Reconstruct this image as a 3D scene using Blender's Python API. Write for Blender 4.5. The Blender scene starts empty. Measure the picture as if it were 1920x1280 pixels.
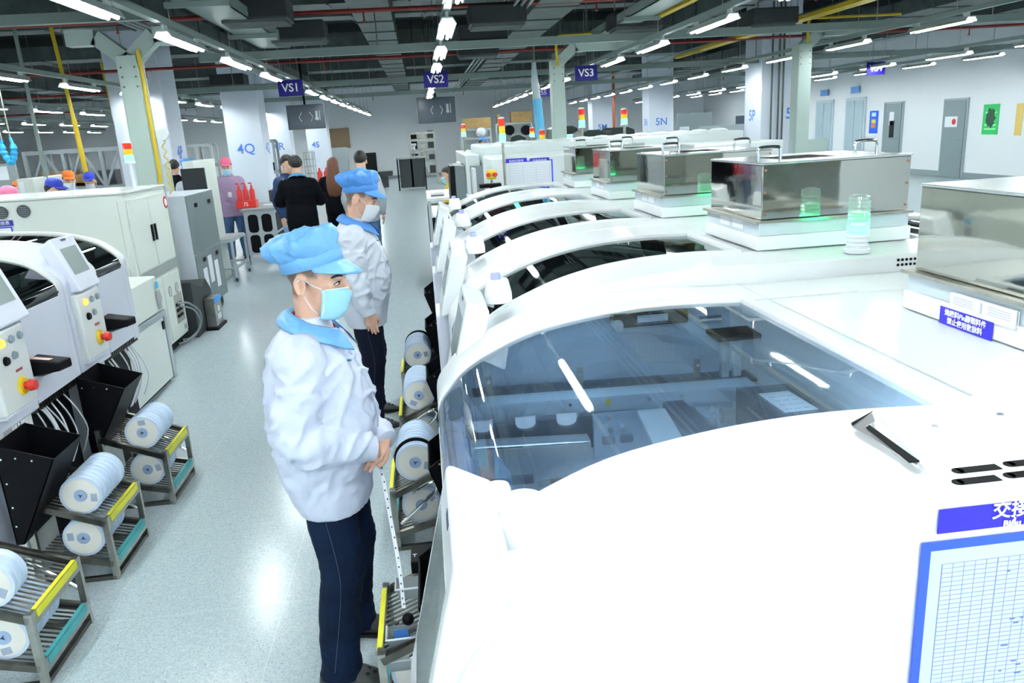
import bpy, bmesh, math, random
from math import sin, cos, pi, radians, sqrt, atan2
from mathutils import Vector, Matrix, Euler, noise
random.seed(7)
SC = bpy.context.scene
COL = SC.collection

# ------------------------------------------------------------------ camera, world, exposure
FPX, PITCH, ROLL, YAW, CAMH = 1448.0, radians(15.36), radians(-3.5), radians(5.63), 2.02
FW = Vector((sin(YAW)*cos(PITCH), cos(YAW)*cos(PITCH), -sin(PITCH)))
_rt = Vector((cos(YAW), -sin(YAW), 0)); _up = _rt.cross(FW)
RT = _rt*cos(ROLL) + _up*sin(ROLL); UP = -_rt*sin(ROLL) + _up*cos(ROLL)
cam_data = bpy.data.cameras.new('camera')
cam = bpy.data.objects.new('camera', cam_data); COL.objects.link(cam)
cam_data.sensor_width = 36.0; cam_data.lens = 36.0*FPX/1920.0
cam_data.clip_start = 0.05; cam_data.clip_end = 200
m3 = Matrix((RT, UP, -FW)).transposed()
cam.matrix_world = Matrix.Translation((0, 0, CAMH)) @ m3.to_4x4()
cam_data.dof.use_dof = False
SC.camera = cam
w = bpy.data.worlds.new('world'); SC.world = w; w.use_nodes = True
w.node_tree.nodes['Background'].inputs[0].default_value = (0.75, 0.88, 1.0, 1)
w.node_tree.nodes['Background'].inputs[1].default_value = 0.25
SC.view_settings.view_transform = 'Standard'; SC.view_settings.look = 'None'
SC.view_settings.gamma = 1.0; SC.view_settings.use_curve_mapping = False
SC.view_settings.exposure = 0.88
LAMP_POWER = 26.0      # glow of the visible tubes
AREA_W = 4.5           # watts of the light each lamp sheds

def ray(px, py): return FW + RT*((px-960)/FPX) - UP*((py-640)/FPX)
def onz(px, py, z=0.0):
    r = ray(px, py); return r*((z-CAMH)/r.z) + Vector((0, 0, CAMH))
def ony(px, py, y):
    r = ray(px, py); return r*(y/r.y) + Vector((0, 0, CAMH))
def onx(px, py, x):
    r = ray(px, py); return r*(x/r.x) + Vector((0, 0, CAMH))

# ------------------------------------------------------------------ materials
MATS = {}
def mat(name, col, rough=0.5, metal=0.0, emit=None, est=0.0, spec=0.5, bump=0.0, bscale=60.0, coat=0.0, var=0.0, vscale=8.0, aniso=None):
    if name in MATS: return MATS[name]
    m = bpy.data.materials.new(name); m.use_nodes = True
    nt = m.node_tree; b = nt.nodes['Principled BSDF']
    c = (col[0], col[1], col[2], 1)
    b.inputs['Base Color'].default_value = c
    b.inputs['Roughness'].default_value = rough; b.inputs['Metallic'].default_value = metal
    b.inputs['Specular IOR Level'].default_value = spec
    if coat: b.inputs['Coat Weight'].default_value = coat; b.inputs['Coat Roughness'].default_value = 0.08
    if emit: b.inputs['Emission Color'].default_value = (*emit, 1); b.inputs['Emission Strength'].default_value = est
    tc = nt.nodes.new('ShaderNodeTexCoord')
    if var > 0:
        n = nt.nodes.new('ShaderNodeTexNoise'); n.inputs['Scale'].default_value = vscale; n.inputs['Detail'].default_value = 5
        nt.links.new(tc.outputs['Object'], n.inputs['Vector'])
        mr = nt.nodes.new('ShaderNodeMapRange'); mr.inputs[1].default_value = .3; mr.inputs[2].default_value = .7
        mr.inputs[3].default_value = 1-var; mr.inputs[4].default_value = 1+var
        nt.links.new(n.outputs['Fac'], mr.inputs[0])
        mx = nt.nodes.new('ShaderNodeVectorMath'); mx.operation = 'SCALE'; mx.inputs[0].default_value = col
        nt.links.new(mr.outputs[0], mx.inputs['Scale']); nt.links.new(mx.outputs[0], b.inputs['Base Color'])
    if bump > 0:
        n2 = nt.nodes.new('ShaderNodeTexNoise'); n2.inputs['Scale'].default_value = bscale; n2.inputs['Detail'].default_value = 4
        mp = nt.nodes.new('ShaderNodeMapping')
        if aniso: mp.inputs['Scale'].default_value = aniso
        nt.links.new(tc.outputs['Object'], mp.inputs[0]); nt.links.new(mp.outputs[0], n2.inputs['Vector'])
        bp = nt.nodes.new('ShaderNodeBump'); bp.inputs['Strength'].default_value = bump; bp.inputs['Distance'].default_value = 0.01
        nt.links.new(n2.outputs['Fac'], bp.inputs['Height']); nt.links.new(bp.outputs[0], b.inputs['Normal'])
    MATS[name] = m; return m

def glassmat(name, tint, refl=0.06, rough=0.02, fres=1.45):
    m = bpy.data.materials.new(name); m.use_nodes = True; nt = m.node_tree; nt.nodes.clear()
    out = nt.nodes.new('ShaderNodeOutputMaterial'); t = nt.nodes.new('ShaderNodeBsdfTransparent'); t.inputs[0].default_value = (*tint, 1)
    g = nt.nodes.new('ShaderNodeBsdfGlossy'); g.inputs['Roughness'].default_value = rough; g.inputs['Color'].default_value = (.95, .98, 1, 1)
    f = nt.nodes.new('ShaderNodeFresnel'); f.inputs[0].default_value = fres
    a = nt.nodes.new('ShaderNodeMath'); a.operation = 'ADD'; a.inputs[1].default_value = refl
    mx = nt.nodes.new('ShaderNodeMixShader')
    nt.links.new(f.outputs[0], a.inputs[0]); nt.links.new(a.outputs[0], mx.inputs[0])
    nt.links.new(t.outputs[0], mx.inputs[1]); nt.links.new(g.outputs[0], mx.inputs[2]); nt.links.new(mx.outputs[0], out.inputs[0])
    MATS[name] = m; return m

WHITE = mat('machine_white', (.86, .90, .93), .28, coat=.3)
LILAC = mat('machine_lilac_white', (.66, .69, .80), .4)
PANEL = mat('machine_pale_panel', (.72, .76, .76), .4)
CREAM = mat('cabinet_cream', (.66, .71, .67), .42)
CREAMT = mat('cabinet_top', (.74, .78, .76), .2)
GREYCAB = mat('cabinet_grey', (.17, .215, .225), .45)
DGREY = mat('dark_grey_plastic', (.035, .043, .048), .5, spec=.3)
BLACK = mat('black_powder', (.0035, .004, .006), .5, spec=.14)
BLACKM = mat('black_matt', (.005, .006, .007), .7, spec=.2)
STEEL = mat('brushed_steel', (.42, .42, .38), .28, 1.0, var=.2, vscale=14)
DSTEEL = mat('dark_steel', (.16, .155, .135), .3, 1.0, var=.3, vscale=12)
CHROME = mat('chrome', (.8, .82, .83), .1, 1.0)
MIRROR = mat('mirror_steel', (.50, .51, .47), .045, 1.0, bump=.10, bscale=2.6)
ALU = mat('aluminium', (.62, .65, .68), .35, 1.0)
ALUB = mat('aluminium_blue_grey', (.55, .67, .80), .45, .1, bump=.15, bscale=30, aniso=(1, 1, 12))
WALL = mat('wall_paint', (.78, .83, .87), .6)
COLM = mat('column_paint', (.68, .74, .84), .6)
SKIRT = mat('skirting_grey', (.25, .32, .34), .5)
DUCT = mat('duct_zinc', (.085, .11, .108), .5, .3, var=.25, vscale=3)
TRAYM = mat('tray_grey_green', (.20, .265, .25), .45)
POSTM = mat('post_green_grey', (.42, .52, .49), .38)
CEIL = mat('ceiling_dark', (.012, .016, .018), .9)
REDP = mat('red_pipe', (.22, .02, .012), .5)
YEL = mat('yellow_paint', (.60, .42, .01), .45)
YELT = mat('yellow_tape', (.82, .80, .02), .4, bump=.2, bscale=200)
TEAL = mat('teal_strip', (.05, .42, .46), .4)
RED = mat('red_plastic', (.72, .03, .02), .35)
YELB = mat('yellow_button', (.85, .62, .02), .4)
ORANGE = mat('orange_lamp', (.95, .38, .04), .4, emit=(1, .4, .05), est=1.2)
PAPER = mat('paper', (.80, .84, .90), .6)
CARD = mat('cardboard', (.50, .33, .13), .8, var=.12)
BLUEL = mat('blue_label', (.03, .02, .62), .5)
BLUEF = mat('blue_frame', (.03, .10, .85), .4)
TXW = mat('text_white', (.95, .95, .97), .5)
TXB = mat('text_dark', (.02, .03, .08), .5)
TXBL = mat('text_blue', (.08, .22, .72), .5)
REEL = mat('reel_pale_blue', (.60, .72, .88), .32, var=.05)
REELW = mat('reel_label_cream', (.80, .80, .76), .5)
REELH = mat('reel_hub', (.33, .45, .66), .35)
SCREEN = mat('screen_grey', (.30, .36, .36), .15)
SCREEND = mat('screen_dark', (.02, .025, .03), .12)
SCRBLUE = mat('screen_blue', (.1, .3, .5), .3, emit=(.25, .6, .9), est=.8)
RUBBER = mat('rubber', (.012, .012, .014), .6)
LAMP = mat('lamp_tube', (.9, .95, .95), .4, emit=(.95, 1.0, .99), est=LAMP_POWER)
LAMP.cycles.emission_sampling = 'NONE'
LAMPH = mat('lamp_housing', (.55, .62, .60), .4)
GLOWG = mat('green_light', (.05, .8, .35), .3, emit=(.05, 1.0, .35), est=5.0)
OFFG = mat('green_light_off', (.02, .45, .3), .3)
TOWR = mat('red_lens', (.75, .03, .01), .25, emit=(1, .03, .01), est=.15)
TOWY = mat('amber_lens', (.85, .50, .02), .25, emit=(1, .5, .02), est=.15)
GLASS = glassmat('hood_glass', (.80, .89, .96), .05)
GLASSD = glassmat('hood_glass_smoky', (.24, .30, .32), .10)
CLEAR = glassmat('clear_plastic', (.86, .90, .92), .10, .06)
def milky(m, fac):
    nt = m.node_tree; out = [n for n in nt.nodes if n.type == 'OUTPUT_MATERIAL'][0]; mx0 = out.inputs[0].links[0].from_node
    d = nt.nodes.new('ShaderNodeBsdfDiffuse'); d.inputs[0].default_value = (.85, .9, .92, 1); tl = nt.nodes.new('ShaderNodeBsdfTranslucent'); tl.inputs[0].default_value = (.85, .9, .92, 1)
    a = nt.nodes.new('ShaderNodeMixShader'); nt.links.new(d.outputs[0], a.inputs[1]); nt.links.new(tl.outputs[0], a.inputs[2])
    b = nt.nodes.new('ShaderNodeMixShader'); b.inputs[0].default_value = fac; nt.links.new(mx0.outputs[0], b.inputs[1]); nt.links.new(a.outputs[0], b.inputs[2]); nt.links.new(b.outputs[0], out.inputs[0])
milky(CLEAR, .35); milky(GLASS, .028)
WINGL = glassmat('pale_window_glass', (.60, .75, .85), .05)
WHITEE = mat('matt_white_plastic', (.80, .84, .90), .5)

def floor_material():
    m = bpy.data.materials.new('terrazzo_floor'); m.use_nodes = True; nt = m.node_tree; b = nt.nodes['Principled BSDF']
    L = nt.links.new
    tc = nt.nodes.new('ShaderNodeTexCoord')
    v = nt.nodes.new('ShaderNodeTexVoronoi'); v.inputs['Scale'].default_value = 130; L(tc.outputs['Object'], v.inputs['Vector'])
    n = nt.nodes.new('ShaderNodeTexNoise'); n.inputs['Scale'].default_value = 120; n.inputs['Detail'].default_value = 2; L(tc.outputs['Object'], n.inputs['Vector'])
    r = nt.nodes.new('ShaderNodeValToRGB'); r.color_ramp.elements[0].position = .30; r.color_ramp.elements[0].color = (.20, .26, .32, 1)
    r.color_ramp.elements[1].position = .38; r.color_ramp.elements[1].color = (.42, .51, .555, 1)
    e = r.color_ramp.elements.new(.66); e.color = (.45, .53, .57, 1)
    L(n.outputs['Fac'], r.inputs[0])
    r2 = nt.nodes.new('ShaderNodeValToRGB'); r2.color_ramp.elements[0].position = 0.0; r2.color_ramp.elements[0].color = (.84, .86, .90, 1)
    r2.color_ramp.elements[1].position = 1.0; r2.color_ramp.elements[1].color = (1.1, 1.08, 1.04, 1)
    sp = nt.nodes.new('ShaderNodeSeparateColor'); L(v.outputs['Color'], sp.inputs[0]); L(sp.outputs[0], r2.inputs[0])
    mx = nt.nodes.new('ShaderNodeMix'); mx.data_type = 'RGBA'; mx.blend_type = 'MULTIPLY'; mx.inputs[0].default_value = 1
    L(r.outputs[0], mx.inputs[6]); L(r2.outputs[0], mx.inputs[7])
    # tile joints every 0.8 m
    sx = nt.nodes.new('ShaderNodeSeparateXYZ'); L(tc.outputs['Object'], sx.inputs[0])
    js = []
    for k in (0, 1):
        d = nt.nodes.new('ShaderNodeMath'); d.operation = 'PINGPONG'; d.inputs[1].default_value = .4
        L(sx.outputs[k], d.inputs[0])
        c = nt.nodes.new('ShaderNodeMath'); c.operation = 'LESS_THAN'; c.inputs[1].default_value = .0022; L(d.outputs[0], c.inputs[0]); js.append(c)
    mm = nt.nodes.new('ShaderNodeMath'); mm.operation = 'MAXIMUM'; L(js[0].outputs[0], mm.inputs[0]); L(js[1].outputs[0], mm.inputs[1])
    ml = nt.nodes.new('ShaderNodeMath'); ml.operation = 'MULTIPLY'; ml.inputs[1].default_value = .45; L(mm.outputs[0], ml.inputs[0])
    m2 = nt.nodes.new('ShaderNodeMix'); m2.data_type = 'RGBA'; L(ml.outputs[0], m2.inputs[0]); L(mx.outputs[2], m2.inputs[6]); m2.inputs[7].default_value = (.62, .68, .70, 1)
    L(m2.outputs[2], b.inputs['Base Color'])
    b.inputs['Roughness'].default_value = .17; b.inputs['Specular IOR Level'].default_value = .45
    n3 = nt.nodes.new('ShaderNodeTexNoise'); n3.inputs['Scale'].default_value = 3; n3.inputs['Detail'].default_value = 6; L(tc.outputs['Object'], n3.inputs['Vector'])
    mr = nt.nodes.new('ShaderNodeMapRange'); mr.inputs[3].default_value = .20; mr.inputs[4].default_value = .20; L(n3.outputs['Fac'], mr.inputs[0]); L(mr.outputs[0], b.inputs['Roughness'])
    bp = nt.nodes.new('ShaderNodeBump'); bp.inputs['Strength'].default_value = .012; bp.inputs['Distance'].default_value = .01
    return m
FLOORM = floor_material()

# ------------------------------------------------------------------ object helpers
ORI = {}
def thing(name, label, cat, loc=(0, 0, 0), rz=0.0, group=None, kind=None):
    o = bpy.data.objects.new(name, None); COL.objects.link(o); o.empty_display_size = .1
    o.location = loc; o.rotation_euler = (0, 0, rz)
    o['label'] = label; o['category'] = cat
    if group: o['group'] = group
    if kind: o['kind'] = kind
    ORI[o.name] = Vector(loc); return o
def tag(o, label=None, cat=None, group=None, kind=None):
    if label: o['label'] = label
    if cat: o['category'] = cat
    if group: o['group'] = group
    if kind: o['kind'] = kind
    return o
def obj(name, bm, m, parent=None, w=True, smooth=None, bev=0.0, seg=2, label=None, at=None):
    """link a bmesh as one object; w: coordinates are world ones, moved to the parent's base; at: own origin for a top-level mesh"""
    me = bpy.data.meshes.new(name)
    if isinstance(bm, bpy.types.Mesh): me = bm
    else:
        org = None
        if parent is not None: org = ORI.get(parent.name) if w else None
        elif at is not None: org = Vector(at)
        bmesh.ops.recalc_face_normals(bm, faces=bm.faces)
        if org is not None: bmesh.ops.translate(bm, verts=bm.verts, vec=-org)
        bm.to_mesh(me); bm.free()
    me.name = name
    if m is not None:
        me.materials.clear()
        for x in (m if isinstance(m, (list, tuple)) else [m]): me.materials.append(x)
    o = bpy.data.objects.new(name, me); COL.objects.link(o)
    if parent is not None:
        o.parent = parent; ORI[o.name] = ORI.get(parent.name, Vector())
    elif at is not None:
        o.location = at; ORI[o.name] = Vector(at)
    else: ORI[o.name] = Vector()
    if smooth:
        me.polygons.foreach_set('use_smooth', [True]*len(me.polygons))
        if smooth != 'all':
            me.set_sharp_from_angle(angle=radians(smooth if smooth is not True else 35))
    if bev > 0:
        md = o.modifiers.new('bevel', 'BEVEL'); md.width = bev; md.segments = seg; md.limit_method = 'ANGLE'; md.angle_limit = radians(40)
        md.harden_normals = False
    if label: o['label'] = label
    return o
def struct(name, bm, m, **k):
    o = obj(name, bm, m, **k); o['kind'] = 'structure'; return o
def copy_tree(o, parent=None, **props):
    c = o.copy(); COL.objects.link(c)
    if parent is not None: c.parent = parent
    for k, v in props.items():
        if k == 'loc': c.location = v
        elif k == 'rz': c.rotation_euler = (c.rotation_euler[0], c.rotation_euler[1], v)
        else: c[k] = v
    ORI[c.name] = Vector(c.location) if parent is None else ORI.get(parent.name, Vector())
    for ch in list(o.children): copy_tree(ch, c)
    return c
def B(): return bmesh.new()
def box(bm, x0, x1, y0, y1, z0, z1, M=None):
    x0, x1 = min(x0, x1), max(x0, x1); y0, y1 = min(y0, y1), max(y0, y1); z0, z1 = min(z0, z1), max(z0, z1)
    co = [(x0, y0, z0), (x1, y0, z0), (x1, y1, z0), (x0, y1, z0), (x0, y0, z1), (x1, y0, z1), (x1, y1, z1), (x0, y1, z1)]
    v = [bm.verts.new((M @ Vector(c)) if M else c) for c in co]
    for f in ((0, 3, 2, 1), (4, 5, 6, 7), (0, 1, 5, 4), (1, 2, 6, 5), (2, 3, 7, 6), (3, 0, 4, 7)): bm.faces.new([v[i] for i in f])
    return v
def hexa(bm, bottom, top):
    v = [bm.verts.new(c) for c in list(bottom)+list(top)]
    for f in ((0, 3, 2, 1), (4, 5, 6, 7), (0, 1, 5, 4), (1, 2, 6, 5), (2, 3, 7, 6), (3, 0, 4, 7)): bm.faces.new([v[i] for i in f])
def frame_of(d):
    d = d.normalized(); a = Vector((0, 0, 1)) if abs(d.z) < .9 else Vector((1, 0, 0))
    u = d.cross(a).normalized(); return u, d.cross(u).normalized()
def cyl(bm, p0, p1, r0, r1=None, seg=16, cap=True):
    p0, p1 = Vector(p0), Vector(p1); r1 = r0 if r1 is None else r1
    u, v = frame_of(p1-p0)
    a = [bm.verts.new(p0+(u*cos(t)+v*sin(t))*r0) for t in [2*pi*i/seg for i in range(seg)]]
    b = [bm.verts.new(p1+(u*cos(t)+v*sin(t))*r1) for t in [2*pi*i/seg for i in range(seg)]]
    for i in range(seg): bm.faces.new((a[i], a[(i+1) % seg], b[(i+1) % seg], b[i]))
    if cap: bm.faces.new(a[::-1]); bm.faces.new(b)
def bar(bm, p0, p1, w_, h_=None):
    """square-section bar"""
    p0, p1 = Vector(p0), Vector(p1); h_ = w_ if h_ is None else h_
    d = (p1-p0).normalized(); a = Vector((0, 0, 1)) if abs(d.z) < .95 else Vector((0, 1, 0))
    u = d.cross(a).normalized()*w_/2; v = d.cross(u).normalized()*h_/2
    q = lambda p: [p-u-v, p+u-v, p+u+v, p-u+v]
    hexa(bm, q(p0), q(p1))
def tube(bm, pts, r, seg=8, closed=False):
    pts = [Vector(p) for p in pts]; rings = []; n = len(pts)
    pu = None
    for i, p in enumerate(pts):
        d = (pts[min(i+1, n-1)]-pts[max(i-1, 0)])
        if d.length < 1e-9: d = Vector((0, 0, 1))
        d.normalize()
        if pu is None: u, v = frame_of(d)
        else:
            u = (pu - d*pu.dot(d)).normalized(); v = d.cross(u)
        pu = u; rr = r[i] if isinstance(r, (list, tuple)) else r
        rings.append([bm.verts.new(p+(u*cos(2*pi*k/seg)+v*sin(2*pi*k/seg))*rr) for k in range(seg)])
    for a, b in zip(rings, rings[1:]):
        for k in range(seg): bm.faces.new((a[k], a[(k+1) % seg], b[(k+1) % seg], b[k]))
    bm.faces.new(rings[0][::-1]); bm.faces.new(rings[-1])
def smooth_path(pts, n=6):
    pts = [Vector(p) for p in pts]; out = []
    P = [pts[0]]+pts+[pts[-1]]
    for i in range(1, len(P)-2):
        for k in range(n):
            t = k/n; a, b, c, d = P[i-1], P[i], P[i+1], P[i+2]
            out.append(.5*((2*b)+(-a+c)*t+(2*a-5*b+4*c-d)*t*t+(-a+3*b-3*c+d)*t**3))
    out.append(pts[-1]); return out
def prism(bm, poly, axis, a0, a1):
    """polygon given in the two other axes (order x,y,z without axis) extruded along axis"""
    def P(q, a):
        return {'x': (a, q[0], q[1]), 'y': (q[0], a, q[1]), 'z': (q[0], q[1], a)}[axis]
    A = [bm.verts.new(P(q, a0)) for q in poly]; Bv = [bm.verts.new(P(q, a1)) for q in poly]; n = len(poly)
    bm.faces.new(A); bm.faces.new(Bv[::-1])
    for i in range(n): bm.faces.new((A[i], Bv[i], Bv[(i+1) % n], A[(i+1) % n]))
def rings_mesh(bm, rings, cap0=True, cap1=True, closed=True):
    R = [[bm.verts.new(p) for p in r] for r in rings]; n = len(R[0])
    for a, b in zip(R, R[1:]):
        for k in range(n if closed else n-1): bm.faces.new((a[k], a[(k+1) % n], b[(k+1) % n], b[k]))
    if cap0: bm.faces.new(R[0][::-1])
    if cap1: bm.faces.new(R[-1])
def ellring(c, u, v, n=20, e=1.0, mod=None):
    out = []
    for k in range(n):
        t = 2*pi*k/n; ct, st = cos(t), sin(t)
        a = math.copysign(abs(ct)**e, ct); b_ = math.copysign(abs(st)**e, st); s = mod(t) if mod else 1
        out.append(Vector(c)+Vector(u)*a*s+Vector(v)*b_*s)
    return out
def lathe(bm, prof, c=(0, 0, 0), seg=24, axis='z'):
    rings = []
    for r, h in prof:
        ring = []
        for k in range(seg):
            t = 2*pi*k/seg; a, b_ = max(r, 1e-4)*cos(t), max(r, 1e-4)*sin(t)
            q = {'z': (a, b_, h), 'y': (a, h, b_), 'x': (h, a, b_)}[axis]
            ring.append(Vector(q)+Vector(c))
        rings.append(ring)
    rings_mesh(bm, rings)
def ellipsoid(bm, c, r, seg=16, M=None):
    rings = []; nr = seg//2
    for i in range(nr+1):
        ph = pi*i/nr; s = max(sin(ph), 1e-3)
        ring = []
        for k in range(seg):
            t = 2*pi*k/seg; q = Vector((r[0]*s*cos(t), r[1]*s*sin(t), -r[2]*cos(ph)))
            if M: q = M @ q
            ring.append(q+Vector(c))
        rings.append(ring)
    rings_mesh(bm, rings)
def textmesh(txt, size, extrude=0.0005, align='CENTER', bold=0.0):
    cu = bpy.data.curves.new('txt', 'FONT'); cu.body = txt; cu.size = size; cu.extrude = extrude; cu.align_x = align; cu.align_y = 'CENTER'; cu.offset = bold
    cu.resolution_u = 3
    o = bpy.data.objects.new('txt', cu); COL.objects.link(o)
    dg = bpy.context.evaluated_depsgraph_get(); me = bpy.data.meshes.new_from_object(o.evaluated_get(dg))
    bpy.data.objects.remove(o); bpy.data.curves.remove(cu); return me
def text(name, txt, size, M, m, parent, bold=0.0, align='CENTER', label=None):
    """M: world matrix taking text plane (x right, y up, z out)"""
    me = textmesh(txt, size, align=align, bold=bold)
    T = Matrix.Translation(-ORI.get(parent.name, Vector())) if parent is not None else Matrix()
    me.transform(T @ M)
    return obj(name, me, m, parent, label=label)
def PM(c, xdir, ydir):
    x = Vector(xdir).normalized(); y = Vector(ydir).normalized(); z = x.cross(y)
    M = Matrix((x, y, z)).transposed().to_4x4(); M.translation = Vector(c); return M
def remesh(bm, voxel, smooth_it=4, fac=.5):
    me = bpy.data.meshes.new('tmp'); bmesh.ops.recalc_face_normals(bm, faces=bm.faces); bm.to_mesh(me); bm.free()
    o = bpy.data.objects.new('tmp', me); COL.objects.link(o)
    md = o.modifiers.new('r', 'REMESH'); md.mode = 'VOXEL'; md.voxel_size = voxel; md.use_smooth_shade = True
    if smooth_it:
        s = o.modifiers.new('s', 'SMOOTH'); s.factor = fac; s.iterations = smooth_it
    dg = bpy.context.evaluated_depsgraph_get(); out = bpy.data.meshes.new_from_object(o.evaluated_get(dg))
    bpy.data.objects.remove(o); bpy.data.meshes.remove(me)
    out.polygons.foreach_set('use_smooth', [True]*len(out.polygons))
    return out
def wrinkle(me, f):
    """move every vertex along its normal by f(co)"""
    ns = [v.normal.copy() for v in me.vertices]
    for v, n in zip(me.vertices, ns): v.co += n*f(v.co, n)
    me.update()
# ================================================================== THE ROOM
XL, XR, YB, YF, ZC = -27.0, 14.55, -7.0, 40.0, 4.7
bm = B(); box(bm, XL, XR, YB, YF, -.1, 0); struct('floor', bm, FLOORM)
bm = B(); box(bm, XL, XR, YB, YF, ZC, ZC+.1); struct('ceiling', bm, CEIL)
bm = B(); box(bm, XL, XR, YF, YF+.2, 0, ZC); struct('wall_far', bm, WALL)
bm = B(); box(bm, XL-.2, XL, YB, YF, 0, ZC); struct('wall_left', bm, WALL)
bm = B(); box(bm, XR, XR+.2, YB, YF, 0, ZC); struct('wall_right', bm, WALL)
bm = B(); box(bm, XL, XR, YB-.2, YB, 0, ZC); struct('wall_near', bm, WALL)
bm = B(); box(bm, XL, XR, YF-.015, YF, 0, .12); struct('baseboard_far', bm, SKIRT)
bm = B(); box(bm, XR-.02, XR, YB, YF, 0, .16); struct('baseboard_right', bm, SKIRT)

# concrete downstand beams and ribs of the slab, one structure each
k = 1
for y in (4, 12.3, 20.6, 29):
    bm = B(); box(bm, XL, XR, y-.3, y+.3, ZC-.42, ZC-.002); struct('ceiling_beam', bm, mat('beam_concrete', (.045, .055, .055), .9)); k += 1

def column(x, y, wd, dp, labels):
    bm = B(); box(bm, x-wd/2, x+wd/2, y, y+dp, 0, ZC)
    c = struct('column', bm, COLM, at=(x, y, 0), bev=.02)
    for (s, dx, z, side) in labels:
        if side == 'f': M = PM((x+dx, y-.004, z), (1, 0, 0), (0, 0, 1))
        elif side == 'l': M = PM((x-wd/2-.004, y+dp/2, z), (0, -1, 0), (0, 0, 1))
        else: M = PM((x+wd/2+.004, y+dp/2, z), (0, 1, 0), (0, 0, 1))
        o = text('painted_letters', s, .34, M, TXBL, c, bold=.004); o['kind'] = 'structure'
    return c
p = ony(208, 59, 15.5); q = ony(292, 200, 15.5); column((p.x+q.x)/2-.05, 15.5, .95, .95, [('4P', 0, 1.95, 'r')])
p = ony(433, 300, 21); column(p.x+.42, 21, .9, .9, [('4Q', 0, 1.92, 'f'), ('4Q', 0, 1.92, 'r')])
p = ony(541, 260, 27.5); column(p.x-.35, 27.5, .8, .8, [('4R', 0, 1.9, 'f')])
p = ony(597, 260, 35); column(p.x-.05, 35, .9, .9, [('4S', -.1, 1.85, 'f')])
p = ony(1463, 200, 17.4); c5 = column(p.x, 17.4, .92, .92, [('5P', .3, 1.98, 'f'), ('5P', 0, 1.98, 'l')])
p = ony(1240, 200, 27.5); column(p.x, 27.5, .88, .88, [('5N', 0, 1.95, 'f'), ('5N', 0, 1.95, 'l')])
p = ony(1129, 200, 35.5); column(p.x, 35.5, .92, .92, [('5M', 0, 1.85, 'f')])

# ------------------------------------------------------------------ right wall: doors, posters
def wall_door(n, y, wd, ht, m, sign=None, cat='door'):
    bm = B(); box(bm, XR-.05, XR-.001, y-wd/2-.05, y+wd/2+.05, 0.0, ht+.05)
    f = struct('door_%d' % n, bm, mat('door_frame_grey', (.36, .44, .48), .5), at=(XR, y, 0))
    bm = B(); box(bm, XR-.075, XR-.051, y-wd/2, y+wd/2, .01, ht); d = obj('door_leaf', bm, m, f); d['kind'] = 'structure'
    bm = B(); cyl(bm, (XR-.12, y-wd/2+.1, 1.02), (XR-.12, y-wd/2+.22, 1.02), .012); cyl(bm, (XR-.075, y-wd/2+.1, 1.02), (XR-.125, y-wd/2+.1, 1.02), .012)
    h = obj('door_handle', bm, CHROME, f); h['kind'] = 'structure'
    return f
DOORG = mat('door_grey', (.22, .29, .31), .5)
def wy(px, py): return onx(px, py, XR)
a, b_ = wy(1766, 300), wy(1806, 300); wd1 = abs(a.y-b_.y); yd1 = (a.y+b_.y)/2
d1 = wall_door(1, yd1, wd1, wy(1788, 188).z, DOORG)
s = wy(1788, 228)
bm = B(); box(bm, XR-.08, XR-.076, s.y-.26, s.y+.26, s.z-.14, s.z+.14); sg = obj('door_sign', bm, PAPER, d1); sg['kind'] = 'structure'
bm = B(); cyl(bm, (XR-.084, s.y-.12, s.z), (XR-.080, s.y-.12, s.z), .08, seg=20); sg = obj('no_entry_disc', bm, RED, d1); sg['kind'] = 'structure'
a, b_ = wy(1659, 250), wy(1691, 250); yd2 = (a.y+b_.y)/2
d2 = wall_door(2, yd2, abs(a.y-b_.y), wy(1675, 194).z, DOORG)
s = wy(1676, 222)
bm = B(); box(bm, XR-.08, XR-.076, s.y-.12, s.y+.12, s.z-.2, s.z+.2); sg = obj('door_sign', bm, PAPER, d2); sg['kind'] = 'structure'
s = wy(1676, 240); bm = B(); box(bm, XR-.08, XR-.076, s.y-.12, s.y+.12, s.z-.28, s.z+.22); sg = obj('vision_panel', bm, SCREEND, d2); sg['kind'] = 'structure'
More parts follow.
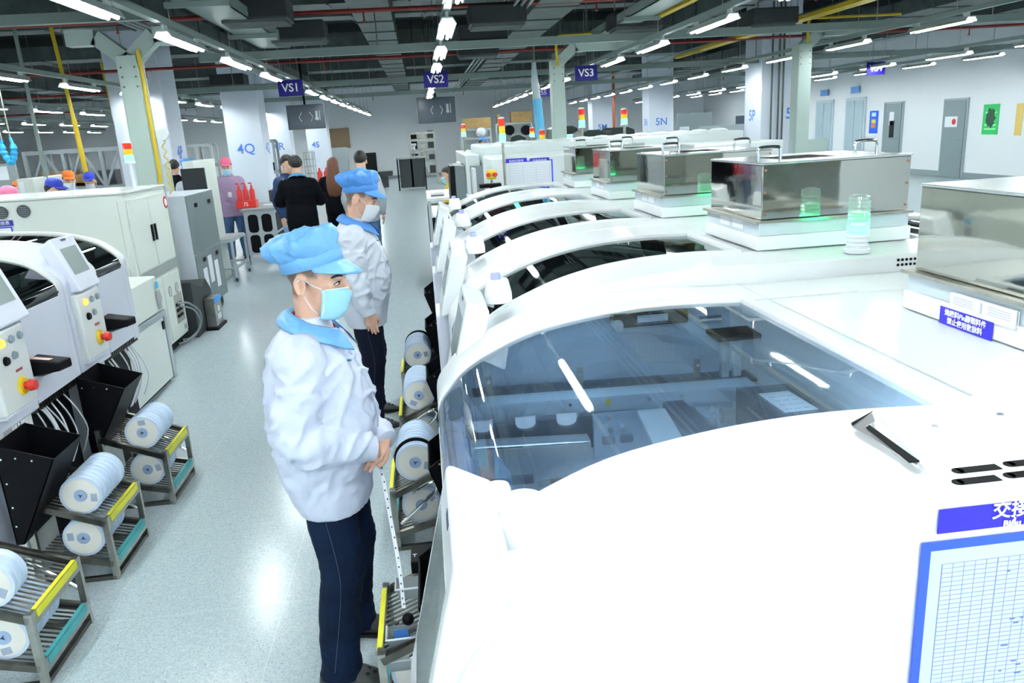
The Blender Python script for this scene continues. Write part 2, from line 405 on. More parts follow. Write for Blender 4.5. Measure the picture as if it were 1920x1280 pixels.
# two pale glazed double doors with blue sign above and yellow foot boxes
for n, (x0, x1) in ((3, (1585, 1622)), (4, (1530, 1562))):
    a, b_ = wy(x0, 250), wy(x1, 250); y = (a.y+b_.y)/2; wd = abs(a.y-b_.y); zt = 2.35
    bm = B(); box(bm, XR-.05, XR-.001, y-wd/2, y+wd/2, 0, zt); f = struct('door_%d' % n, bm, mat('door_frame_pale', (.52, .62, .68), .5), at=(XR, y, 0))
    bm = B(); box(bm, XR-.07, XR-.051, y-wd/2+.1, y-.02, .05, zt-.1); o = obj('glass_leaf', bm, mat('pale_glass_blue', (.42, .55, .62), .15), f); o['kind'] = 'structure'
    bm = B(); box(bm, XR-.07, XR-.051, y+.02, y+wd/2-.1, .05, zt-.1); o = obj('glass_leaf', bm, mat('pale_glass_blue', (.42, .55, .62), .15), f); o['kind'] = 'structure'
    bm = B(); box(bm, XR-.09, XR-.06, y-.25, y+.25, zt+.15, zt+.35); o = obj('door_sign', bm, mat('sign_blue', (.12, .35, .8), .5), f); o['kind'] = 'structure'
    for s_, yy in ((1, y-wd/2-.35),):
        t = thing('floor_bollard', 'small yellow floor stop beside the pale glazed door at the %s of the wall' % ('near part' if n == 3 else 'far part'), 'door stop', (XR-.35, yy, 0))
        bm = B(); cyl(bm, (XR-.35, yy, .0), (XR-.35, yy, .35), .09, .07, seg=14); obj('post', bm, YEL, t, smooth=True)
        bm = B(); cyl(bm, (XR-.35, yy, .351), (XR-.35, yy, .40), .075, seg=14); obj('cap', bm, BLACK, t, smooth=True)
def poster(px0, py0, px1, py1, m, label, art):
    a, b_ = wy(px0, py0), wy(px1, py1)
    y0, y1 = sorted((a.y, b_.y)); z0, z1 = sorted((a.z, b_.z))
    t = thing('wall_poster', label, 'poster', (XR-.001, (y0+y1)/2, z0))
    bm = B(); box(bm, XR-.012, XR-.001, y0, y1, z0, z1); obj('sheet', bm, m, t)
    art(t, y0, y1, z0, z1)
def art_green(t, y0, y1, z0, z1):
    bm = B(); yc, zc = (y0+y1)/2, z0+(z1-z0)*.55
    pts = [(yc+.16*cos(2*pi*i/18)*(1+.25*sin(3*i)), zc+.24*sin(2*pi*i/18)*(1+.2*cos(2*i))) for i in range(18)]
    prism(bm, pts, 'x', XR-.016, XR-.0125); obj('dark_motif', bm, mat('motif_dark', (.02, .08, .05), .5), t)
    for zz in (z0+.12, z0+.22, z1-.22): 
        bm = B(); box(bm, XR-.015, XR-.0125, y0+.08, y1-.08, zz, zz+.035); obj('text_band', bm, mat('motif_light', (.35, .9, .45), .5), t)
poster(1846, 196, 1870, 252, mat('poster_green', (.02, .55, .14), .4), 'green poster with a dark motif on the wall beside the near grey door', art_green)
def art_blue(t, y0, y1, z0, z1):
    for zz, c in ((.25, (.9, .3, .05)), (.45, (.9, .7, .1)), (.75, (.5, .8, 1))):
        bm = B(); z = z0+(z1-z0)*zz; box(bm, XR-.015, XR-.0125, y0+.12, y1-.12, z, z+.12); obj('picture_patch', bm, mat('patch%d' % int(zz*100), c, .5), t)
poster(1632, 208, 1645, 250, mat('poster_blue', (.02, .14, .85), .4), 'tall bright blue poster on the wall beside the far grey door', art_blue)
def art_none(*a): pass
poster(1908, 194, 1914, 254, mat('strip_yellow', (.75, .55, .15), .5), 'narrow yellow strip notice on the wall at the picture edge past the green poster', art_none)

# ------------------------------------------------------------------ lamps on their rails
def lamp_proto():
    t = thing('ceiling_lamp', 'x', 'lamp', (0, 0, 0))
    bm = B(); prism(bm, [(-.085, .0), (-.05, .06), (.05, .06), (.085, .0), (.075, .0), (.045, .045), (-.045, .045), (-.075, .0)], 'y', 0, 1.22); obj('housing', bm, LAMPH, t, w=False)
    for s in (-1, 1):
        bm = B(); cyl(bm, (s*.034, .03, .006), (s*.034, 1.19, .006), .017, seg=8); obj('tube', bm, LAMP, t, w=False, smooth=True)
    for ya_ in (.05, 1.07):
        bm = B(); box(bm, -.012, .012, ya_, ya_+.10, .06, .112); obj('clip', bm, mat('clip_white', (.8, .85, .85), .4), t, w=False)
    ld = bpy.data.lights.new('tube_light', 'AREA'); ld.shape = 'RECTANGLE'; ld.size = .075; ld.size_y = 1.15; ld.energy = AREA_W; ld.color = (.93, .985, 1.0); ld.spread = radians(170)
    lo_ = bpy.data.objects.new('tube_light', ld); COL.objects.link(lo_); lo_.parent = t; lo_.location = (0, .61, -.013)
    return t
lp = lamp_proto(); first = True
ROWS = [(-7.75, 5.6, 'outer rail left of the cabinets', 2.95), (-5.05, 5.3, 'rail behind the cream cabinet', 3.0), (-2.2, .55, 'VS1 rail over the cabinets', 3.0), (.34, .55, 'VS2 aisle rail', 3.0),
        (3.33, 1.2, 'VS3 rail over the machines', 3.0), (7.0, 2.6, 'rail before the wide column', 3.0), (9.95, 4.3, 'VS4 rail', 2.85), (12.7, 4.7, 'rail nearest the doors', 2.95),
        (-10.9, 7.2, 'rail over the storage racks', 2.95), (-14.2, 8.2, 'farthest rail over the racks', 2.95)]
ordn = ['first', 'second', 'third', 'fourth', 'fifth', 'sixth', 'seventh', 'eighth', 'ninth', 'tenth', 'eleventh', 'twelfth', 'thirteenth', 'fourteenth', 'fifteenth', 'sixteenth', 'seventeenth', 'eighteenth', 'nineteenth', 'twentieth', 'twenty-first', 'twenty-second']
ROWS += [(xx, .55, 'added unseen fill rail, %s of four' % o_, 3.0) for xx, o_ in ((-.95, 'first'), (1.25, 'second'), (2.2, 'third'), (4.6, 'fourth'))]  # four short rails added out of view to brighten the near machine
for ri, (x, y0, nm, z) in enumerate(ROWS):
    ys = []; y = y0+.05
    while y > -4.5: y -= 2.35
    while y < (36.5 if ri < 10 else -1.3): ys.append(y); y += 2.35
    for i, y in enumerate(ys):
        lb = 'fluorescent lamp, %s from the near end of the %s' % (ordn[min(i, 21)], nm)
        if first: lp.location = (x, y, z-.012); lp['label'] = lb; lp['group'] = 'fluorescent lamps on ceiling rails'; first = False
        else: copy_tree(lp, None, loc=(x, y, z-.012), label=lb, group='fluorescent lamps on ceiling rails')
    bm = B(); ya, yb = ys[0]-.5, ys[-1]+1.8
    prism(bm, [(x-.035, z+.10), (x+.035, z+.10), (x+.035, z+.16), (x-.035, z+.16)], 'y', ya, yb)
    r = obj('lamp_rail', bm, TRAYM, at=(x, ya, z)); tag(r, 'long grey green lamp rail, the %s' % nm, 'lamp rail')
    bm = B(); yy = ya+.8
    box(bm, x-.02, x+.02, ya, yb, ZC-.03, ZC-.001)
    while yy < yb: cyl(bm, (x, yy, z+.16), (x, yy, ZC-.02), .006, seg=6); yy += 2.35
    obj('hanger_rods', bm, STEEL, r)

# signs VS1..VS4 (+ far one)
for txt, (px, py), y, ex in (('VS1', (545, 165), 14.4, ''), ('VS2', (817, 149), 14.3, ''), ('VS3', (1099, 137), 14.9, ''), ('VS4', (1642, 128), 16.8, '')):
    p = ony(px, py, y)
    t = thing('line_sign', 'dark blue hanging sign reading %s in white' % txt, 'sign', (p.x, y, p.z-.14))
    bm = B(); box(bm, p.x-.21, p.x+.21, y-.01, y+.01, p.z-.135, p.z+.135); obj('board', bm, mat('sign_navy', (.012, .008, .20), .5, spec=.2), t)
    text('lettering', txt, .19, PM((p.x, y-.012, p.z), (1, 0, 0), (0, 0, 1)), TXW, t, bold=.003)
    bm = B()
    for s in (-.15, .15): cyl(bm, (p.x+s, y, p.z+.13), (p.x+s, y, ZC if p.z > 2.9 else 3.2), .004, seg=6)
    obj('hanging_wires', bm, STEEL, t)
p = ony(1016, 174, 26)
t = thing('line_sign', 'small far blue sign with white writing near the light blue hose', 'sign', (p.x, 26, p.z-.14))
bm = B(); box(bm, p.x-.26, p.x+.26, 25.99, 26.01, p.z-.13, p.z+.13); obj('board', bm, mat('sign_violet', (.12, .08, .6), .4), t)
text('lettering', 'VS5', .2, PM((p.x, 25.98, p.z), (1, 0, 0), (0, 0, 1)), TXW, t, bold=.003)
bm = B(); cyl(bm, (p.x, 26, p.z+.13), (p.x, 26, ZC), .004, seg=6); obj('hanging_wires', bm, STEEL, t)

# ------------------------------------------------------------------ overhead services
def tray_y(x, z, ya, yb, wd, h, m, name, label, cat, rungs=False):
    bm = B(); box(bm, x-wd/2, x-wd/2+.012, ya, yb, z, z+h); box(bm, x+wd/2-.012, x+wd/2, ya, yb, z, z+h)
    if rungs:
        y = ya
        while y < yb: box(bm, x-wd/2, x+wd/2, y, y+.04, z, z+.02); y += .3
    else: box(bm, x-wd/2, x+wd/2, ya, yb, z, z+.012)
    o = obj(name, bm, m, at=(x, ya, z)); tag(o, label, cat)
    y = ya+.5
    while y < yb:
        bm = B(); box(bm, x-wd/2-.08, x+wd/2+.08, y, y+.05, z-.05, z-.001)
        for s in (-1, 1): cyl(bm, (x+s*(wd/2+.06), y+.02, z-.02), (x+s*(wd/2+.06), y+.02, ZC), .006, seg=6)
        obj('hanger', bm, TRAYM, o); y += 2.4
    return o
def tray_x(y, z, xa, xb, wd, h, m, name, label, cat, rungs=False):
    bm = B(); box(bm, xa, xb, y-wd/2, y-wd/2+.012, z, z+h); box(bm, xa, xb, y+wd/2-.012, y+wd/2, z, z+h)
    if rungs:
        x = xa
        while x < xb: box(bm, x, x+.04, y-wd/2, y+wd/2, z, z+.02); x += .3
    else: box(bm, xa, xb, y-wd/2, y+wd/2, z, z+.012)
    o = obj(name, bm, m, at=(xa, y, z)); tag(o, label, cat)
    bm = B(); x = xa+.5
    while x < xb:
        for s in (-1, 1): cyl(bm, (x, y+s*(wd/2-.006), z+h), (x, y+s*(wd/2-.006), ZC), .006, seg=6)
        x += 2.4
    obj('hanger', bm, TRAYM, o); return o
p = onz(470, 88, 3.3)
tray_y(max(p.x, -1.9), 3.3, 2.5, 11.8, .42, .12, TRAYM, 'cable_tray', 'wide grey green cable tray running away from the tall post with yellow pipe', 'cable tray')
p = onz(1240, 28, 3.35)
tray_y(p.x-.25, 3.35, 3, 17, .34, .12, TRAYM, 'cable_tray', 'grey cable tray running beside the yellow tray above the curved post', 'cable tray')
p1 = onz(1222, 40, 3.4); p2 = onz(1358, 81, 3.4); p3 = onz(1557, 25, 3.4)
for (px, ya, yb, lb) in ((p1.x, 3, 12.5, 'yellow cable tray above the curved post and VS3 rail'), (p2.x, 5, 17, 'yellow cable tray crossing in front of the wide column'), (p3.x, 6, 19, 'yellow cable tray running toward the wall with doors')):
    bm = B(); box(bm, px-.05, px+.05, ya, yb, 3.4, 3.46); o = obj('yellow_cable_tray', bm, YEL, at=(px, ya, 3.4)); tag(o, lb, 'cable tray')
    y = ya+.4
    while y < yb: bm = B(); cyl(bm, (px, y, 3.46), (px, y, ZC), .006, seg=6); obj('hanger', bm, STEEL, o); y += 2.4
# cross beams (square steel channel)
for (y, z, xa, xb, lb) in ((12.0, 3.18, -3.0, 13.2, 'near grey green cross channel hung under the slab'), (17.6, 3.12, -6.3, 14.2, 'second grey green cross channel just behind the VS signs'), (23.6, 3.15, -9.5, 14.2, 'third grey green cross channel toward the far wall'), (9.6, 3.42, -12, -2.9, 'grey cross channel over the cream cabinet')):
    bm = B(); box(bm, xa, xb, y-.05, y+.05, z, z+.11); o = obj('cross_channel', bm, TRAYM, at=(xa, y, z)); tag(o, lb, 'steel channel')
    bm = B(); x = xa+.6
    box(bm, xa, xb, y-.02, y+.02, ZC-.03, ZC-.001)
    while x < xb: cyl(bm, (x, y, z+.11), (x, y, ZC-.02), .008, seg=6); x += 1.9
    obj('hanger_rods', bm, STEEL, o)
rnd = random.Random(3)
for i, (y, z, xa, xb, wd, h) in enumerate(((5.4, 4.03, -9, 9, .9, .25), (8.0, 4.06, -14, 3.2, .5, .25), (9.3, 4.03, -1.5, 4.2, .7, .2), (10.4, 4.03, -12, 10, .6, .25), (13.4, 4.03, -15, 12, .8, .25), (14.7, 4.05, -16, 12, .5, .3), (19.2, 4.03, -18, 13, .7, .3), (25.5, 4.03, -20, 13, .9, .4), (30.5, 4.03, -20, 13, .8, .4), (33.5, 4.03, -20, 13, .8, .5))):
    bm = B(); box(bm, xa, xb, y-wd/2, y+wd/2, z, z+h)
    x = xa
    while x < xb: box(bm, x, x+.03, y-wd/2-.02, y+wd/2+.02, z-.02, z+h+.02); x += 1.25
    o = obj('air_duct', bm, DUCT, at=(xa, y, z)); tag(o, 'dull zinc air duct crossing the ceiling, %s from the near side' % ordn[i], 'air duct', 'ducts crossing the ceiling')
for i, (x, z, ya, yb, wd, h) in enumerate(((-3.4, 3.65, 3, 30, .4, .25), (-.55, 3.75, 3, 34, .55, .25), (2.0, 3.6, 2.5, 32, .6, .22), (5.2, 3.7, 4, 34, .5, .25), (9.55, 3.65, 5, 34, .7, .25), (11.4, 3.6, 6, 34, .5, .25), (-9.3, 3.6, 6, 34, .7, .3))):
    bm = B(); box(bm, x-wd/2, x+wd/2, ya, yb, z, z+h)
    y = ya
    while y < yb: box(bm, x-wd/2-.02, x+wd/2+.02, y, y+.03, z-.02, z+h+.02); y += 1.25
    o = obj('air_duct', bm, DUCT, at=(x, ya, z)); tag(o, 'dull zinc air duct running along the hall, %s counted across' % ordn[i], 'air duct', 'ducts running along the hall')
# louvred grilles hanging between ducts (the dark comb-like boxes)
for i, (px, py) in enumerate(((930, 30), (905, 62), (895, 92), (480, 20), (1190, 38), (1440, 33), (430, 150), (560, 60))):
    p = onz(px, py, 3.42)
    t = thing('ceiling_air_unit', 'dark boxy air unit hung under the slab, %s of eight' % ordn[i], 'air unit', (p.x, p.y, 3.30))
    bm = B(); box(bm, p.x-.36, p.x+.36, p.y-.28, p.y+.28, 3.30, 3.53); obj('casing', bm, mat('unit_dark', (.022, .028, .03), .6), t, bev=.02)
    bm = B()
    for k_ in range(7): box(bm, p.x-.33, p.x+.33, p.y-.24+k_*.07, p.y-.21+k_*.07, 3.27, 3.30)
    obj('grille_slats', bm, DUCT, t)
for i, (y, z, xa, xb) in enumerate(((7.4, 3.5, -11, -2.6), (11.0, 3.62, -14, 9), (15, 3.4, -15, 13), (21, 3.45, -16, 13), (28, 3.4, -18, 13))):
    bm = B(); cyl(bm, (xa, y, z), (xb, y, z), .028, seg=10); o = obj('fire_pipe', bm, REDP, at=(xa, y, z), smooth=True); tag(o, 'dark red sprinkler pipe crossing the ceiling, %s from the near side' % ordn[i], 'pipe', 'red sprinkler pipes')
    bm = B(); x = xa+1
    while x < xb: cyl(bm, (x, y, z-.12), (x, y, z), .012, seg=8); lathe(bm, [(.004, -.15), (.03, -.13), (.012, -.12)], (x, y, z), 8); x += 3.1
    obj('sprinkler_drops', bm, REDP, o)
for i, (x, z, ya, yb) in enumerate(((-3.5, 3.55, 4, 34), (1.3, 3.5, 4, 34), (6.2, 3.5, 5, 34), (10.8, 3.5, 6, 34))):
    bm = B()
    for d in (0, .09, .18): cyl(bm, (x+d, ya, z), (x+d, yb, z), .02, seg=8)
    o = obj('conduit_run', bm, TRAYM, at=(x, ya, z), smooth=True); tag(o, 'bundle of three thin grey conduits along the hall, %s counted across' % ordn[i], 'conduit', 'conduit runs')

# steel posts with shoulders
def ipost(px, py, y, h, w_, lab, arms, yellow=None):
    p = ony(px, py, y)
    t = thing('steel_post', lab, 'post', (p.x, y, 0)); x = p.x
    bm = B(); box(bm, x-w_/2, x+w_/2, y-.02-w_/2, y-w_/2, 0, h); box(bm, x-w_/2, x+w_/2, y+w_/2, y+w_/2+.02, 0, h); box(bm, x-.012, x+.012, y-w_/2, y+w_/2, 0, h)
    box(bm, x-w_/2-.012, x-w_/2, y-w_/2-.02, y+w_/2+.02, 0, h)
    obj('shaft', bm, POSTM, t, bev=.004)
    bm = B(); box(bm, x-w_*.9, x+w_*.9, y-w_*.9, y+w_*.9, 0, .02); obj('base_plate', bm, POSTM, t)
    for (dx, dy, L) in arms:
        d = Vector((dx, dy, 0)).normalized()
        bm = B(); a = Vector((x, y, h-.06)); b2 = a+d*.3+Vector((0, 0, .26)); c2 = b2+d*L
        bar(bm, a, b2, w_*.8, w_*.8); bar(bm, b2, c2, w_*.8, w_*.8)
        obj('shoulder_arm', bm, POSTM, t)
    bm = B()
    for i in range(6): cyl(bm, (x-w_/2+.03+(i % 2)*(w_-.06), y-w_/2-.026, h-.12-.1*(i//2)), (x-w_/2+.03+(i % 2)*(w_-.06), y-w_/2-.02, h-.12-.1*(i//2)), .011, seg=8)
    obj('bolt_heads', bm, DSTEEL, t)
    if yellow:
        bm = B(); tube(bm, smooth_path(yellow(x, y, h), 3), .022, 8); obj('yellow_pipe', bm, YEL, t, smooth=True)
    return t, x
tL, xLp = ipost(256, 180, 9.3, 3.02, .2, 'tall pale green steel post with yellow air pipe behind the cream cabinet', [(1, 0, .3), (-1, 0, .3), (1, .6, .4)],
      lambda x, y, h: [(x+.13, y-.1, h+.05), (x+.13, y-.1, 2.3), (x+.13, y-.1, 1.8), (x+.1, y-.1, 1.6)])
t = thing('air_regulator', 'small round gauge with coiled hose on the yellow pipe of the green post', 'gauge', (xLp+.3, 9.38, 1.9))
p = ony(305, 252, 9.35)
bm = B(); cyl(bm, (p.x, 9.33, p.z), (p.x, 9.4, p.z), .06, seg=18); obj('dial', bm, WHITEE, t, smooth=True)
bm = B(); cyl(bm, (p.x, 9.38, p.z), (xLp+.2, 9.4, p.z), .015, seg=8); obj('fitting', bm, STEEL, t)
bm = B(); tube(bm, [(p.x+.02*sin(i*1.1)-.01, 9.36+.02*cos(i*1.1), p.z-.06-i*.018) for i in range(34)], .007, 6); obj('hose', bm, mat('hose_yellow', (.7, .6, .05), .4), t, smooth=True)
ipost(1046, 170, 13.2, 3.05, .2, 'grey green steel post with a curved shoulder rising behind the white oven', [(1, 0, 1.3)],
      lambda x, y, h: [(x-.02, y-.2, h-.1), (x-.02, y-.2, h+.3), (x+.2, y-.2, h+.36), (x+1.3, y-.2, h+.36)])
ipost(1501, 180, 13.2, 3.1, .22, 'grey green steel post standing in front of the wide white column', [(1, 0, .8)],
      lambda x, y, h: [(x, y-.2, h), (x, y-.2, h+.35), (x+.3, y-.2, h+.38), (x+1.6, y-.2, h+.38)])
# pipes on the wide column
p = ony(1440, 200, 17.35)
for i, px in enumerate((1446, 1459, 1467)):
    q = ony(px, 200, 17.34); bm = B(); cyl(bm, (q.x, 17.34, .0), (q.x, 17.34, ZC), .022, seg=8); o = obj('vertical_conduit', bm, DUCT, at=(q.x, 17.34, 0), smooth=True)
    tag(o, ['vertical grey conduit on the wide column, farthest from the blue letters', 'middle one of three vertical conduits on the wide column', 'vertical conduit on the wide column closest to the blue letters'][i], 'conduit', 'conduits on the wide column')
q = ony(1151, 200, 30); bm = B(); cyl(bm, (q.x, 30, 0), (q.x, 30, ZC), .05, seg=10); o = obj('riser_pipe', bm, mat('riser_rust', (.33, .07, .03), .5), at=(q.x, 30, 0), smooth=True); tag(o, 'rust red vertical riser pipe between the far columns', 'pipe')
# drop pipes on the storage side
for i, (px, py, y, wd, lb) in enumerate(((150, 270, 14, .05, 'bright yellow slanting drop pipe behind the cream cabinet'), (223, 260, 20, .04, 'thin yellow drop pipe farther back by the storage racks'))):
    q = ony(px, py, y); bm = B(); cyl(bm, (q.x-.12, y, ZC), (q.x-.02, y, 2.6), wd*.6, seg=10); cyl(bm, (q.x-.02, y, 2.6), (q.x+.05, y, 0), wd*.8, seg=10)
    o = obj('yellow_drop_pipe', bm, YEL, at=(q.x, y, 0), smooth=True); tag(o, lb, 'pipe')
q = ony(75, 280, 14); bm = B(); cyl(bm, (q.x, 14, 0), (q.x, 14, ZC), .03, seg=10); o = obj('vertical_conduit', bm, TRAYM, at=(q.x, 14, 0), smooth=True); tag(o, 'thin grey vertical conduit between the racks and the blue hose', 'conduit')
# light blue sleeves
q = ony(1003, 150, 14.5); q2 = ony(1008, 272, 14.5)
t = thing('exhaust_sleeve', 'light blue and clear fabric sleeve hanging down beside the curved post', 'hose', (q.x, 14.5, q2.z))
bm = B(); tube(bm, [(q.x, 14.5, ZC), (q.x, 14.5, q.z+.05)], .02, 8); obj('rod', bm, STEEL, t)
bm = B(); z1 = ony(1005, 185, 14.5).z; tube(bm, [(q.x-.01, 14.5, q.z+.3), (q.x, 14.5, q.z-.1), (q.x+.02, 14.5, z1)], [.04, .07, .075], 12); obj('clear_film', bm, mat('film_grey', (.45, .55, .58), .25), t, smooth=True)
bm = B(); n = 14; tube(bm, [(q.x+.02+.05*i/n, 14.5, z1+(q2.z-z1)*i/n) for i in range(n+1)], [.085+.008*sin(i*2.1) for i in range(n+1)], 12); obj('blue_cloth', bm, mat('cloth_sky', (.12, .45, .72), .6), t, smooth=True)
y = 11.0; pts = [ony(3, 262, y), ony(4, 275, y), ony(10, 292, y), ony(21, 305, y), ony(26, 292, y), ony(25, 275, y), ony(19, 258, y)]
t = thing('exhaust_sleeve', 'bright blue U shaped hose loop hanging near the picture edge', 'hose', pts[3])
bm = B(); sp = smooth_path(pts, 6); tube(bm, sp, [.018 if (i < 5 or i > len(sp)-6) else .04+.006*sin(i*2) for i in range(len(sp))], 10); obj('hose', bm, mat('hose_cyan', (.03, .40, .75), .4), t, smooth=True)
bm = B()
for p in (pts[0], pts[-1]): cyl(bm, p, (p.x, p.y, ZC), .008, seg=6)
obj('suspension_wires', bm, STEEL, t)

# hanging monitors
def hung_tv(px0, py0, px1, py1, y, lab, rot):
    a, b_ = ony(px0, py0, y), ony(px1, py1, y); cx, cz = (a.x+b_.x)/2, (a.z+b_.z)/2; W, H = abs(b_.x-a.x), abs(a.z-b_.z)
    t = thing('hanging_monitor', lab, 'monitor', (cx, y, cz), rot)
    bm = B(); box(bm, -W/2, W/2, 0, .08, -H/2, H/2); obj('back_shell', bm, mat('tv_shell', (.05, .065, .08), .4), t, w=False, bev=.01)
    bm = B(); box(bm, -W/2+.03, W/2-.03, -.006, -.001, -H/2+.04, H/2-.03); obj('rear_panel', bm, mat('tv_panel', (.06, .08, .11), .3), t, w=False)
    bm = B()
    for k in range(9): box(bm, -W/2+.06, W/2*.5, -.010, -.006, H/2-.12-k*H*.075, H/2-.105-k*H*.075)
    obj('louvre_lines', bm, mat('tv_lines', (.10, .13, .18), .3), t, w=False)
    bm = B(); cyl(bm, (0, .12, 0), (0, .12, ZC-cz), .03, seg=10); obj('pole', bm, BLACK, t, w=False)
    bm = B()
    for s in (-1, 1):
        tube(bm, [(s*.12, -.02, -.12), (s*.18, -.02, .0), (s*.1, -.02, .12)], .012, 6)
    box(bm, W*.26, W*.32, -.012, -.007, .0, H*.22); box(bm, W*.36, W*.38, -.012, -.007, -.1, H*.24); cyl(bm, (W*.29, -.012, -.05), (W*.29, -.007, -.05), .05)
    obj('white_markings', bm, mat('tv_mark', (.5, .55, .6), .4), t, w=False)
    return t
hung_tv(536, 198, 611, 240, 22, 'dark hanging monitor by the VS1 rail in front of the far wall', .12)
hung_tv(781, 184, 856, 228, 24, 'dark hanging monitor at the end of the VS2 rail over the aisle', .10)
# ================================================================== PLACEMENT MACHINES
A1 = [(-.02, 1.10), (-.015, 1.19), (.03, 1.255), (.075, 1.30), (.16, 1.350), (.3, 1.405), (.475, 1.437), (.65, 1.452), (.82, 1.452), (.985, 1.444), (1.2, 1.44), (1.57, 1.44)]
A2 = [(.06, 1.07), (.065, 1.16), (.10, 1.22), (.15, 1.28), (.24, 1.345), (.36, 1.40), (.50, 1.45), (.66, 1.485), (.82, 1.502), (1.0, 1.508), (1.18, 1.503), (1.57, 1.50)]
AL = [(.035, 1.28), (.037, 1.35), (.09, 1.41), (.18, 1.475), (.34, 1.525), (.5, 1.55), (.7, 1.565), (.9, 1.575), (1.1, 1.58), (1.3, 1.58), (1.35, 1.58), (1.5, 1.58)]
def curve(A):
    out = [(p.x, p.z) for p in smooth_path([Vector((a, 0, b_)) for a, b_ in A], 4)]
    return out
def machine(nm, label, X, s, yn, yf, ga, gb, ug, A, glass, col, parts=True):
    """X front plane, s +1 when the body lies toward +x; ga..gb the glazed bay, ug how deep the glass reaches"""
    t = thing('placement_machine', label, 'machine', (X+s*1.5, (yn+yf)/2, 0))
    D = 2*A[-1][0]; C = curve(A); C2 = [(D-u, z) for u, z in C[::-1]][1:]
    full = C+C2; fx = lambda u: X+s*u
    u0, z0 = C[0]
    low = [(D-u0, .80), (D-u0-.1, .74), (D-u0-.1, .05), (u0+.14, .05), (u0+.14, .74), (u0, .80)]
    poly = [(fx(u), z) for u, z in full] + [(fx(u), z) for u, z in low]
    for (a, b_) in ((yn, ga), (gb, yf-.006)):
        bm = B(); prism(bm, poly, 'y', a, b_); obj('side_cover', bm, col, t, smooth=20, bev=.008)
    # body between the covers
    bm = B(); box(bm, fx(u0+.16), fx(D-u0-.16), ga+.001, gb-.001, .05, .76); obj('lower_body', bm, BLACK, t)
    top = [(u, z) for u, z in C if u >= ug] + [(u, z) for u, z in C2 if u <= D-ug]
    bm = B(); prism(bm, [(fx(u), z-.004) for u, z in top]+[(fx(D-ug), .77), (fx(ug), .77)], 'y', ga+.001, gb-.001); obj('top_deck', bm, col, t, smooth=20)
    bm = B(); box(bm, fx(u0-.003), fx(u0+.02), ga+.001, gb-.001, .82, z0+.012); obj('front_apron', bm, col, t, bev=.004)
    for side in (0, 1):
        if side and s < 0: continue
        g = [(u, z) for u, z in C if u < ug]+[(ug, [z for u, z in C if u >= ug][0])]
        if side: g = [(D-u, z) for u, z in g]
        bm = B()
        top_ = [[(fx(u), y, z-.004) for u, z in g] for y in (ga+.002, gb-.002)]
        bot_ = [[(fx(u), y, z-.008) for u, z in g] for y in (ga+.002, gb-.002)]
        for L in (top_, bot_):
            A_ = [bm.verts.new(p) for p in L[0]]; B_ = [bm.verts.new(p) for p in L[1]]
            for i in range(len(A_)-1): bm.faces.new((A_[i], A_[i+1], B_[i+1], B_[i]))
        obj('hood_glass', bm, glass, t, smooth='all')
        # raised rims along the glass
        for yy in (ga, gb):
            bm = B(); R = []
            for i, (u, z) in enumerate(g):
                R.append([(fx(u), yy-.016, z-.01), (fx(u), yy+.016, z-.01), (fx(u), yy+.014, z+.008), (fx(u), yy-.014, z+.008)])
            rings_mesh(bm, R); obj('hood_rim', bm, WHITE if s > 0 else CREAMT, t, smooth=30)
        ue = ug if not side else D-ug
        bm = B(); box(bm, fx(ue-.012), fx(ue+.02), ga, gb, g[-1][1]-.006, g[-1][1]+.009); obj('hood_rim', bm, WHITE, t)
    # cavity interior
    g_ = [(u, z-.02) for u, z in C if u0+.03 < u < ug]; bm = B(); prism(bm, [(fx(u0+.03), .765)]+[(fx(u), z) for u, z in g_]+[(fx(ug-.01), .765)], 'y', gb-.006, gb-.001); obj('inner_wall', bm, ALUB, t)
    return t
R0 = machine('m', 'nearest white placement machine with the big clear hood window and charts on its near side', 0.0, 1, .955, 2.60, 1.305, 2.345, .985, A1, GLASS, WHITE)
MR = [R0]
PITCH_M = 1.24
nth = ['second', 'third', 'fourth', 'fifth']
for k in range(4):
    MR.append(machine('m', 'white placement machine with curved smoky hood window, %s in the row from the near end' % nth[k], 0.0, 1, 2.605+PITCH_M*k, 2.605+PITCH_M*(k+1)-.005, 2.90+PITCH_M*k, 3.46+PITCH_M*k, 1.19, A2, GLASSD, WHITE))
ML = [machine('m', 'pale lilac placement machine opposite the two men, mostly cut by the picture edge', -2.0, -1, 3.55, 4.47, 3.95, 4.40, 1.1, AL, GLASSD, LILAC),
      machine('m', 'pale lilac placement machine with arched side standing before the small cream unit', -2.0, -1, 4.48, 5.42, 4.90, 5.32, 1.1, AL, GLASSD, LILAC)]

# ---- what is on the nearest machine's near side and top
t = R0
ZP = 1.468
x0, x1, ya, yb = .725, 2.2, .965, 1.27
bm = B(); hexa(bm, [(x0, ya, 1.44), (x1, ya, 1.44), (x1, yb, 1.44), (x0+.08, yb, 1.44)], [(x0, ya, ZP), (x1, ya, ZP), (x1, yb, ZP), (x0+.08, yb, ZP)]); obj('service_plate', bm, WHITE, t, bev=.004)
bm = B()
for x, y in ((.86, 1.19), (1.0, 1.21), (.93, 1.05), (1.05, 1.18), (1.2, 1.05), (1.35, 1.2)): cyl(bm, (x, y, ZP), (x, y, ZP+.0025), .006, seg=10)
obj('cap_screws', bm, ALU, t)
def at_z(px, py, z): q = onz(px, py, z); return (q.x, q.y, z)
bm = B(); zz = ZP+.0015
L = [at_z(1596, 796, zz), at_z(1635, 775, zz), at_z(1640, 790, zz), at_z(1622, 800, zz), at_z(1640, 812, zz), at_z(1724, 864, zz), at_z(1718, 872, zz), at_z(1600, 802, zz)]
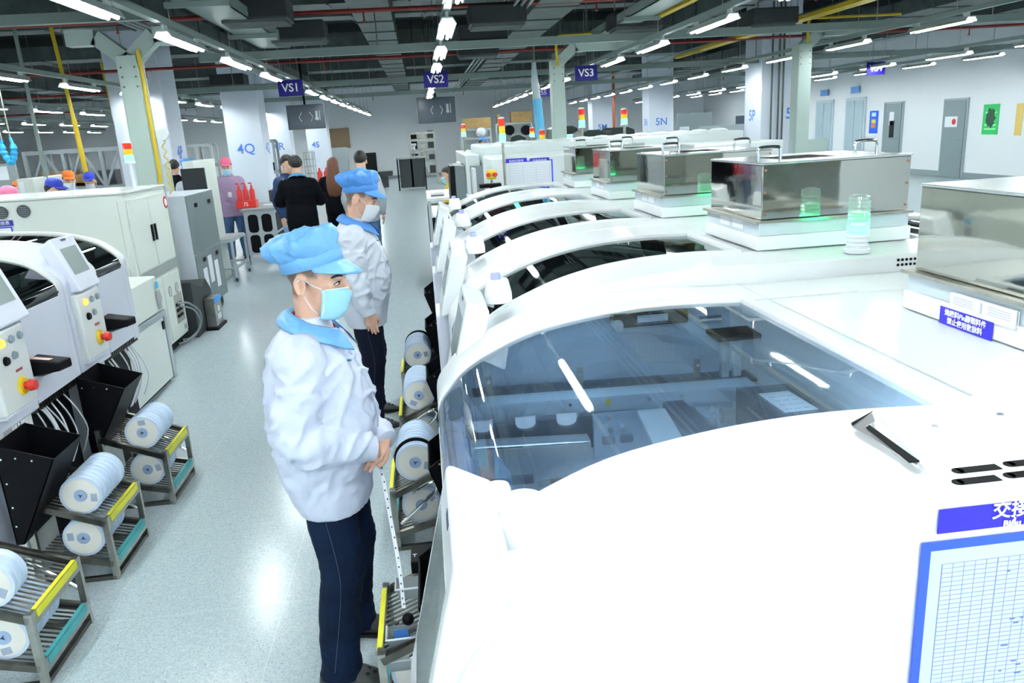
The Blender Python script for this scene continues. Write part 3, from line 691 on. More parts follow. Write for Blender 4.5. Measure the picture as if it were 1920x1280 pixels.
a = [bm.verts.new(p) for p in L]; b_ = [bm.verts.new((p[0], p[1], zz+.0015)) for p in L]
bm.faces.new(a[::-1]); bm.faces.new(b_)
for i in range(8): bm.faces.new((a[i], a[(i+1) % 8], b_[(i+1) % 8], b_[i]))
obj('latch_recess', bm, mat('recess_grey', (.30, .30, .32), .3, .5), t)
bm = B()
L = [at_z(1624, 802, zz+.002), at_z(1630, 798, zz+.002), at_z(1724, 866, zz+.002), at_z(1705, 868, zz+.002)]
L2 = [(p[0], p[1], p[2]+.002) for p in L]; hexa(bm, L, L2)
L = [at_z(1596, 794, zz+.002), at_z(1598, 798, zz+.002), at_z(1622, 781, zz+.002), at_z(1636, 772, zz+.002)]; L2 = [(p[0], p[1], p[2]+.002) for p in L]; hexa(bm, L, L2)
obj('latch_slot', bm, BLACKM, t)
bm = B()
for (xa, xb) in ((1793, 1868), (1890, 1965)):
    for yy in (878, 899):
        k_ = yy-.13*(xa-1793); p = onz(xa, k_+7, ZP+.0015); q = onz(xb, k_-7, ZP+.0015); ym = (p.y+q.y)/2
        cyl(bm, (p.x+.006, ym, ZP+.0003), (p.x+.006, ym, ZP+.0015), .009, seg=10); box(bm, p.x+.006, q.x, ym-.009, ym+.009, ZP+.0003, ZP+.0015)
obj('vent_slots', bm, BLACKM, t)
yp = .953
def ny(px, py, y=yp): q = ony(px, py, y); return q
# blue title strip and framed chart on the near side
p0, p1 = ny(1760, 957), ny(1757, 1002)
bm = B(); box(bm, p0.x, p0.x+.42, yp-.001, yp-.0022, p1.z+.002, p0.z+.002); sp = obj('title_strip', bm, BLUEL, t, label='blue strip with Chinese and Vietnamese title')
ct = ny(1892, 958); text('title_text', '交接查檢表', .030, PM((ct.x+.045, yp-.004, ct.z+.004), (1, 0, 0), (0, 0, 1)), TXW, sp, bold=.0005)
ct = ny(1900, 978); text('title_text', 'Biểu kiểm tra bàn giao', .0155, PM((ct.x+.052, yp-.004, ct.z), (1, 0, 0), (0, 0, 1)), TXW, sp, bold=.0005)
f0 = ny(1727, 1017); W, H = .46, .40
bm = B(); box(bm, f0.x, f0.x+W, yp-.001, yp-.006, f0.z-.013, f0.z); box(bm, f0.x, f0.x+.013, yp-.001, yp-.006, f0.z-H, f0.z-.013); box(bm, f0.x+W-.013, f0.x+W, yp-.001, yp-.006, f0.z-H, f0.z-.013); box(bm, f0.x+.013, f0.x+W-.013, yp-.001, yp-.006, f0.z-H, f0.z-H+.013)
fr = obj('chart_frame', bm, BLUEF, t, label='blue framed chart holder on the near side')
bm = B(); box(bm, f0.x+.013, f0.x+W-.013, yp-.001, yp-.002, f0.z-H+.013, f0.z-.013); obj('chart_sheet', bm, mat('chart_paper', (.52, .60, .76), .7, spec=.2), fr)
bm = B()
for i in range(46): z = f0.z-.04-i*.0078; box(bm, f0.x+.035, f0.x+W-.03, yp-.0022, yp-.0026, z, z+.0007)
for i in range(22): x = f0.x+.035+i*.018; box(bm, x, x+(.0016 if i % 5 == 0 else .0007), yp-.0022, yp-.0026, f0.z-.395, f0.z-.04)
obj('chart_grid', bm, mat('ink_grid', (.22, .30, .55), .6), fr)
bm = B(); rr = random.Random(5)
for i in range(90):
    x = f0.x+.14+rr.random()*.26; z = f0.z-.06-int(rr.random()*40)*.0078; box(bm, x, x+.004+rr.random()*.008, yp-.0027, yp-.0029, z+.002, z+.0045)
obj('handwriting', bm, mat('ink_blue', (.12, .18, .5), .6), fr)

# ---- mirror-polished boxes with plinths
def steel_box(t, X0, X1, Y0, Y1, zt, H, lab, labels=True):
    bm = B(); box(bm, X0-.02, X1+.01, Y0-.015, Y1+.02, zt, zt+.055); obj('box_plinth', bm, WHITE, t, bev=.004)
    bm = B(); box(bm, X0-.012, X1, Y0-.008, Y1+.012, zt+.056, zt+.105); pl = obj('box_base', bm, mat('base_grey_blue', (.55, .64, .70), .35), t)
    bm = B(); box(bm, X0-.03, X1+.01, Y0-.022, Y1+.022, zt+.106, zt+.116); obj('steel_lip', bm, STEEL, pl)
    bm = B(); z0, z1 = zt+.117, zt+H
    box(bm, X0, X1, Y0, Y1, z0, z1)
    sb = obj('polished_box', bm, MIRROR, t, bev=.003, label=lab)
    bm = B(); box(bm, X0-.004, X1+.004, Y0-.004, Y1+.004, z1+.0005, z1+.008); obj('box_lid', bm, mat('lid_satin', (.62, .68, .70), .22, .85), sb, bev=.002)
    bm = B()
    for yy, z in ((Y0-.001, 0),):
        for x in (X0+.012, X1-.012):
            for zz_ in (z0+.02, (z0+z1)/2, z1-.02): cyl(bm, (x, yy, zz_), (x, yy-.003, zz_), .004, seg=8)
    obj('rivets', bm, mat('rivet_copper', (.5, .2, .1), .4, .8), sb)
    for (xx, yy) in ((X0+.07, Y0+.10), (X1-.12, Y0+.12)):
        bm = B(); tube(bm, smooth_path([(xx-.045, yy, z1+.008), (xx-.045, yy, z1+.052), (xx-.03, yy, z1+.062), (xx+.03, yy, z1+.062), (xx+.045, yy, z1+.052), (xx+.045, yy, z1+.008)], 4), .0065, 10); obj('lift_handle', bm, CHROME, sb, smooth=True)
    bm = B()
    nx = int((X1-X0-.3)/.016)
    for i in range(min(nx, 34)):
        for j in range(8): box(bm, X0+.15+i*.013, X0+.157+i*.013, Y0+.15+j*.03, Y0+.17+j*.03, z1+.0082, z1+.0088)
    obj('vent_perforation', bm, BLACKM, sb)
    if labels:
        for dy in (.20, .34):
            bm = B(); box(bm, X0-.0145, X0-.0125, Y0+dy-.06, Y0+dy+.05, zt+.066, zt+.10); obj('paper_label', bm, PAPER, pl)
steel_box(R0, 1.40, 2.04, 1.46, 2.085, 1.44, .355, 'mirror polished steel box', False)
for k in range(4): steel_box(MR[k+1], 1.283, 1.885, 2.885+PITCH_M*k, 3.425+PITCH_M*k, 1.505, .325, 'mirror polished steel box')
# stickers on the nearest plinth
xs = 1.378
bm = B(); box(bm, xs-.001, xs-.003, 1.722, 1.925, 1.437, 1.484); st = obj('warning_sticker', bm, BLUEL, R0, label='blue sticker with two lines of white Chinese')
text('sticker_text', '燒錄料Pin腳類料件', .0195, PM((xs-.0045, 1.823, 1.471), (0, -1, 0), (0, 0, 1)), TXW, st, bold=.0003)
text('sticker_text', '禁止使用散拋料', .0195, PM((xs-.0045, 1.823, 1.450), (0, -1, 0), (0, 0, 1)), TXW, st, bold=.0003)
bm = B(); box(bm, xs-.0005+.006, xs+.002, 1.648, 1.888, 1.494, 1.530); box(bm, xs-.0035, xs-.0015, 1.648, 1.888, 1.485, 1.5305); stw = obj('white_notice', bm, PAPER, R0, label='white notice with small print')
bm = B()
for j in range(4):
    box(bm, xs-.0037, xs-.0041, 1.80, 1.875, 1.519-j*.006, 1.5205-j*.006); box(bm, xs-.0037, xs-.0041, 1.665, 1.745, 1.519-j*.006, 1.5205-j*.006)
box(bm, xs-.0037, xs-.0041, 1.765, 1.771, 1.497, 1.525)
obj('small_print', bm, mat('ink_grey', (.45, .5, .62), .6), stw)
# top deck seams and slots on nearest machine
bm = B(); box(bm, 1.005, 1.012, 2.13, 2.20, 1.4452, 1.4470); box(bm, 1.005, 1.012, 1.46, 1.54, 1.4452, 1.4470); obj('hinge_slots', bm, BLACKM, R0)
bm = B(); box(bm, 1.07, 1.073, 1.38, 2.59, 1.4405, 1.4425); box(bm, 1.0, 1.38, 2.34, 2.343, 1.4405, 1.4425); obj('panel_seams', bm, mat('seam_grey', (.6, .66, .72), .5), R0)
bm = B()
for i in range(11):
    for j in range(2): x = 1.68+i*.016; cyl(bm, (x, 2.6045, 1.462+j*.018), (x, 2.6025, 1.462+j*.018), .0052, seg=10)
obj('round_vent_holes', bm, BLACKM, MR[1])

# ---- stack lights on the machines
def stack_light(base, h, r, label, colors, pole=0.0, cat='stack light', polem=None, group=None, cap=True):
    """colors: list (material, fraction) bottom to top"""
    t = thing('stack_light', label, cat, base, group=group); x, y, z = base
    if pole:
        bm = B(); cyl(bm, (x, y, z), (x, y, z+pole), r*.42, seg=10); obj('pole', bm, polem or STEEL, t, smooth=True)
    bm = B(); lathe(bm, [(0, 0), (r*1.15, 0), (r*1.15, r*.3), (r, r*.4), (r, r*.55), (0, r*.55)], (x, y, z+pole), 20); obj('base', bm, WHITEE, t, smooth=True)
    zz = z+pole+r*.56
    for m_, f in colors:
        hh = (h-r*.6)*f
        prof = [(0, 0), (r*.93, 0)]; n = 3
        for i in range(n): prof += [(r*.97, hh*(i+.2)/n), (r*.90, hh*(i+.8)/n)]
        prof += [(r*.93, hh*.98), (0, hh*.98)]
        bm = B(); lathe(bm, prof, (x, y, zz), 20); obj('lens', bm, m_, t, smooth=True); zz += hh
    bm = B(); lathe(bm, [(0, 0), (r*.95, 0), (r*.9, r*.25), (r*.5, r*.4), (0, r*.42)], (x, y, zz), 20); obj('cap', bm, CLEAR if colors[-1][0] is CLEAR else WHITEE, t, smooth=True)
    return t
for k in range(4):
    stack_light((1.575, 2.70+PITCH_M*k, 1.5035), .20, .041, 'short clear stack light with green lit segment on the %s machine of the row' % nth[k], [(WHITEE, .28), (GLOWG, .17), (CLEAR, .27), (CLEAR, .26)])

# ---- monitors, sensor cones, control boxes of the right hand row
def monitor(t, X, s, y0, y1, zt, zb, lean, th, shell, scr, white=True):
    """tilted touch monitor; X = outer edge at the top, screen faces the aisle"""
    n = Vector((-s*cos(lean), 0, sin(lean))); down = Vector((-s*sin(lean), 0, -cos(lean)))
    L = (zt-zb)/cos(lean); A = Vector((X, 0, zt))
    q = lambda y, a, b_: A+down*a-n*b_+Vector((0, y, 0))
    bm = B()
    hexa(bm, [q(y0, 0, 0), q(y1, 0, 0), q(y1, L, 0), q(y0, L, 0)], [q(y0+.015, .02, th), q(y1-.015, .02, th), q(y1-.015, L-.03, th), q(y0+.015, L-.03, th)])
    mo = obj('monitor', bm, shell, t, bev=.014, seg=3)
    bm = B(); hexa(bm, [q(y0+.045, .07, -.0015), q(y1-.045, .07, -.0015), q(y1-.045, L-.10, -.0015), q(y0+.045, L-.10, -.0015)], [q(y0+.045, .07, .004), q(y1-.045, .07, .004), q(y1-.045, L-.10, .004), q(y0+.045, L-.10, .004)])
    obj('screen', bm, scr, mo)
    bm = B(); y = (y0+y1)/2; hexa(bm, [q(y-.03, .018, -.001), q(y+.03, .018, -.001), q(y+.03, .03, -.001), q(y-.03, .03, -.001)], [q(y-.03, .018, .003), q(y+.03, .018, .003), q(y+.03, .03, .003), q(y-.03, .03, .003)]); obj('nameplate', bm, TXB, mo)
    bm = B(); c = q(y, L*.6, th); tube(bm, [c, c-n*.06+Vector((0, 0, -.02)), c-n*.08+Vector((0, 0, -.14))], .022, 10); obj('monitor_arm', bm, shell, mo, smooth=True)
    return mo
def cone(t, x, y, z, r=.055, h=.12, btn=True):
    bm = B(); lathe(bm, [(0, -.02), (r, -.02), (r, h*.15), (r*.8, h*.9), (r*.72, h), (0, h)], (x, y, z), 24); c = obj('sensor_housing', bm, WHITE, t, smooth=True)
    if not btn: return
    bm = B(); cyl(bm, (x-.005, y, z+h), (x-.005, y, z+h+.022), r*.36, r*.33, seg=16); obj('lens_button', bm, mat('button_violet', (.40, .45, .80), .25), c, smooth=True)
def control_box(t, X, s, y0, y1, z0, z1, dep, col, face, btn=True):
    bm = B(); xa = X; xb = X+s*dep; box(bm, min(xa, xb), max(xa, xb), y0, y1, z0, z1); cb = obj('control_box', bm, col, t, bev=.012)
    xf = X-s*.002
    if not btn: return cb
    yc = lambda f: y0+(y1-y0)*f
    for (f, g, m_, r) in ((.28, .86, ORANGE, .017), (.56, .86, mat('button_grey', (.28, .36, .42), .4), .016), (.82, .86, mat('button_grey', (.28, .36, .42), .4), .016), (.30, .64, BLACK, .018), (.56, .66, mat('button_grey', (.28, .36, .42), .4), .016)):
        bm = B(); z = z0+(z1-z0)*g; cyl(bm, (X, yc(f), z), (X-s*.006, yc(f), z), r*1.22, seg=18); cyl(bm, (X-s*.006, yc(f), z), (X-s*.014, yc(f), z), r, seg=18)
        p_ = obj('push_button', bm, [m_], cb, smooth=True)
    z = z0+(z1-z0)*.26; y = yc(.60)
    bm = B(); cyl(bm, (X, y, z), (X-s*.012, y, z), .047, .040, seg=24); es = obj('emergency_stop', bm, YELB, cb, smooth=True, label='yellow collar of the emergency stop')
    bm = B(); cyl(bm, (X-s*.012, y, z), (X-s*.035, y, z), .018, seg=16); cyl(bm, (X-s*.035, y, z), (X-s*.062, y, z), .029, .024, seg=20); obj('mushroom_button', bm, RED, es, smooth=True)
    bm = B(); box(bm, X-s*.001, X-s*.003, y-.03, y+.03, z+.075, z+.087); obj('button_caption', bm, mat('caption_red', (.45, .12, .12), .5), cb)
    return cb
monitor(R0, -.005, 1, 1.03, 1.42, 1.395, .94, radians(14), .10, WHITE, SCREEN)
cone(R0, .125, 1.24, 1.315, .05, .075, False); cone(R0, .085, 1.30, 1.315, .03, .075, False)
control_box(R0, -.06, 1, 1.0, 1.34, .45, .92, .2, WHITE, None, False)
for k in range(4):
    m_ = MR[k+1]; y = 2.605+PITCH_M*k
    monitor(m_, .105, 1, y-.09, y+.27, 1.475, 1.14, radians(14), .085, WHITE, SCREEN)
    cone(m_, .235, y+.20, 1.425, .052, .065)
    control_box(m_, .0, 1, y+.0, y+.30, .62, 1.13, .12, LILAC, None, False)
# pale base cabinets and black feeder bay on the aisle side
def feeder_bay(t, X, s, y0, y1, z1=.80):
    bm = B(); box(bm, X+s*.10, X+s*.17, y0, y1, .05, z1); fb = obj('feeder_bay', bm, BLACK, t)
    bm = B(); n = int((y1-y0)/.03)
    for i in range(n): y = y0+.01+i*.03; box(bm, X+s*.02, X+s*.10, y, y+.012, z1-.14, z1+.02)
    obj('feeder_row', bm, DSTEEL, fb)
    bm = B(); rr = random.Random(int(y0*10))
    for i in range(9):
        y = y0+.05+rr.random()*(y1-y0-.1); z = z1-.2; d = (rr.random()-.5)*.2
        tube(bm, smooth_path([(X+s*.06, y, z+.05), (X+s*.01, y+d*.3, z-.06), (X+s*.0, y+d, z-.2), (X+s*.06, y+d*1.3, z-.34)], 4), .0045, 6)
    obj('white_feeder_tapes', bm, PAPER, fb)
for k in range(5):
    feeder_bay(MR[k], .0 if k == 0 else .06, 1, 1.38 if k == 0 else 2.9+PITCH_M*(k-1), 2.3 if k == 0 else 3.45+PITCH_M*(k-1))
def black_chute(t, X, s, y0, w_=.30, zt=.80, zb=.42, dep=.21):
    """open-topped black scrap bin, wedge shaped"""
    xo = X-s*dep; th = .006
    bm = B()
    for y in (y0, y0+w_-th): prism(bm, [(X, zt+.02), (xo, zt-.07), (X-s*.035, zb), (X, zb)], 'y', y, y+th)
    hexa(bm, [(xo, y0, zt-.07), (xo, y0+w_, zt-.07), (xo+s*th, y0+w_, zt-.072), (xo+s*th, y0, zt-.072)], [(X-s*.035, y0, zb), (X-s*.035, y0+w_, zb), (X-s*.029, y0+w_, zb), (X-s*.029, y0, zb)])
    box(bm, X-s*.006, X, y0, y0+w_, zb, zt+.02)
    c = obj('scrap_bin', bm, BLACK, t)
    bm = B()
    for (f, g) in ((.1, .9), (.35, .9), (.62, .86), (.1, .65), (.1, .4), (.08, .2)):
        x = X-s*dep*f; z = zb+(zt-zb)*g; cyl(bm, (x, y0-.004, z), (x, y0, z), .005, seg=8)
    obj('bin_screws', bm, CHROME, c); return c
for k in range(5):
    y = (1.75 if k == 0 else 2.68+PITCH_M*(k-1)+.18)
    black_chute(MR[k], .0 if k == 0 else .04, 1, 3.05-1.24+PITCH_M*(k) if k else 2.05, .3, .72, .36, .13)

# ---- nearest machine: what is under the glass
t = R0
bm = B(); box(bm, .2, .95, 1.312, 1.33, 1.30, 1.325); obj('added_fill_bar', bm, mat('added_fill_glow', (.8, .9, 1), .4, emit=(.75, .9, 1), est=10), t)  # hidden glowing bar, added to brighten the inner wall of the bay
def iy(px, py, y): return ony(px, py, y)
yw = 2.338
bm = B(); box(bm, .0, .985, 1.32, 2.34, .762, .768); obj('bay_floor', bm, mat('bay_floor_dark', (.03, .05, .09), .35), t)
# perforated square on the far inner wall, pivot arm, brackets
p = iy(1180, 588, yw); q = iy(1264, 672, yw)
wl = obj('perforated_plate', (lambda bm: (box(bm, p.x-.006, q.x+.006, yw-.003, yw-.0005, q.z-.006, p.z+.006), bm)[1])(B()), ALUB, t)
bm = B()
for i in range(11):
    for j in range(10): x = p.x+(q.x-p.x)*(i+.5)/11; z = p.z+(q.z-p.z)*(j+.5)/10; cyl(bm, (x, yw-.003, z), (x, yw-.005, z), .0043, seg=8)
obj('round_perforations', bm, mat('hole_pale', (.72, .70, .64), .5), wl)
p = iy(1150, 603, 2.30); q = iy(1275, 590, 2.30)
bm = B(); box(bm, p.x-.012, q.x+.02, 2.27, 2.31, q.z-.022, q.z+.02); pa = obj('pivot_arm', bm, BLACK, t, bev=.01)
bm = B(); cyl(bm, (p.x, 2.245, p.z), (p.x, 2.27, p.z), .019, seg=20); obj('pivot_knob', bm, CHROME, pa, smooth=True)
a = iy(1195, 598, 2.268); b_ = iy(1252, 594, 2.268); bm = B(); box(bm, a.x, b_.x, 2.267, 2.2695, a.z-.012, a.z+.010); obj('arm_label', bm, PAPER, pa)
for (px, py) in ((916, 725), (1087, 708), (1306, 692)):
    a = iy(px, py, 2.25); bm = B(); box(bm, a.x-.010, a.x+.010, 2.245, 2.25, a.z-.04, a.z+.035); box(bm, a.x-.010, a.x+.010, 2.22, 2.25, a.z-.044, a.z-.038); br = obj('angle_bracket', bm, STEEL, t)
    bm = B(); cyl(bm, (a.x, 2.238, a.z+.018), (a.x, 2.245, a.z+.018), .006, seg=12); cyl(bm, (a.x, 2.23, a.z-.03), (a.x, 2.236, a.z-.03), .005, seg=12); obj('bolt', bm, CHROME, br)
# dark rail band with brass screws
def xbar(name, px0, py0, px1, py1, y, hz, dy, m_, parent=None, lab=None):
    a, b_ = iy(px0, py0, y), iy(px1, py1, y); bm = B()
    hexa(bm, [(a.x, y, a.z-hz), (b_.x, y, b_.z-hz), (b_.x, y+dy, b_.z-hz), (a.x, y+dy, a.z-hz)], [(a.x, y, a.z), (b_.x, y, b_.z), (b_.x, y+dy, b_.z), (a.x, y+dy, a.z)])
    return obj(name, bm, m_, parent or t, label=lab)
rail = xbar('dark_rail', 888, 745, 1420, 708, 2.2, .012, .09, mat('rail_dark_blue', (.03, .05, .09), .35))
bm = B(); a, b_ = iy(900, 752, 2.2), iy(1410, 716, 2.2)
for i in range(22): f = (i+.5)/22; x = a.x+(b_.x-a.x)*f; z = a.z+(b_.z-a.z)*f; cyl(bm, (x, 2.215+.03*(i % 3), z+.003), (x, 2.215+.03*(i % 3), z+.014), .0035, seg=8)
obj('brass_screws', bm, mat('brass', (.6, .42, .12), .3, 1.0), rail)
beam = xbar('gantry_beam', 885, 762, 1420, 722, 2.12, .045, .08, ALUB)
bm = B(); a = iy(1141, 752, 2.115)
prism(bm, [(a.x-.012, a.z-.010), (a.x+.012, a.z-.010), (a.x, a.z+.012)], 'y', 2.116, 2.119); obj('warning_triangle', bm, mat('warn_yellow', (.85, .75, .05), .5), beam)
bm = B()
for (px, py) in ((1068, 757), (1216, 746), (1278, 741), (1374, 733)): a = iy(px, py, 2.12); cyl(bm, (a.x, 2.11, a.z), (a.x, 2.12, a.z), .005, seg=10)
obj('beam_bolts', bm, CHROME, beam)
# casting with white half-round openings
cast = xbar('slotted_casting', 872, 800, 1118, 782, 2.0, .09, .012, mat('casting_navy', (.03, .055, .10), .4))
for (px, py) in ((985, 788), (1062, 782), (905, 795)):
    a = iy(px, py+3, 1.995); bm = B(); pts = [(a.x-.028, a.z+.016), (a.x+.028, a.z+.016)]+[(a.x+.028*cos(th), a.z-.002-.016*sin(th)) for th in [pi*i/8 for i in range(9)]]
    prism(bm, pts, 'y', 1.99, 1.997); obj('round_opening', bm, PAPER, cast)
lb = xbar('long_cover_bar', 884, 838, 1108, 826, 1.86, .035, .05, ALU); bm = B(); a, b_ = iy(890, 842, 1.858), iy(1104, 829, 1.858)
bar(bm, a, b_, .004, .004); obj('bright_edge', bm, CHROME, lb)
plate = xbar('head_plate', 1112, 778, 1345, 760, 1.95, .13, .014, mat('plate_blue_grey', (.30, .40, .52), .4, .5))
for (px, py) in ((1142, 782), (1143, 803), (1168, 801), (1303, 767), (1332, 765), (1332, 787), (1346, 778)):
    a = iy(px, py, 1.945); bm = B(); cyl(bm, (a.x, 1.934, a.z), (a.x, 1.948, a.z), .007, seg=12); obj('cap_screw', bm, CHROME, plate, smooth=True)
for (px, py) in ((1141, 826), (1175, 822)):
    a = iy(px, py, 1.945); bm = B(); prism(bm, [(a.x+.019*c_, a.z+.012*s_) for c_, s_ in ((-1, -.6), (-.8, -1), (.8, -1), (1, -.6), (1, .6), (.8, 1), (-.8, 1), (-1, .6))], 'y', 1.945, 1.949); obj('oval_slot', bm, mat('slot_dark', (.08, .12, .18), .4), plate)
a, b_ = iy(1195, 770, 1.90), iy(1240, 768, 1.90); c_ = iy(1300, 835, 1.62)
bm = B(); hexa(bm, [(a.x, 1.9, a.z-.01), (b_.x+.02, 1.9, a.z-.01), (c_.x+.03, 1.62, c_.z-.03), (c_.x-.08, 1.62, c_.z-.03)], [(a.x, 1.9, a.z), (b_.x+.02, 1.9, a.z), (c_.x+.03, 1.62, c_.z-.02), (c_.x-.08, 1.62, c_.z-.02)]); obj('slanted_cover', bm, mat('cover_pale', (.55, .62, .70), .35), t)
a, c_ = iy(1262, 768, 1.92), iy(1350, 850, 1.5)
bm = B(); bar(bm, a, c_, .055, .05); bar(bm, a+Vector((.045, 0, -.01)), c_+Vector((.045, 0, -.01)), .018, .03); obj('diagonal_head_beam', bm, mat('beam_navy', (.03, .06, .11), .35), t)
# motor cylinder
a, b_ = iy(1352, 779, 1.98), iy(1445, 772, 1.98)
bm = B(); cyl(bm, a, a+(b_-a)*.45, .022, seg=18); cyl(bm, a+(b_-a)*.48, a+(b_-a)*.58, .016, seg=18); mo = obj('motor', bm, ALU, t, smooth=True)
bm = B(); cyl(bm, a+(b_-a)*.58, b_, .02, seg=18); obj('motor_end', bm, mat('motor_brown', (.16, .08, .04), .5), mo, smooth=True)
# controller with white top sticker and side letters
o_ = iy(1443, 765, 1.70); bm = B(); X0, X1_ = o_.x, o_.x+.125
zt_ = o_.z
hexa(bm, [(X0, 1.62, zt_-.10), (X1_, 1.60, zt_-.10), (X1_, 1.86, zt_-.10), (X0-.02, 1.86, zt_-.10)], [(X0, 1.62, zt_), (X1_, 1.60, zt_), (X1_, 1.86, zt_), (X0-.02, 1.86, zt_)])
cb = obj('head_controller', bm, mat('controller_navy', (.05, .07, .10), .4), t)
bm = B(); hexa(bm, [(X0+.02, 1.66, zt_+.0005), (X1_-.02, 1.66, zt_+.0005), (X1_-.03, 1.80, zt_+.0005), (X0+.015, 1.80, zt_+.0005)], [(X0+.02, 1.66, zt_+.002), (X1_-.02, 1.66, zt_+.002), (X1_-.03, 1.80, zt_+.002), (X0+.015, 1.80, zt_+.002)])
sk = obj('white_sticker', bm, PAPER, cb); bm = B()
for i in range(4):
    for j in range(3): box(bm, X0+.03+j*.023, X0+.046+j*.023, 1.675+i*.03, 1.68+i*.03, zt_+.0021, zt_+.0024)
obj('sticker_print', bm, mat('ink_grey', (.45, .5, .62), .6), sk)
bm = B(); box(bm, X0+.002, X0+.122, 1.598, 1.599, zt_-.07, zt_-.006); np_ = obj('name_plate', bm, PAPER, cb); text('plate_text', 'NPM-W', .040, PM((X0+.063, 1.596, zt_-.03), (1, 0, 0), (0, 0, 1)), TXB, np_, bold=.001); text('plate_text', 'HEAD CONTROLLER', .009, PM((X0+.063, 1.596, zt_-.058), (1, 0, 0), (0, 0, 1)), TXB, np_)
# long rails along the bay and dark frames at the back edge
for (px0, py0, px1, py1, z, wd, m_, nm) in ((1330, 575, 1668, 757, 1.30, .018, mat('rail_gold', (.34, .26, .10), .35, .8), 'gold_rail'), (1350, 572, 1700, 750, 1.34, .022, mat('rail_black', (.03, .04, .05), .4), 'cable_chain')):
    a, b_ = onz(px0, py0, z), onz(px1, py1, z); b2 = a+(b_-a)*.98; a.y = min(a.y, 2.33)
    bm = B(); bar(bm, a, b2, wd, wd*.8); obj(nm, bm, m_, t)
a = iy(1335, 625, 1.98); bm = B(); box(bm, a.x, a.x+.12, 1.93, 2.03, a.z-.012, a.z); cp = obj('camera_bracket', bm, BLACK, t)
bm = B(); box(bm, a.x+.03, a.x+.05, 1.98, 2.0, a.z-.13, a.z-.012); box(bm, a.x+.065, a.x+.085, 1.98, 2.0, a.z-.13, a.z-.012); obj('clear_post', bm, CLEAR, cp)
for (px, py, y, dx, z_) in ((1310, 600, 2.25, .07, .02), (1440, 600, 2.2, .05, .02)):
    a = iy(px, py, y); bm = B(); cyl(bm, (a.x, y, a.z), (a.x+dx, y, a.z), .013, seg=14); obj('roller', bm, CHROME, t, smooth=True)
# lower rails near the front
for (px0, py0, px1, py1, y, m_, nm) in ((1010, 905, 1105, 893, 1.72, CHROME, 'guide_rod'), (1040, 922, 1130, 905, 1.68, mat('rail_copper', (.30, .12, .06), .4, .5), 'copper_strip'), (900, 905, 1000, 897, 1.75, mat('rail_dark_blue', (.03, .05, .09), .35), 'lower_rail')):
    a, b_ = iy(px0, py0, y), iy(px1, py1, y); bm = B(); bar(bm, a, b_, .012, .02); obj(nm, bm, m_, t)
a = iy(868, 760, 2.0); bm = B(); box(bm, a.x-.03, a.x+.03, 1.4, 2.3, .95, 1.14); obj('inner_front_frame', bm, mat('frame_pale_blue', (.45, .58, .72), .4), t)
bm = B(); box(bm, .05, .056, 1.42, 2.3, 1.14, 1.20); obj('blue_strip_light', bm, mat('strip_blue', (.05, .3, .75), .4), t)

# ---- opposite row: control boxes, monitors, bins
for k, y in enumerate((3.55, 4.48)):
    m_ = ML[k]
    # pillar under the control box with labels
    bm = B(); box(bm, -2.09, -2.045, y+.03, y+.33, 0.02, .86); lp_ = obj('lower_pillar', bm, PANEL, m_, bev=.006)
    bm = B(); box(bm, -2.0435, -2.041, y+.06, y+.13, .62, .82); box(bm, -2.0435, -2.041, y+.06, y+.13, .56, .61); obj('grey_label', bm, mat('label_grey', (.35, .37, .40), .5), lp_)
    bm = B(); box(bm, -2.0435, -2.041, y+.15, y+.24, .74, .82); ce = obj('pale_label', bm, PAPER, lp_); text('mark', 'CE', .035, PM((-2.040, y+.195, .79), (0, 1, 0), (0, 0, 1)), TXB, ce)
    bm = B(); box(bm, -2.0435, -2.041, y+.16, y+.21, .64, .70); obj('blue_label', bm, mat('label_blue2', (.25, .35, .6), .5), lp_)
    control_box(m_, -2.0, -1, y+.04, y+.35, .87, 1.26, .13, PANEL, None)
    bm = B(); hexa(bm, [(-2.13, y+.04, .86), (-2.0, y+.04, .86), (-2.0, y+.35, .86), (-2.13, y+.35, .86)], [(-2.13, y+.04, .872), (-2.0, y+.04, .872), (-2.0, y+.35, .872), (-2.13, y+.35, .872)]); obj('box_underside', bm, LILAC, m_)
    monitor(m_, -2.085, -1, y+.05 if k else y+.10, y+.34 if k else y+.40, 1.585, 1.275, radians(20), .09, LILAC, SCREEN)
    # black tray shelf beside the control box
    bm = B(); hexa(bm, [(-2.05, y+.37, .97), (-1.89, y+.38, .985), (-1.87, y+.48, .985), (-2.05, y+.50, .93)], [(-2.05, y+.37, 1.06), (-1.89, y+.38, 1.03), (-1.87, y+.48, 1.03), (-2.05, y+.50, 1.06)]); tr = obj('black_tray', bm, BLACK, m_, bev=.008)
    if k == 0:
        bm = B(); hexa(bm, [(-2.04, y+.385, 1.062), (-1.94, y+.395, 1.043), (-1.93, y+.42, 1.043), (-2.04, y+.42, 1.062)], [(-2.04, y+.385, 1.065), (-1.94, y+.395, 1.046), (-1.93, y+.42, 1.046), (-2.04, y+.42, 1.065)]); obj('orange_edged_note', bm, mat('note_orange', (.85, .55, .45), .5), tr)
    feeder_bay(m_, -2.02, -1, y+.36, y+.90, .92)
    black_chute(m_, -2.04, -1, y-.10+.01 if k else y-.06, .30, .80 if k else .76, .36 if k else .28, .25)
    bm = B(); cyl(bm, (-2.155, y-.002, 1.235), (-2.155, y+.004, 1.235), .008, seg=12); cyl(bm, (-2.06, y-.002, 1.12), (-2.06, y+.004, 1.12), .008, seg=12); obj('cover_screws', bm, STEEL, m_)
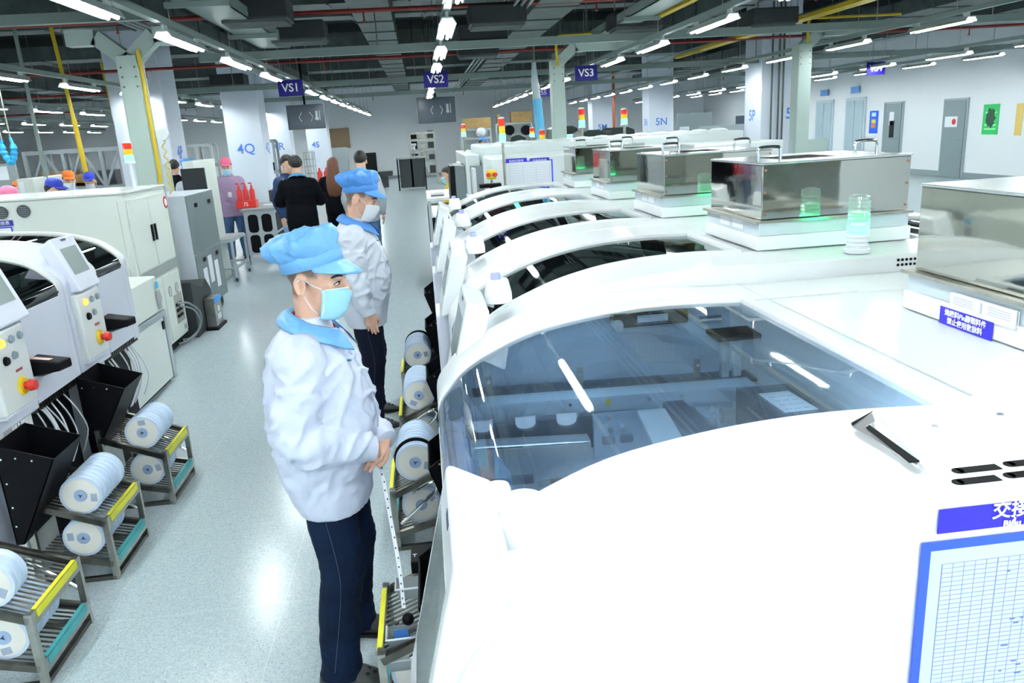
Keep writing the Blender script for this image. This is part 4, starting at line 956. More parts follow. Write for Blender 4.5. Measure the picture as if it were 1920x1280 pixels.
# ================================================================== REEL RACKS AND REELS
def rack_proto():
    """local: +x away from the aisle, y along the row, width .42"""
    t = thing('reel_rack', 'x', 'rack', (0, 0, 0)); W = .42; D = .34
    for y in (0, W):
        bm = B(); bar(bm, (0, y, 0), (0, y, .33), .028, .022); obj('leg', bm, STEEL, t, w=False)
        bm = B(); bar(bm, (D, y, 0), (D, y, .50), .028, .022); obj('leg', bm, STEEL, t, w=False)
    bm = B()
    for y in (0, W):
        bar(bm, (0, y, .30), (D, y, .44), .022, .03); bar(bm, (0, y, .085), (D, y, .17), .022, .03); bar(bm, (0, y, .012), (D, y, .012), .022, .022)
    bar(bm, (D, 0, .46), (D, W, .46), .02, .03); bar(bm, (0, 0, .012), (0, W, .012), .02, .02)
    obj('side_rails', bm, DSTEEL, t, w=False)
    for nm, z0, z1, m_ in (('yellow_strip', .30, .44, YELT), ('teal_strip', .085, .17, TEAL)):
        bm = B()
        for i in range(14): y = .02+i*.029; cyl(bm, (.0, y, z0-.008), (D, y, z1-.008), .0042, seg=6)
        sh = obj('wire_shelf', bm, DSTEEL, t, w=False)
        bm = B(); hexa(bm, [(-.014, -.01, z0-.03), (.004, -.01, z0-.03), (.004, W+.01, z0-.03), (-.014, W+.01, z0-.03)], [(-.014, -.01, z0+.03), (.004, -.01, z0+.03), (.004, W+.01, z0+.03), (-.014, W+.01, z0+.03)]); obj('front_rail', bm, STEEL, sh, w=False)
        bm = B(); box(bm, -.017, -.0145, .03, W-.03, z0-.006, z0+.026); box(bm, -.014, .003, .03, W-.03, z0+.0305, z0+.033); obj(nm, bm, m_, sh, w=False)
    bm = B(); tube(bm, smooth_path([(.03, -.03, .16), (.15, -.03, .26), (.22, -.03, .33), (.20, -.03, .37), (.10, -.03, .32)], 4), .009, 8); obj('grab_bar', bm, CHROME, t, w=False, smooth=True)
    return t
rackp = rack_proto(); used = False
def reel_proto():
    t = thing('component_reel', 'x', 'reel', (0, 0, 0)); r = .098
    bm = B(); lathe(bm, [(.030, 0), (r, 0), (r, .003), (r*.93, .0035), (r*.93, .031), (r, .032), (r, .035), (.030, .035)], (0, 0, 0), 32, 'y'); obj('flange', bm, REEL, t, w=False, smooth=30)
    bm = B(); lathe(bm, [(.034, -.0012), (r*.86, -.0012), (r*.86, -.0002), (.034, -.0002)], (0, 0, 0), 32, 'y'); lb_ = obj('label_ring', bm, REELW, t, w=False)
    bm = B()
    for a in (): hexa(bm, [(.036*cos(a), -.0016, .036*sin(a)), (.083*cos(a), -.0016, .083*sin(a)), (.083*cos(a)+.001, -.0016, .083*sin(a)+.001), (.036*cos(a)+.001, -.0016, .036*sin(a)+.001)], [(.036*cos(a), -.0013, .036*sin(a)), (.083*cos(a), -.0013, .083*sin(a)), (.083*cos(a)+.001, -.0013, .083*sin(a)+.001), (.036*cos(a)+.001, -.0013, .036*sin(a)+.001)])
    M_ = Matrix.Rotation(.5, 4, 'Y'); box(bm, .045, .075, -.0018, -.0013, -.03, .01, M_)
    obj('label_print', bm, mat('print_blue_grey', (.35, .42, .55), .6), lb_, w=False)
    bm = B(); lathe(bm, [(.008, -.004), (.030, -.004), (.031, .001), (.031, .034), (.030, .037), (.008, .037)], (0, 0, 0), 24, 'y'); hb = obj('hub', bm, REELH, t, w=False, smooth=30)
    bm = B()
    for a in (0, 2.09, 4.19):
        hexa(bm, [(.004*cos(a+1), -.0052, .004*sin(a+1)), (.013*cos(a), -.0052, .013*sin(a)), (.004*cos(a-1), -.0052, .004*sin(a-1)), (0, -.0052, 0)], [(.004*cos(a+1), -.0042, .004*sin(a+1)), (.013*cos(a), -.0042, .013*sin(a)), (.004*cos(a-1), -.0042, .004*sin(a-1)), (0, -.0042, 0)])
    obj('centre_star', bm, TXB, hb, w=False)
    return t
reelp = reel_proto(); rused = False
def reel_at(x, y, z, lab, grp, blackband=False):
    global rused
    if not rused: reelp.location = (x, y, z); reelp['label'] = lab; reelp['group'] = grp; rused = True; return reelp
    r = copy_tree(reelp, None, loc=(x, y, z), label=lab, group=grp)
    r.rotation_euler = (0, random.uniform(-3, 3), 0)
    return r
RACKS = [(-1.66, 2.80, pi, 'steel reel rack nearest the lower picture edge in the row before the pale lilac machines'), (-1.67, 3.58, pi, 'middle steel reel rack of the three before the pale lilac machines'), (-1.64, 4.38, pi, 'farthest steel reel rack of three before the pale lilac machines'),
         (-.285, 2.30, 0, 'steel reel rack with empty wire shelf under the nearest monitor'), (-.29, 3.55, 0, 'steel reel rack beside the front man holding a black-banded reel stack'), (-.27, 4.58, 0, 'steel reel rack level with the second man\'s shoes'), (-.28, 5.50, 0, 'steel reel rack farthest along the white machines')]
for i, (x, y, rz, lab) in enumerate(RACKS):
    yy = y+.42 if rz else y
    if i == 0: rackp.location = (x, yy, 0); rackp.rotation_euler = (0, 0, rz); rackp['label'] = lab; rk = rackp
    else: rk = copy_tree(rackp, None, loc=(x, yy, 0), label=lab); rk.rotation_euler = (0, 0, rz)
    rk['group'] = 'steel reel racks along the machines'
    s = -1 if rz else 1
    names = ['lower-edge rack', 'middle rack by the lilac machines', 'farthest rack by the lilac machines', 'rack under the nearest monitor', 'rack beside the front man', 'rack by the second man', 'farthest rack by the white machines']
    tiers = {0: ((.13, 1, 3), (.13, 0, 7)), 1: ((.10, 1, 8), (.13, 0, 7)), 2: ((.11, 1, 7), (.12, 0, 6)), 3: ((.12, 0, 3),), 4: ((.125, 1, 9), (.135, 0, 9)), 5: ((.12, 1, 9), (.13, 0, 9)), 6: ((.12, 1, 9),)}[i]
    for (dx, up, n) in tiers:
        base = (.30+(.44-.30)*dx/.34) if up else (.085+(.17-.085)*dx/.34)
        z = base+.098+.006
        y0 = y+.03 if not (i == 0 and up) else y+.02
        for k in range(n):
            reel_at(x+s*(dx+.002*(k % 3)), y0+k*.0375, z, 'pale blue component reel on the %s tier of the %s' % ('upper' if up else 'lower', names[i]), 'reels on the %s tier of the %s' % ('upper' if up else 'lower', names[i]))
# black separator discs
for (x, y, z, lab) in ((-.163, 3.63, .461, 'thin black divider disc between the reels beside the front man'), (-.15, 5.85, .455, 'thin black divider disc behind the farthest visible reel stack')):
    bm = B(); cyl(bm, (x, y-.006, z), (x, y-.001, z), .108, seg=32); o = obj('divider_disc', bm, BLACK, at=(x, y, z)); tag(o, lab, 'disc')
# paper tape hanging from the front man's hands to the near rack
p0 = Vector((-.245, 2.83, .80)); p1 = onz(752, 1120, .30)
p0 = ony(713, 868, 2.72); p1 = ony(757, 1140, 2.45)
bm = B(); pts = smooth_path([p0, p0.lerp(p1, .3)+Vector((.004, 0, -.01)), p0.lerp(p1, .7)+Vector((.008, 0, -.015)), p1], 6)
R = [[p+Vector((-.007, 0, 0)), p+Vector((.007, 0, 0)), p+Vector((.007, .0012, 0)), p+Vector((-.007, .0012, 0))] for p in pts]; rings_mesh(bm, R)
tp = obj('carrier_tape', bm, PAPER, at=p0); tag(tp, 'long white perforated carrier tape hanging from the front man\'s hands', 'tape')
bm = B()
for i in range(1, len(pts)-1):
    p = pts[i]; box(bm, p.x-.003+.003*(i % 2), p.x+.0015+.003*(i % 2), p.y-.0022, p.y-.0012, p.z-.004, p.z+.003)
obj('dark_dots', bm, TXB, tp)
# things on the rack under the nearest monitor
def small_box(name, lab, cat, c, sx, sy, sz, m_, rz=0, bev=.004):
    t_ = obj(name, (lambda bm: (box(bm, c[0]-sx/2, c[0]+sx/2, c[1]-sy/2, c[1]+sy/2, c[2], c[2]+sz), bm)[1])(B()), m_, at=c, bev=bev); tag(t_, lab, cat); t_.rotation_euler = (0, 0, rz); return t_
p = onz(785, 1060, .42); tb = small_box('black_scanner_box', 'small black box with white key mark on the near wire shelf', 'box', (p.x+.02, p.y, .425), .09, .13, .05, BLACK)
text('mark', 'T', .03, PM((p.x-.01, p.y-.02, .4765), (1, 0, 0), (0, 1, 0)), TXW, tb)
for i, (px, py, z, lab) in enumerate(((768, 1112, .40, 'clear plastic parts bin at the front of the near rack, upper one'), (752, 1205, .30, 'clear plastic parts bin below the near rack, middle one with blue card'), (752, 1245, .24, 'clear plastic parts bin lowest at the picture bottom'))):
    p = onz(px, py, z); t = thing('parts_bin', lab, 'bin', (p.x, p.y, z))
    bm = B(); x, y = p.x, p.y
    hexa(bm, [(x-.035, y-.03, z), (x+.05, y-.03, z), (x+.05, y-.025, z), (x-.035, y-.025, z)], [(x-.045, y-.04, z+.045), (x+.06, y-.04, z+.045), (x+.06, y-.036, z+.045), (x-.045, y-.036, z+.045)])
    hexa(bm, [(x-.035, y-.03, z), (x-.031, y-.03, z), (x-.031, y+.03, z), (x-.035, y+.03, z)], [(x-.045, y-.04, z+.045), (x-.041, y-.04, z+.045), (x-.041, y+.04, z+.045), (x-.045, y+.04, z+.045)])
    hexa(bm, [(x-.035, y+.025, z), (x+.05, y+.025, z), (x+.05, y+.03, z), (x-.035, y+.03, z)], [(x-.045, y+.036, z+.045), (x+.06, y+.036, z+.045), (x+.06, y+.04, z+.045), (x-.045, y+.04, z+.045)])
    box(bm, x-.035, x+.05, y-.03, y+.03, z-.004, z)
    obj('tray', bm, CLEAR, t)
    bm = B(); tube(bm, [(x-.047, y+.04, z+.046), (x-.047, y-.042, z+.046), (x+.062, y-.042, z+.046)], .004, 6); obj('rim', bm, mat('rim_clear', (.62, .66, .72), .2), t, smooth=True)
    if i != 0:
        bm = B(); box(bm, x-.02, x+.03, y-.01, y-.007, z+.001, z+.06); obj('blue_card', bm, mat('card_blue', (.05, .2, .6), .5), t)
p = onz(765, 1160, .36); bm = B(); ellipsoid(bm, (p.x, p.y, .36), (.022, .022, .022)); o = obj('black_knob_ball', bm, BLACK, at=(p.x, p.y, .36), smooth=True); tag(o, 'round black knob on the near rack corner beside the tape end', 'knob')

# ================================================================== CREAM CABINETS OPPOSITE
t = thing('oven_cabinet', 'big cream cabinet with long flat top, round vents and red round logo', 'cabinet', (-4.5, 7.9, 0))
xc = -2.70; y0c, y1c = 7.40, 8.55; zt = 1.66
bm = B(); box(bm, -8.6, xc, y0c, y1c, .10, zt); obj('body', bm, CREAM, t, bev=.01)
bm = B(); box(bm, -8.6, xc+.012, y0c-.012, y1c, zt+.001, zt+.02); obj('top', bm, CREAMT, t, bev=.004)
bm = B(); box(bm, -8.5, xc-.06, y0c+.05, y1c-.05, 0, .1); obj('plinth', bm, BLACK, t)
fy = lambda f: y0c+(y1c-y0c)*f
for j, (a, b_) in enumerate(((.03, .49), (.505, .97))):
    bm = B(); box(bm, xc+.001, xc+.014, fy(a), fy(b_), .93, 1.60); d = obj('upper_door', bm, CREAM, t, bev=.003)
    bm = B(); yy = fy(.46 if j == 0 else .54); box(bm, xc+.015, xc+.03, yy-.02, yy+.02, 1.17, 1.33); obj('door_handle', bm, BLACK, d, bev=.006)
    bm = B(); box(bm, xc+.001, xc+.014, fy(a), fy(b_), .14, .80); d2 = obj('lower_door', bm, CREAM, t, bev=.003)
    for yy in (fy(a+.14), fy(a+.33)):
        bm = B(); cyl(bm, (xc+.0145, yy, .62), (xc+.018, yy, .62), .055, seg=20); v = obj('round_vent', bm, mat('vent_grey', (.28, .30, .30), .5), d2)
        bm = B()
        for i in range(5): box(bm, xc+.0185, xc+.02, yy-.045, yy+.045, .585+i*.016, .591+i*.016)
        obj('vent_slats', bm, CREAM, v)
    if j == 0:
        bm = B(); cyl(bm, (xc+.0145, fy(.3), .34), (xc+.022, fy(.3), .34), .022, seg=14); obj('door_lock', bm, BLACK, d2)
    else:
        bm = B(); box(bm, xc+.0145, xc+.017, fy(.70), fy(.93), .26, .56); op = obj('cable_opening', bm, mat('opening_shade', (.35, .36, .32), .6), d2)
        bm = B()
        for i in range(3): box(bm, xc+.0175, xc+.03, fy(.72), fy(.86), .32+i*.06, .35+i*.06)
        obj('terminal_blocks', bm, BLACK, op)
        bm = B(); box(bm, xc+.0145, xc+.016, fy(.86), fy(.94), .16, .21); obj('grey_tag', bm, mat('label_grey', (.35, .37, .40), .5), d2)
bm = B(); box(bm, xc+.001, xc+.010, fy(.02), fy(.98), .82, .91); obj('grey_band', bm, mat('band_grey', (.30, .33, .33), .5), t)
bm = B(); cyl(bm, (xc+.0145, fy(.93), 1.50), (xc+.018, fy(.93), 1.50), .062, seg=24); lg = obj('round_logo', bm, mat('logo_red', (.55, .02, .03), .4), t)
bm = B(); lathe(bm, [(.025, 0), (.038, 0), (.038, .002), (.025, .002)], (xc+.0185, fy(.93), 1.50), 20, 'x'); obj('logo_ring', bm, TXW, lg)
bm = B(); tube(bm, smooth_path([(xc+.03, fy(.74), .47), (xc+.10, fy(.85), .44), (xc+.16, fy(.98), .30), (xc+.12, fy(1.0), .12), (xc+.02, fy(.86), .03), (xc-.05, fy(.8), .02)], 6), .012, 8)
tube(bm, smooth_path([(xc+.03, fy(.78), .43), (xc+.12, fy(.9), .36), (xc+.14, fy(1.0), .2), (xc+.08, fy(.95), .06), (xc-.02, fy(.9), .03)], 6), .010, 8); obj('grey_cables', bm, mat('cable_grey', (.22, .25, .27), .5), t, smooth=True)
# near face of the cabinet: door seam, handle, fans, chart
q = ony(233, 450, y0c)
bm = B(); box(bm, q.x-.004, q.x, y0c-.003, y0c+.001, .2, 1.6); obj('door_seam', bm, mat('seam_cream', (.42, .45, .42), .5), t)
q2 = ony(243, 490, y0c); bm = B(); tube(bm, smooth_path([(q2.x+.03, y0c-.002, q2.z+.10), (q2.x, y0c-.03, q2.z+.03), (q2.x, y0c-.03, q2.z-.05), (q2.x+.03, y0c-.002, q2.z-.1)], 4), .007, 8); obj('curved_handle', bm, CREAMT, t, smooth=True)
for px, py in ((44, 396), (2, 399)):
    q = ony(px, py, y0c-.01); bm = B(); cyl(bm, (q.x, y0c-.012, q.z), (q.x, y0c-.001, q.z), .056, seg=24); v = obj('round_fan_vent', bm, mat('vent_dark', (.06, .07, .08), .5), t)
    bm = B()
    for i in range(5): w_ = sqrt(max(.05**2-((i-2)*.018)**2, 0)); bar(bm, (q.x-w_*.9, y0c-.014, q.z+(i-2)*.018), (q.x+w_*.9, y0c-.014, q.z+(i-2)*.018-.006), .005, .004)
    obj('vent_bars', bm, mat('vent_mid', (.22, .25, .28), .5), v)
a, b_ = ony(-15, 415, y0c), ony(26, 423, y0c); bm = B(); box(bm, a.x, b_.x, y0c-.004, y0c-.001, b_.z, a.z); s_ = obj('title_strip', bm, mat('strip_navy', (.03, .03, .38), .5), t, label='navy strip above the chart')
text('title_text', '點檢表', .04, PM(((a.x+b_.x)/2, y0c-.005, (a.z+b_.z)/2), (1, 0, 0), (0, 0, 1)), TXW, s_)
a, b_ = ony(-30, 428, y0c), ony(33, 470, y0c)
bm = B(); box(bm, a.x, b_.x, y0c-.003, y0c-.001, b_.z-.1, a.z); fr2 = obj('chart_frame', bm, mat('frame_navy', (.04, .08, .5), .4), t)
bm = B(); box(bm, a.x+.01, b_.x-.012, y0c-.005, y0c-.0035, b_.z-.09, a.z-.012); obj('chart_sheet', bm, PAPER, fr2)

# small cream transfer unit in front of it
c = onz(300, 742, 0); xu = c.x
a = onx(216, 549, xu); b_ = onx(275, 522, xu); zt2 = min(max(a.z, .9), 1.0)
t = thing('transfer_unit', 'small cream unit with a red button on top between the lilac machine and big cabinet', 'machine', (xu-.4, 6.3, 0))
y0u, y1u = 5.75, 7.05
bm = B(); hexa(bm, [(xu-.75, y0u, .66), (xu, y0u, .66), (xu, y1u, .66), (xu-.75, y1u, .66)], [(xu-.72, y0u+.04, .98), (xu-.03, y0u+.04, .96), (xu-.03, y1u, .96), (xu-.72, y1u, .98)]); up_ = obj('upper_hood', bm, CREAM, t, bev=.012, seg=3)
bm = B(); box(bm, xu+.001, xu+.003, y1u-.12, y1u-.06, .86, .92); obj('blue_sticker', bm, mat('sticker_cyan', (.02, .45, .8), .5), up_)
bm = B(); box(bm, xu+.001, xu+.003, y1u-.14, y1u-.05, .68, .84); obj('grey_sticker', bm, mat('label_grey', (.35, .37, .40), .5), up_)
bm = B(); cyl(bm, (xu-.25, 6.25, .972), (xu-.25, 6.25, .99), .03, seg=16); e_ = obj('emergency_stop', bm, mat('orange_collar', (.9, .35, .05), .4), up_); bm = B(); cyl(bm, (xu-.25, 6.25, .991), (xu-.25, 6.25, 1.02), .026, .034, seg=16); obj('mushroom_button', bm, RED, e_, smooth=True)
bm = B(); box(bm, xu-.74, xu-.02, y0u+.02, y1u, .04, .655); lo = obj('lower_body', bm, CREAM, t)
bm = B(); box(bm, xu-.02, xu, y0u+.10, y1u-.08, .05, .60); dr = obj('door', bm, mat('door_cream_pale', (.72, .77, .75), .4), t, bev=.003)
bm = B(); box(bm, xu+.001, xu+.02, y0u+.22, y0u+.27, .2, .36); obj('door_handle', bm, ALU, dr, bev=.006)
bm = B(); box(bm, xu+.001, xu+.012, y1u-.14, y1u-.10, .50, .57); obj('door_latch', bm, BLACK, dr)
bm = B(); box(bm, xu-.02, xu+.006, y0u+.02, y0u+.09, .03, .655); box(bm, xu-.02, xu+.006, y1u-.07, y1u, .03, .655); box(bm, xu-.02, xu+.006, y0u+.09, y1u-.07, .605, .655); obj('aluminium_frame', bm, ALU, t)
bm = B(); box(bm, xu-.72, xu-.05, y0u+.04, y1u-.02, 0, .035); obj('plinth', bm, BLACK, t)

# grey cabinet and small dark controller beyond
t = thing('equipment_cabinet', 'dark grey faced cabinet with pale side and three paper sheets on its lower panel', 'cabinet', (-3.3, 10, 0))
xg, yg0, yg1, zg = -2.78, 9.45, 10.65, 1.50
bm = B(); box(bm, xg-1.2, xg, yg0, yg1, .12, zg); obj('body', bm, mat('cabinet_lavender', (.58, .62, .70), .45), t, bev=.008)
bm = B(); box(bm, xg+.001, xg+.02, yg0+.02, yg1-.02, .80, zg-.01); u_ = obj('upper_panel', bm, GREYCAB, t, bev=.003)
bm = B(); box(bm, xg+.001, xg+.02, yg0+.02, yg1-.02, .13, .785); l_ = obj('lower_panel', bm, GREYCAB, t, bev=.003)
for pz, par, zz in ((1, u_, 1.36), (0, l_, .70)):
    for f in (.28, .78):
        bm = B(); y = yg0+(yg1-yg0)*f; box(bm, xg+.021, xg+.030, y-.05, y+.05, zz-.02, zz+.025); obj('latch', bm, BLACK, par)
for f, z0, z1 in ((.18, .32, .60), (.40, .38, .72), (.62, .28, .62)):
    bm = B(); y = yg0+(yg1-yg0)*f; box(bm, xg+.021, xg+.023, y, y+.17, z0, z1); obj('paper_sheet', bm, PAPER, l_)
bm = B(); box(bm, xg-1.15, xg-.05, yg0+.05, yg1-.05, .0, .12); obj('plinth', bm, BLACK, t)
t = thing('controller_box', 'low dark grey sloped box with blue-topped steel controller beside the grey cabinet', 'controller', (-2.7, 9.0, 0))
bm = B(); prism(bm, [(8.62, 0), (9.35, 0), (9.35, .42), (9.2, .56), (9.0, .50), (8.62, .62)], 'x', -3.05, -2.62); obj('housing', bm, DGREY, t, bev=.006)
bm = B(); box(bm, -2.61, -2.50, 8.95, 9.25, .03, .36); cbx = obj('steel_controller', bm, STEEL, t, bev=.004)
bm = B(); box(bm, -2.499, -2.495, 8.95, 9.25, .30, .36); obj('blue_top_label', bm, mat('label_azure', (.03, .3, .8), .5), cbx)
bm = B(); box(bm, -2.499, -2.496, 9.03, 9.17, .10, .16); box(bm, -2.499, -2.496, 9.07, 9.13, .19, .25); obj('white_label', bm, PAPER, cbx)
bm = B(); box(bm, -2.62, -2.48, 8.9, 9.3, 0, .03); obj('base_plate', bm, BLACK, t)

# table with black windows
t = thing('steel_table', 'grey framed table with black rounded window panels on its sides', 'table', (-2.9, 14.6, 0))
xa, xb, ya, yb, zt_ = -3.18, -2.48, 13.85, 15.3, .86
a = ony(456, 400, ya); b2 = ony(513, 390, ya); xa, xb = a.x, b2.x; zt_ = (a.z+b2.z)/2
bm = B(); box(bm, xa-.03, xb+.03, ya-.03, yb+.03, zt_, zt_+.035); obj('table_top', bm, mat('table_grey', (.30, .33, .34), .5), t, bev=.004)
fm = mat('frame_silver', (.45, .50, .54), .4, .3)
bm = B(); box(bm, xa, xb, ya, ya+.03, .16, zt_-.001); box(bm, xb-.03, xb, ya+.031, yb, .16, zt_-.001); box(bm, xa, xa+.03, ya+.031, yb, .16, zt_-.001); obj('side_panels', bm, fm, t)
for i in range(2):
    for j in range(2):
        x0_ = xa+.06+i*(xb-xa-.06)/2; x1_ = x0_+(xb-xa-.18)/2; z0_ = .20+j*(zt_-.22)/2; z1_ = z0_+(zt_-.30)/2
        bm = B(); r_ = .06; pts = []
        for (cx, cz, a0) in ((x1_-r_, z1_-r_, 0), (x0_+r_, z1_-r_, pi/2), (x0_+r_, z0_+r_, pi), (x1_-r_, z0_+r_, 1.5*pi)):
            for k in range(5): th = a0+k*pi/8; pts.append((cx+r_*cos(th), cz+r_*sin(th)))
        prism(bm, pts, 'y', ya-.006, ya-.001); obj('black_window', bm, BLACK, t)
        y0_ = ya+.08+i*(yb-ya-.1)/2; y1_ = y0_+(yb-ya-.26)/2
        bm = B(); box(bm, xb+.001, xb+.006, y0_, y1_, z0_, z1_); obj('black_window', bm, BLACK, t)
for (x, y) in ((xa+.03, ya+.03), (xb-.03, ya+.03), (xa+.03, yb-.03), (xb-.03, yb-.03)):
    bm = B(); cyl(bm, (x, y, 0), (x, y, .16), .022, seg=10); obj('leg', bm, fm, t, smooth=True)
pt = small_box('paper_sheet', 'white paper sheets lying on the table with black windows', 'paper', ((xa+xb)/2+.12, 14.6, zt_+.036), .35, .25, .006, PAPER, bev=0)
# red carrier with bottles on the table
t = thing('bottle_carrier', 'red tray holding three red topped bottles at the table corner', 'carrier', (xa, 14.3, zt_+.036))
bx0 = ony(443, 388, 14.1); bx1 = ony(480, 385, 14.1); z0_ = zt_+.037
bm = B(); box(bm, bx0.x, bx1.x, 14.1, 14.35, z0_, z0_+.13); cr = obj('tray', bm, RED, t, bev=.01); text('print', '7S', .09, PM(((bx0.x+bx1.x)/2, 14.097, z0_+.065), (1, 0, 0), (0, 0, 1)), TXW, cr)
for i in range(3):
    x = bx0.x+.06+i*(bx1.x-bx0.x-.12)/2; bm = B(); lathe(bm, [(0, 0), (.045, 0), (.045, .16), (.018, .21), (.018, .25), (0, .25)], (x, 14.22, z0_+.06+.072), 14); b1 = obj('bottle', bm, RED, t, smooth=True)
    bm = B(); tube(bm, [(x, 14.22, z0_+.385), (x, 14.22, z0_+.42), (x-.05, 14.22, z0_+.42)], .012, 6); obj('spout', bm, RED, b1)
# open steel frame trolley next to the table
q = onz(425, 520, 0)
t = thing('frame_trolley', 'low open grey frame trolley between the grey cabinet and the black window table', 'trolley', (q.x, q.y, 0))
x0_, y0_ = q.x-.15, 12.2; zz = .62
bm = B()
for (x, y) in ((x0_, y0_), (x0_+.42, y0_), (x0_, y0_+.9), (x0_+.42, y0_+.9)): bar(bm, (x, y, .05), (x, y, zz), .035)
for z in (.2, zz):
    bar(bm, (x0_, y0_, z), (x0_+.42, y0_, z), .03); bar(bm, (x0_, y0_+.9, z), (x0_+.42, y0_+.9, z), .03); bar(bm, (x0_, y0_, z), (x0_, y0_+.9, z), .03); bar(bm, (x0_+.42, y0_, z), (x0_+.42, y0_+.9, z), .03)
obj('frame', bm, fm, t)
bm = B(); box(bm, x0_, x0_+.42, y0_, y0_+.9, zz+.016, zz+.03); obj('shelf', bm, mat('shelf_grey', (.35, .38, .40), .5), t)
for (x, y) in ((x0_, y0_), (x0_+.42, y0_), (x0_, y0_+.9), (x0_+.42, y0_+.9)):
    bm = B(); cyl(bm, (x-.012, y, .03), (x+.012, y, .03), .03, seg=12); obj('caster', bm, RUBBER, t)
small_box('yellow_tape_roll', 'small pale box with yellow roll on the frame trolley', 'box', (x0_+.15, y0_+.15, zz+.031), .12, .12, .07, mat('pale_yellow', (.7, .65, .35), .5))

# ================================================================== BACKGROUND, STORAGE SIDE
def prect(px0, py0, px1, py1, y):
    a, b_ = ony(px0, py0, y), ony(px1, py1, y); return min(a.x, b_.x), max(a.x, b_.x), min(a.z, b_.z), max(a.z, b_.z)
def bgbox(name, lab, cat, px0, py0, px1, py1, y, dep, m_, ground=False, extra=None):
    x0, x1, z0, z1 = prect(px0, py0, px1, py1, y)
    if ground: z0 = 0
    t_ = thing(name, lab, cat, ((x0+x1)/2, y+dep/2, z0)); bm = B(); box(bm, x0, x1, y, y+dep, z0, z1); bd = obj('body', bm, m_, t_, bev=.01)
    if extra: extra(t_, x0, x1, y, y+dep, z0, z1)
    return t_
def paper_on(px0, py0, px1, py1):
    def f(t_, x0, x1, y0, y1, z0, z1):
        a0, a1, b0, b1 = prect(px0, py0, px1, py1, y0); bm = B(); box(bm, a0, a1, y0-.008, y0-.002, b0, b1); s = obj('paper_sheet', bm, PAPER, t_)
        bm = B()
        for i in range(5): z = b1-.05-i*(b1-b0)*.17; box(bm, a0+.03, a1-.03, y0-.0095, y0-.0085, z, z+.008)
        obj('print_lines', bm, mat('ink_grey', (.45, .5, .62), .6), s)
    return f
bgbox('machine_cabinet', 'low cream machine with a taped paper sheet behind the pink capped worker', 'machine', 30, 336, 80, 420, 13.5, 1.5, CREAM, True, paper_on(35, 341, 48, 361))
bgbox('machine_cabinet', 'cream machine housing with dark window behind the tall green post', 'machine', 340, 303, 380, 420, 11.6, 1.2, CREAM, True,
      lambda t_, x0, x1, y0, y1, z0, z1: obj('dark_screen', (lambda bm: (box(bm, x0-.02, x0+.30, y0-.05, y0-.002, z1-.42, z1-.10), bm)[1])(B()), SCREEND, t_))
bgbox('inspection_unit', 'pale machine with narrow dark vent beside the tower light behind the cream cabinet', 'machine', 253, 312, 282, 360, 12.5, 1.2, CREAM, True,
      lambda t_, x0, x1, y0, y1, z0, z1: obj('vent', (lambda bm: (box(bm, x0+.05, x1-.05, y0-.01, y0-.002, z1-.1, z1-.06), bm)[1])(B()), DGREY, t_))
bgbox('partition_panel', 'long grey partition with pale squares near the picture edge', 'partition', -60, 311, 52, 420, 17, .08, mat('partition_grey', (.30, .35, .36), .6), True,
      lambda t_, x0, x1, y0, y1, z0, z1: [obj('pale_square', (lambda bm, k=k: (box(bm, x1-.35-k*.55, x1-.15-k*.55, y0-.012, y0-.002, z1-.32, z1-.05), bm)[1])(B()), PAPER, t_) for k in range(4)])
# racks built of posts, rails and diagonals
def storage_rack(lab, x0, x1, y0, dep, H, levels, nbay, m_, diag=True):
    t_ = thing('storage_rack', lab, 'rack', ((x0+x1)/2, y0+dep/2, 0)); w_ = (x1-x0)/nbay
    for i in range(nbay+1):
        for y in (y0, y0+dep):
            bm = B(); bar(bm, (x0+i*w_, y, 0), (x0+i*w_, y, H), .07, .07); obj('upright', bm, m_, t_)
    for z in levels:
        for y in (y0, y0+dep): bm = B(); bar(bm, (x0, y, z), (x1, y, z), .06, .08); obj('cross_rail', bm, m_, t_)
    for z in levels:
      bm = B(); box(bm, x0, x1, y0+.02, y0+dep-.02, z+.04, z+.055)
      obj('shelf_board', bm, mat('shelf_board', (.20, .22, .22), .6), t_)
    if diag:
        for i in range(nbay):
            bm = B(); a_, b2 = levels[-2], levels[-1]
            if i % 2: bar(bm, (x0+i*w_, y0, b2), (x0+(i+1)*w_, y0, a_), .05, .05)
            else: bar(bm, (x0+i*w_, y0, a_), (x0+(i+1)*w_, y0, b2), .05, .05)
            obj('diagonal_brace', bm, m_, t_)
    return t_
RKM = mat('rack_grey', (.26, .30, .33), .45)
x0, x1, z0, z1 = prect(42, 276, 245, 400, 19)
storage_rack('tall grey storage rack with diagonal braces behind the three capped workers', x0, x1, 19, 1.2, z1-.1, [.35, 1.0, z1-1.0, z1-.15], 5, RKM)
rb = random.Random(11); n_ = 0
lv = [.35+.056, 1.0+.056, z1-1.0+.056]
cols = [CARD, mat('tote_dark', (.06, .07, .08), .6), mat('tote_grey', (.28, .31, .32), .6), CARD, mat('tote_brown', (.25, .17, .08), .7)]
for li, z in enumerate(lv):
    x = x0+.15
    while x < x1-.6:
        wd = rb.uniform(.35, .8); h = rb.uniform(.22, .40); m_ = rb.choice(cols)
        if rb.random() < .8:
            o = small_box('storage_box', '%s box number %s along the %s shelf of the tall braced rack' % ({'cardboard': 'cardboard brown', 'tote_dark': 'near black', 'tote_grey': 'mid grey', 'tote_brown': 'dull brown'}[m_.name], ordn[min(n_ % 9, 17)], ['lowest', 'middle', 'upper'][li]), 'box', (x+wd/2, 19.55, z), wd-.04, .7, h, m_, bev=.01)
            o['group'] = 'boxes stored on the tall braced rack'
            n_ += 1
        x += wd+.05
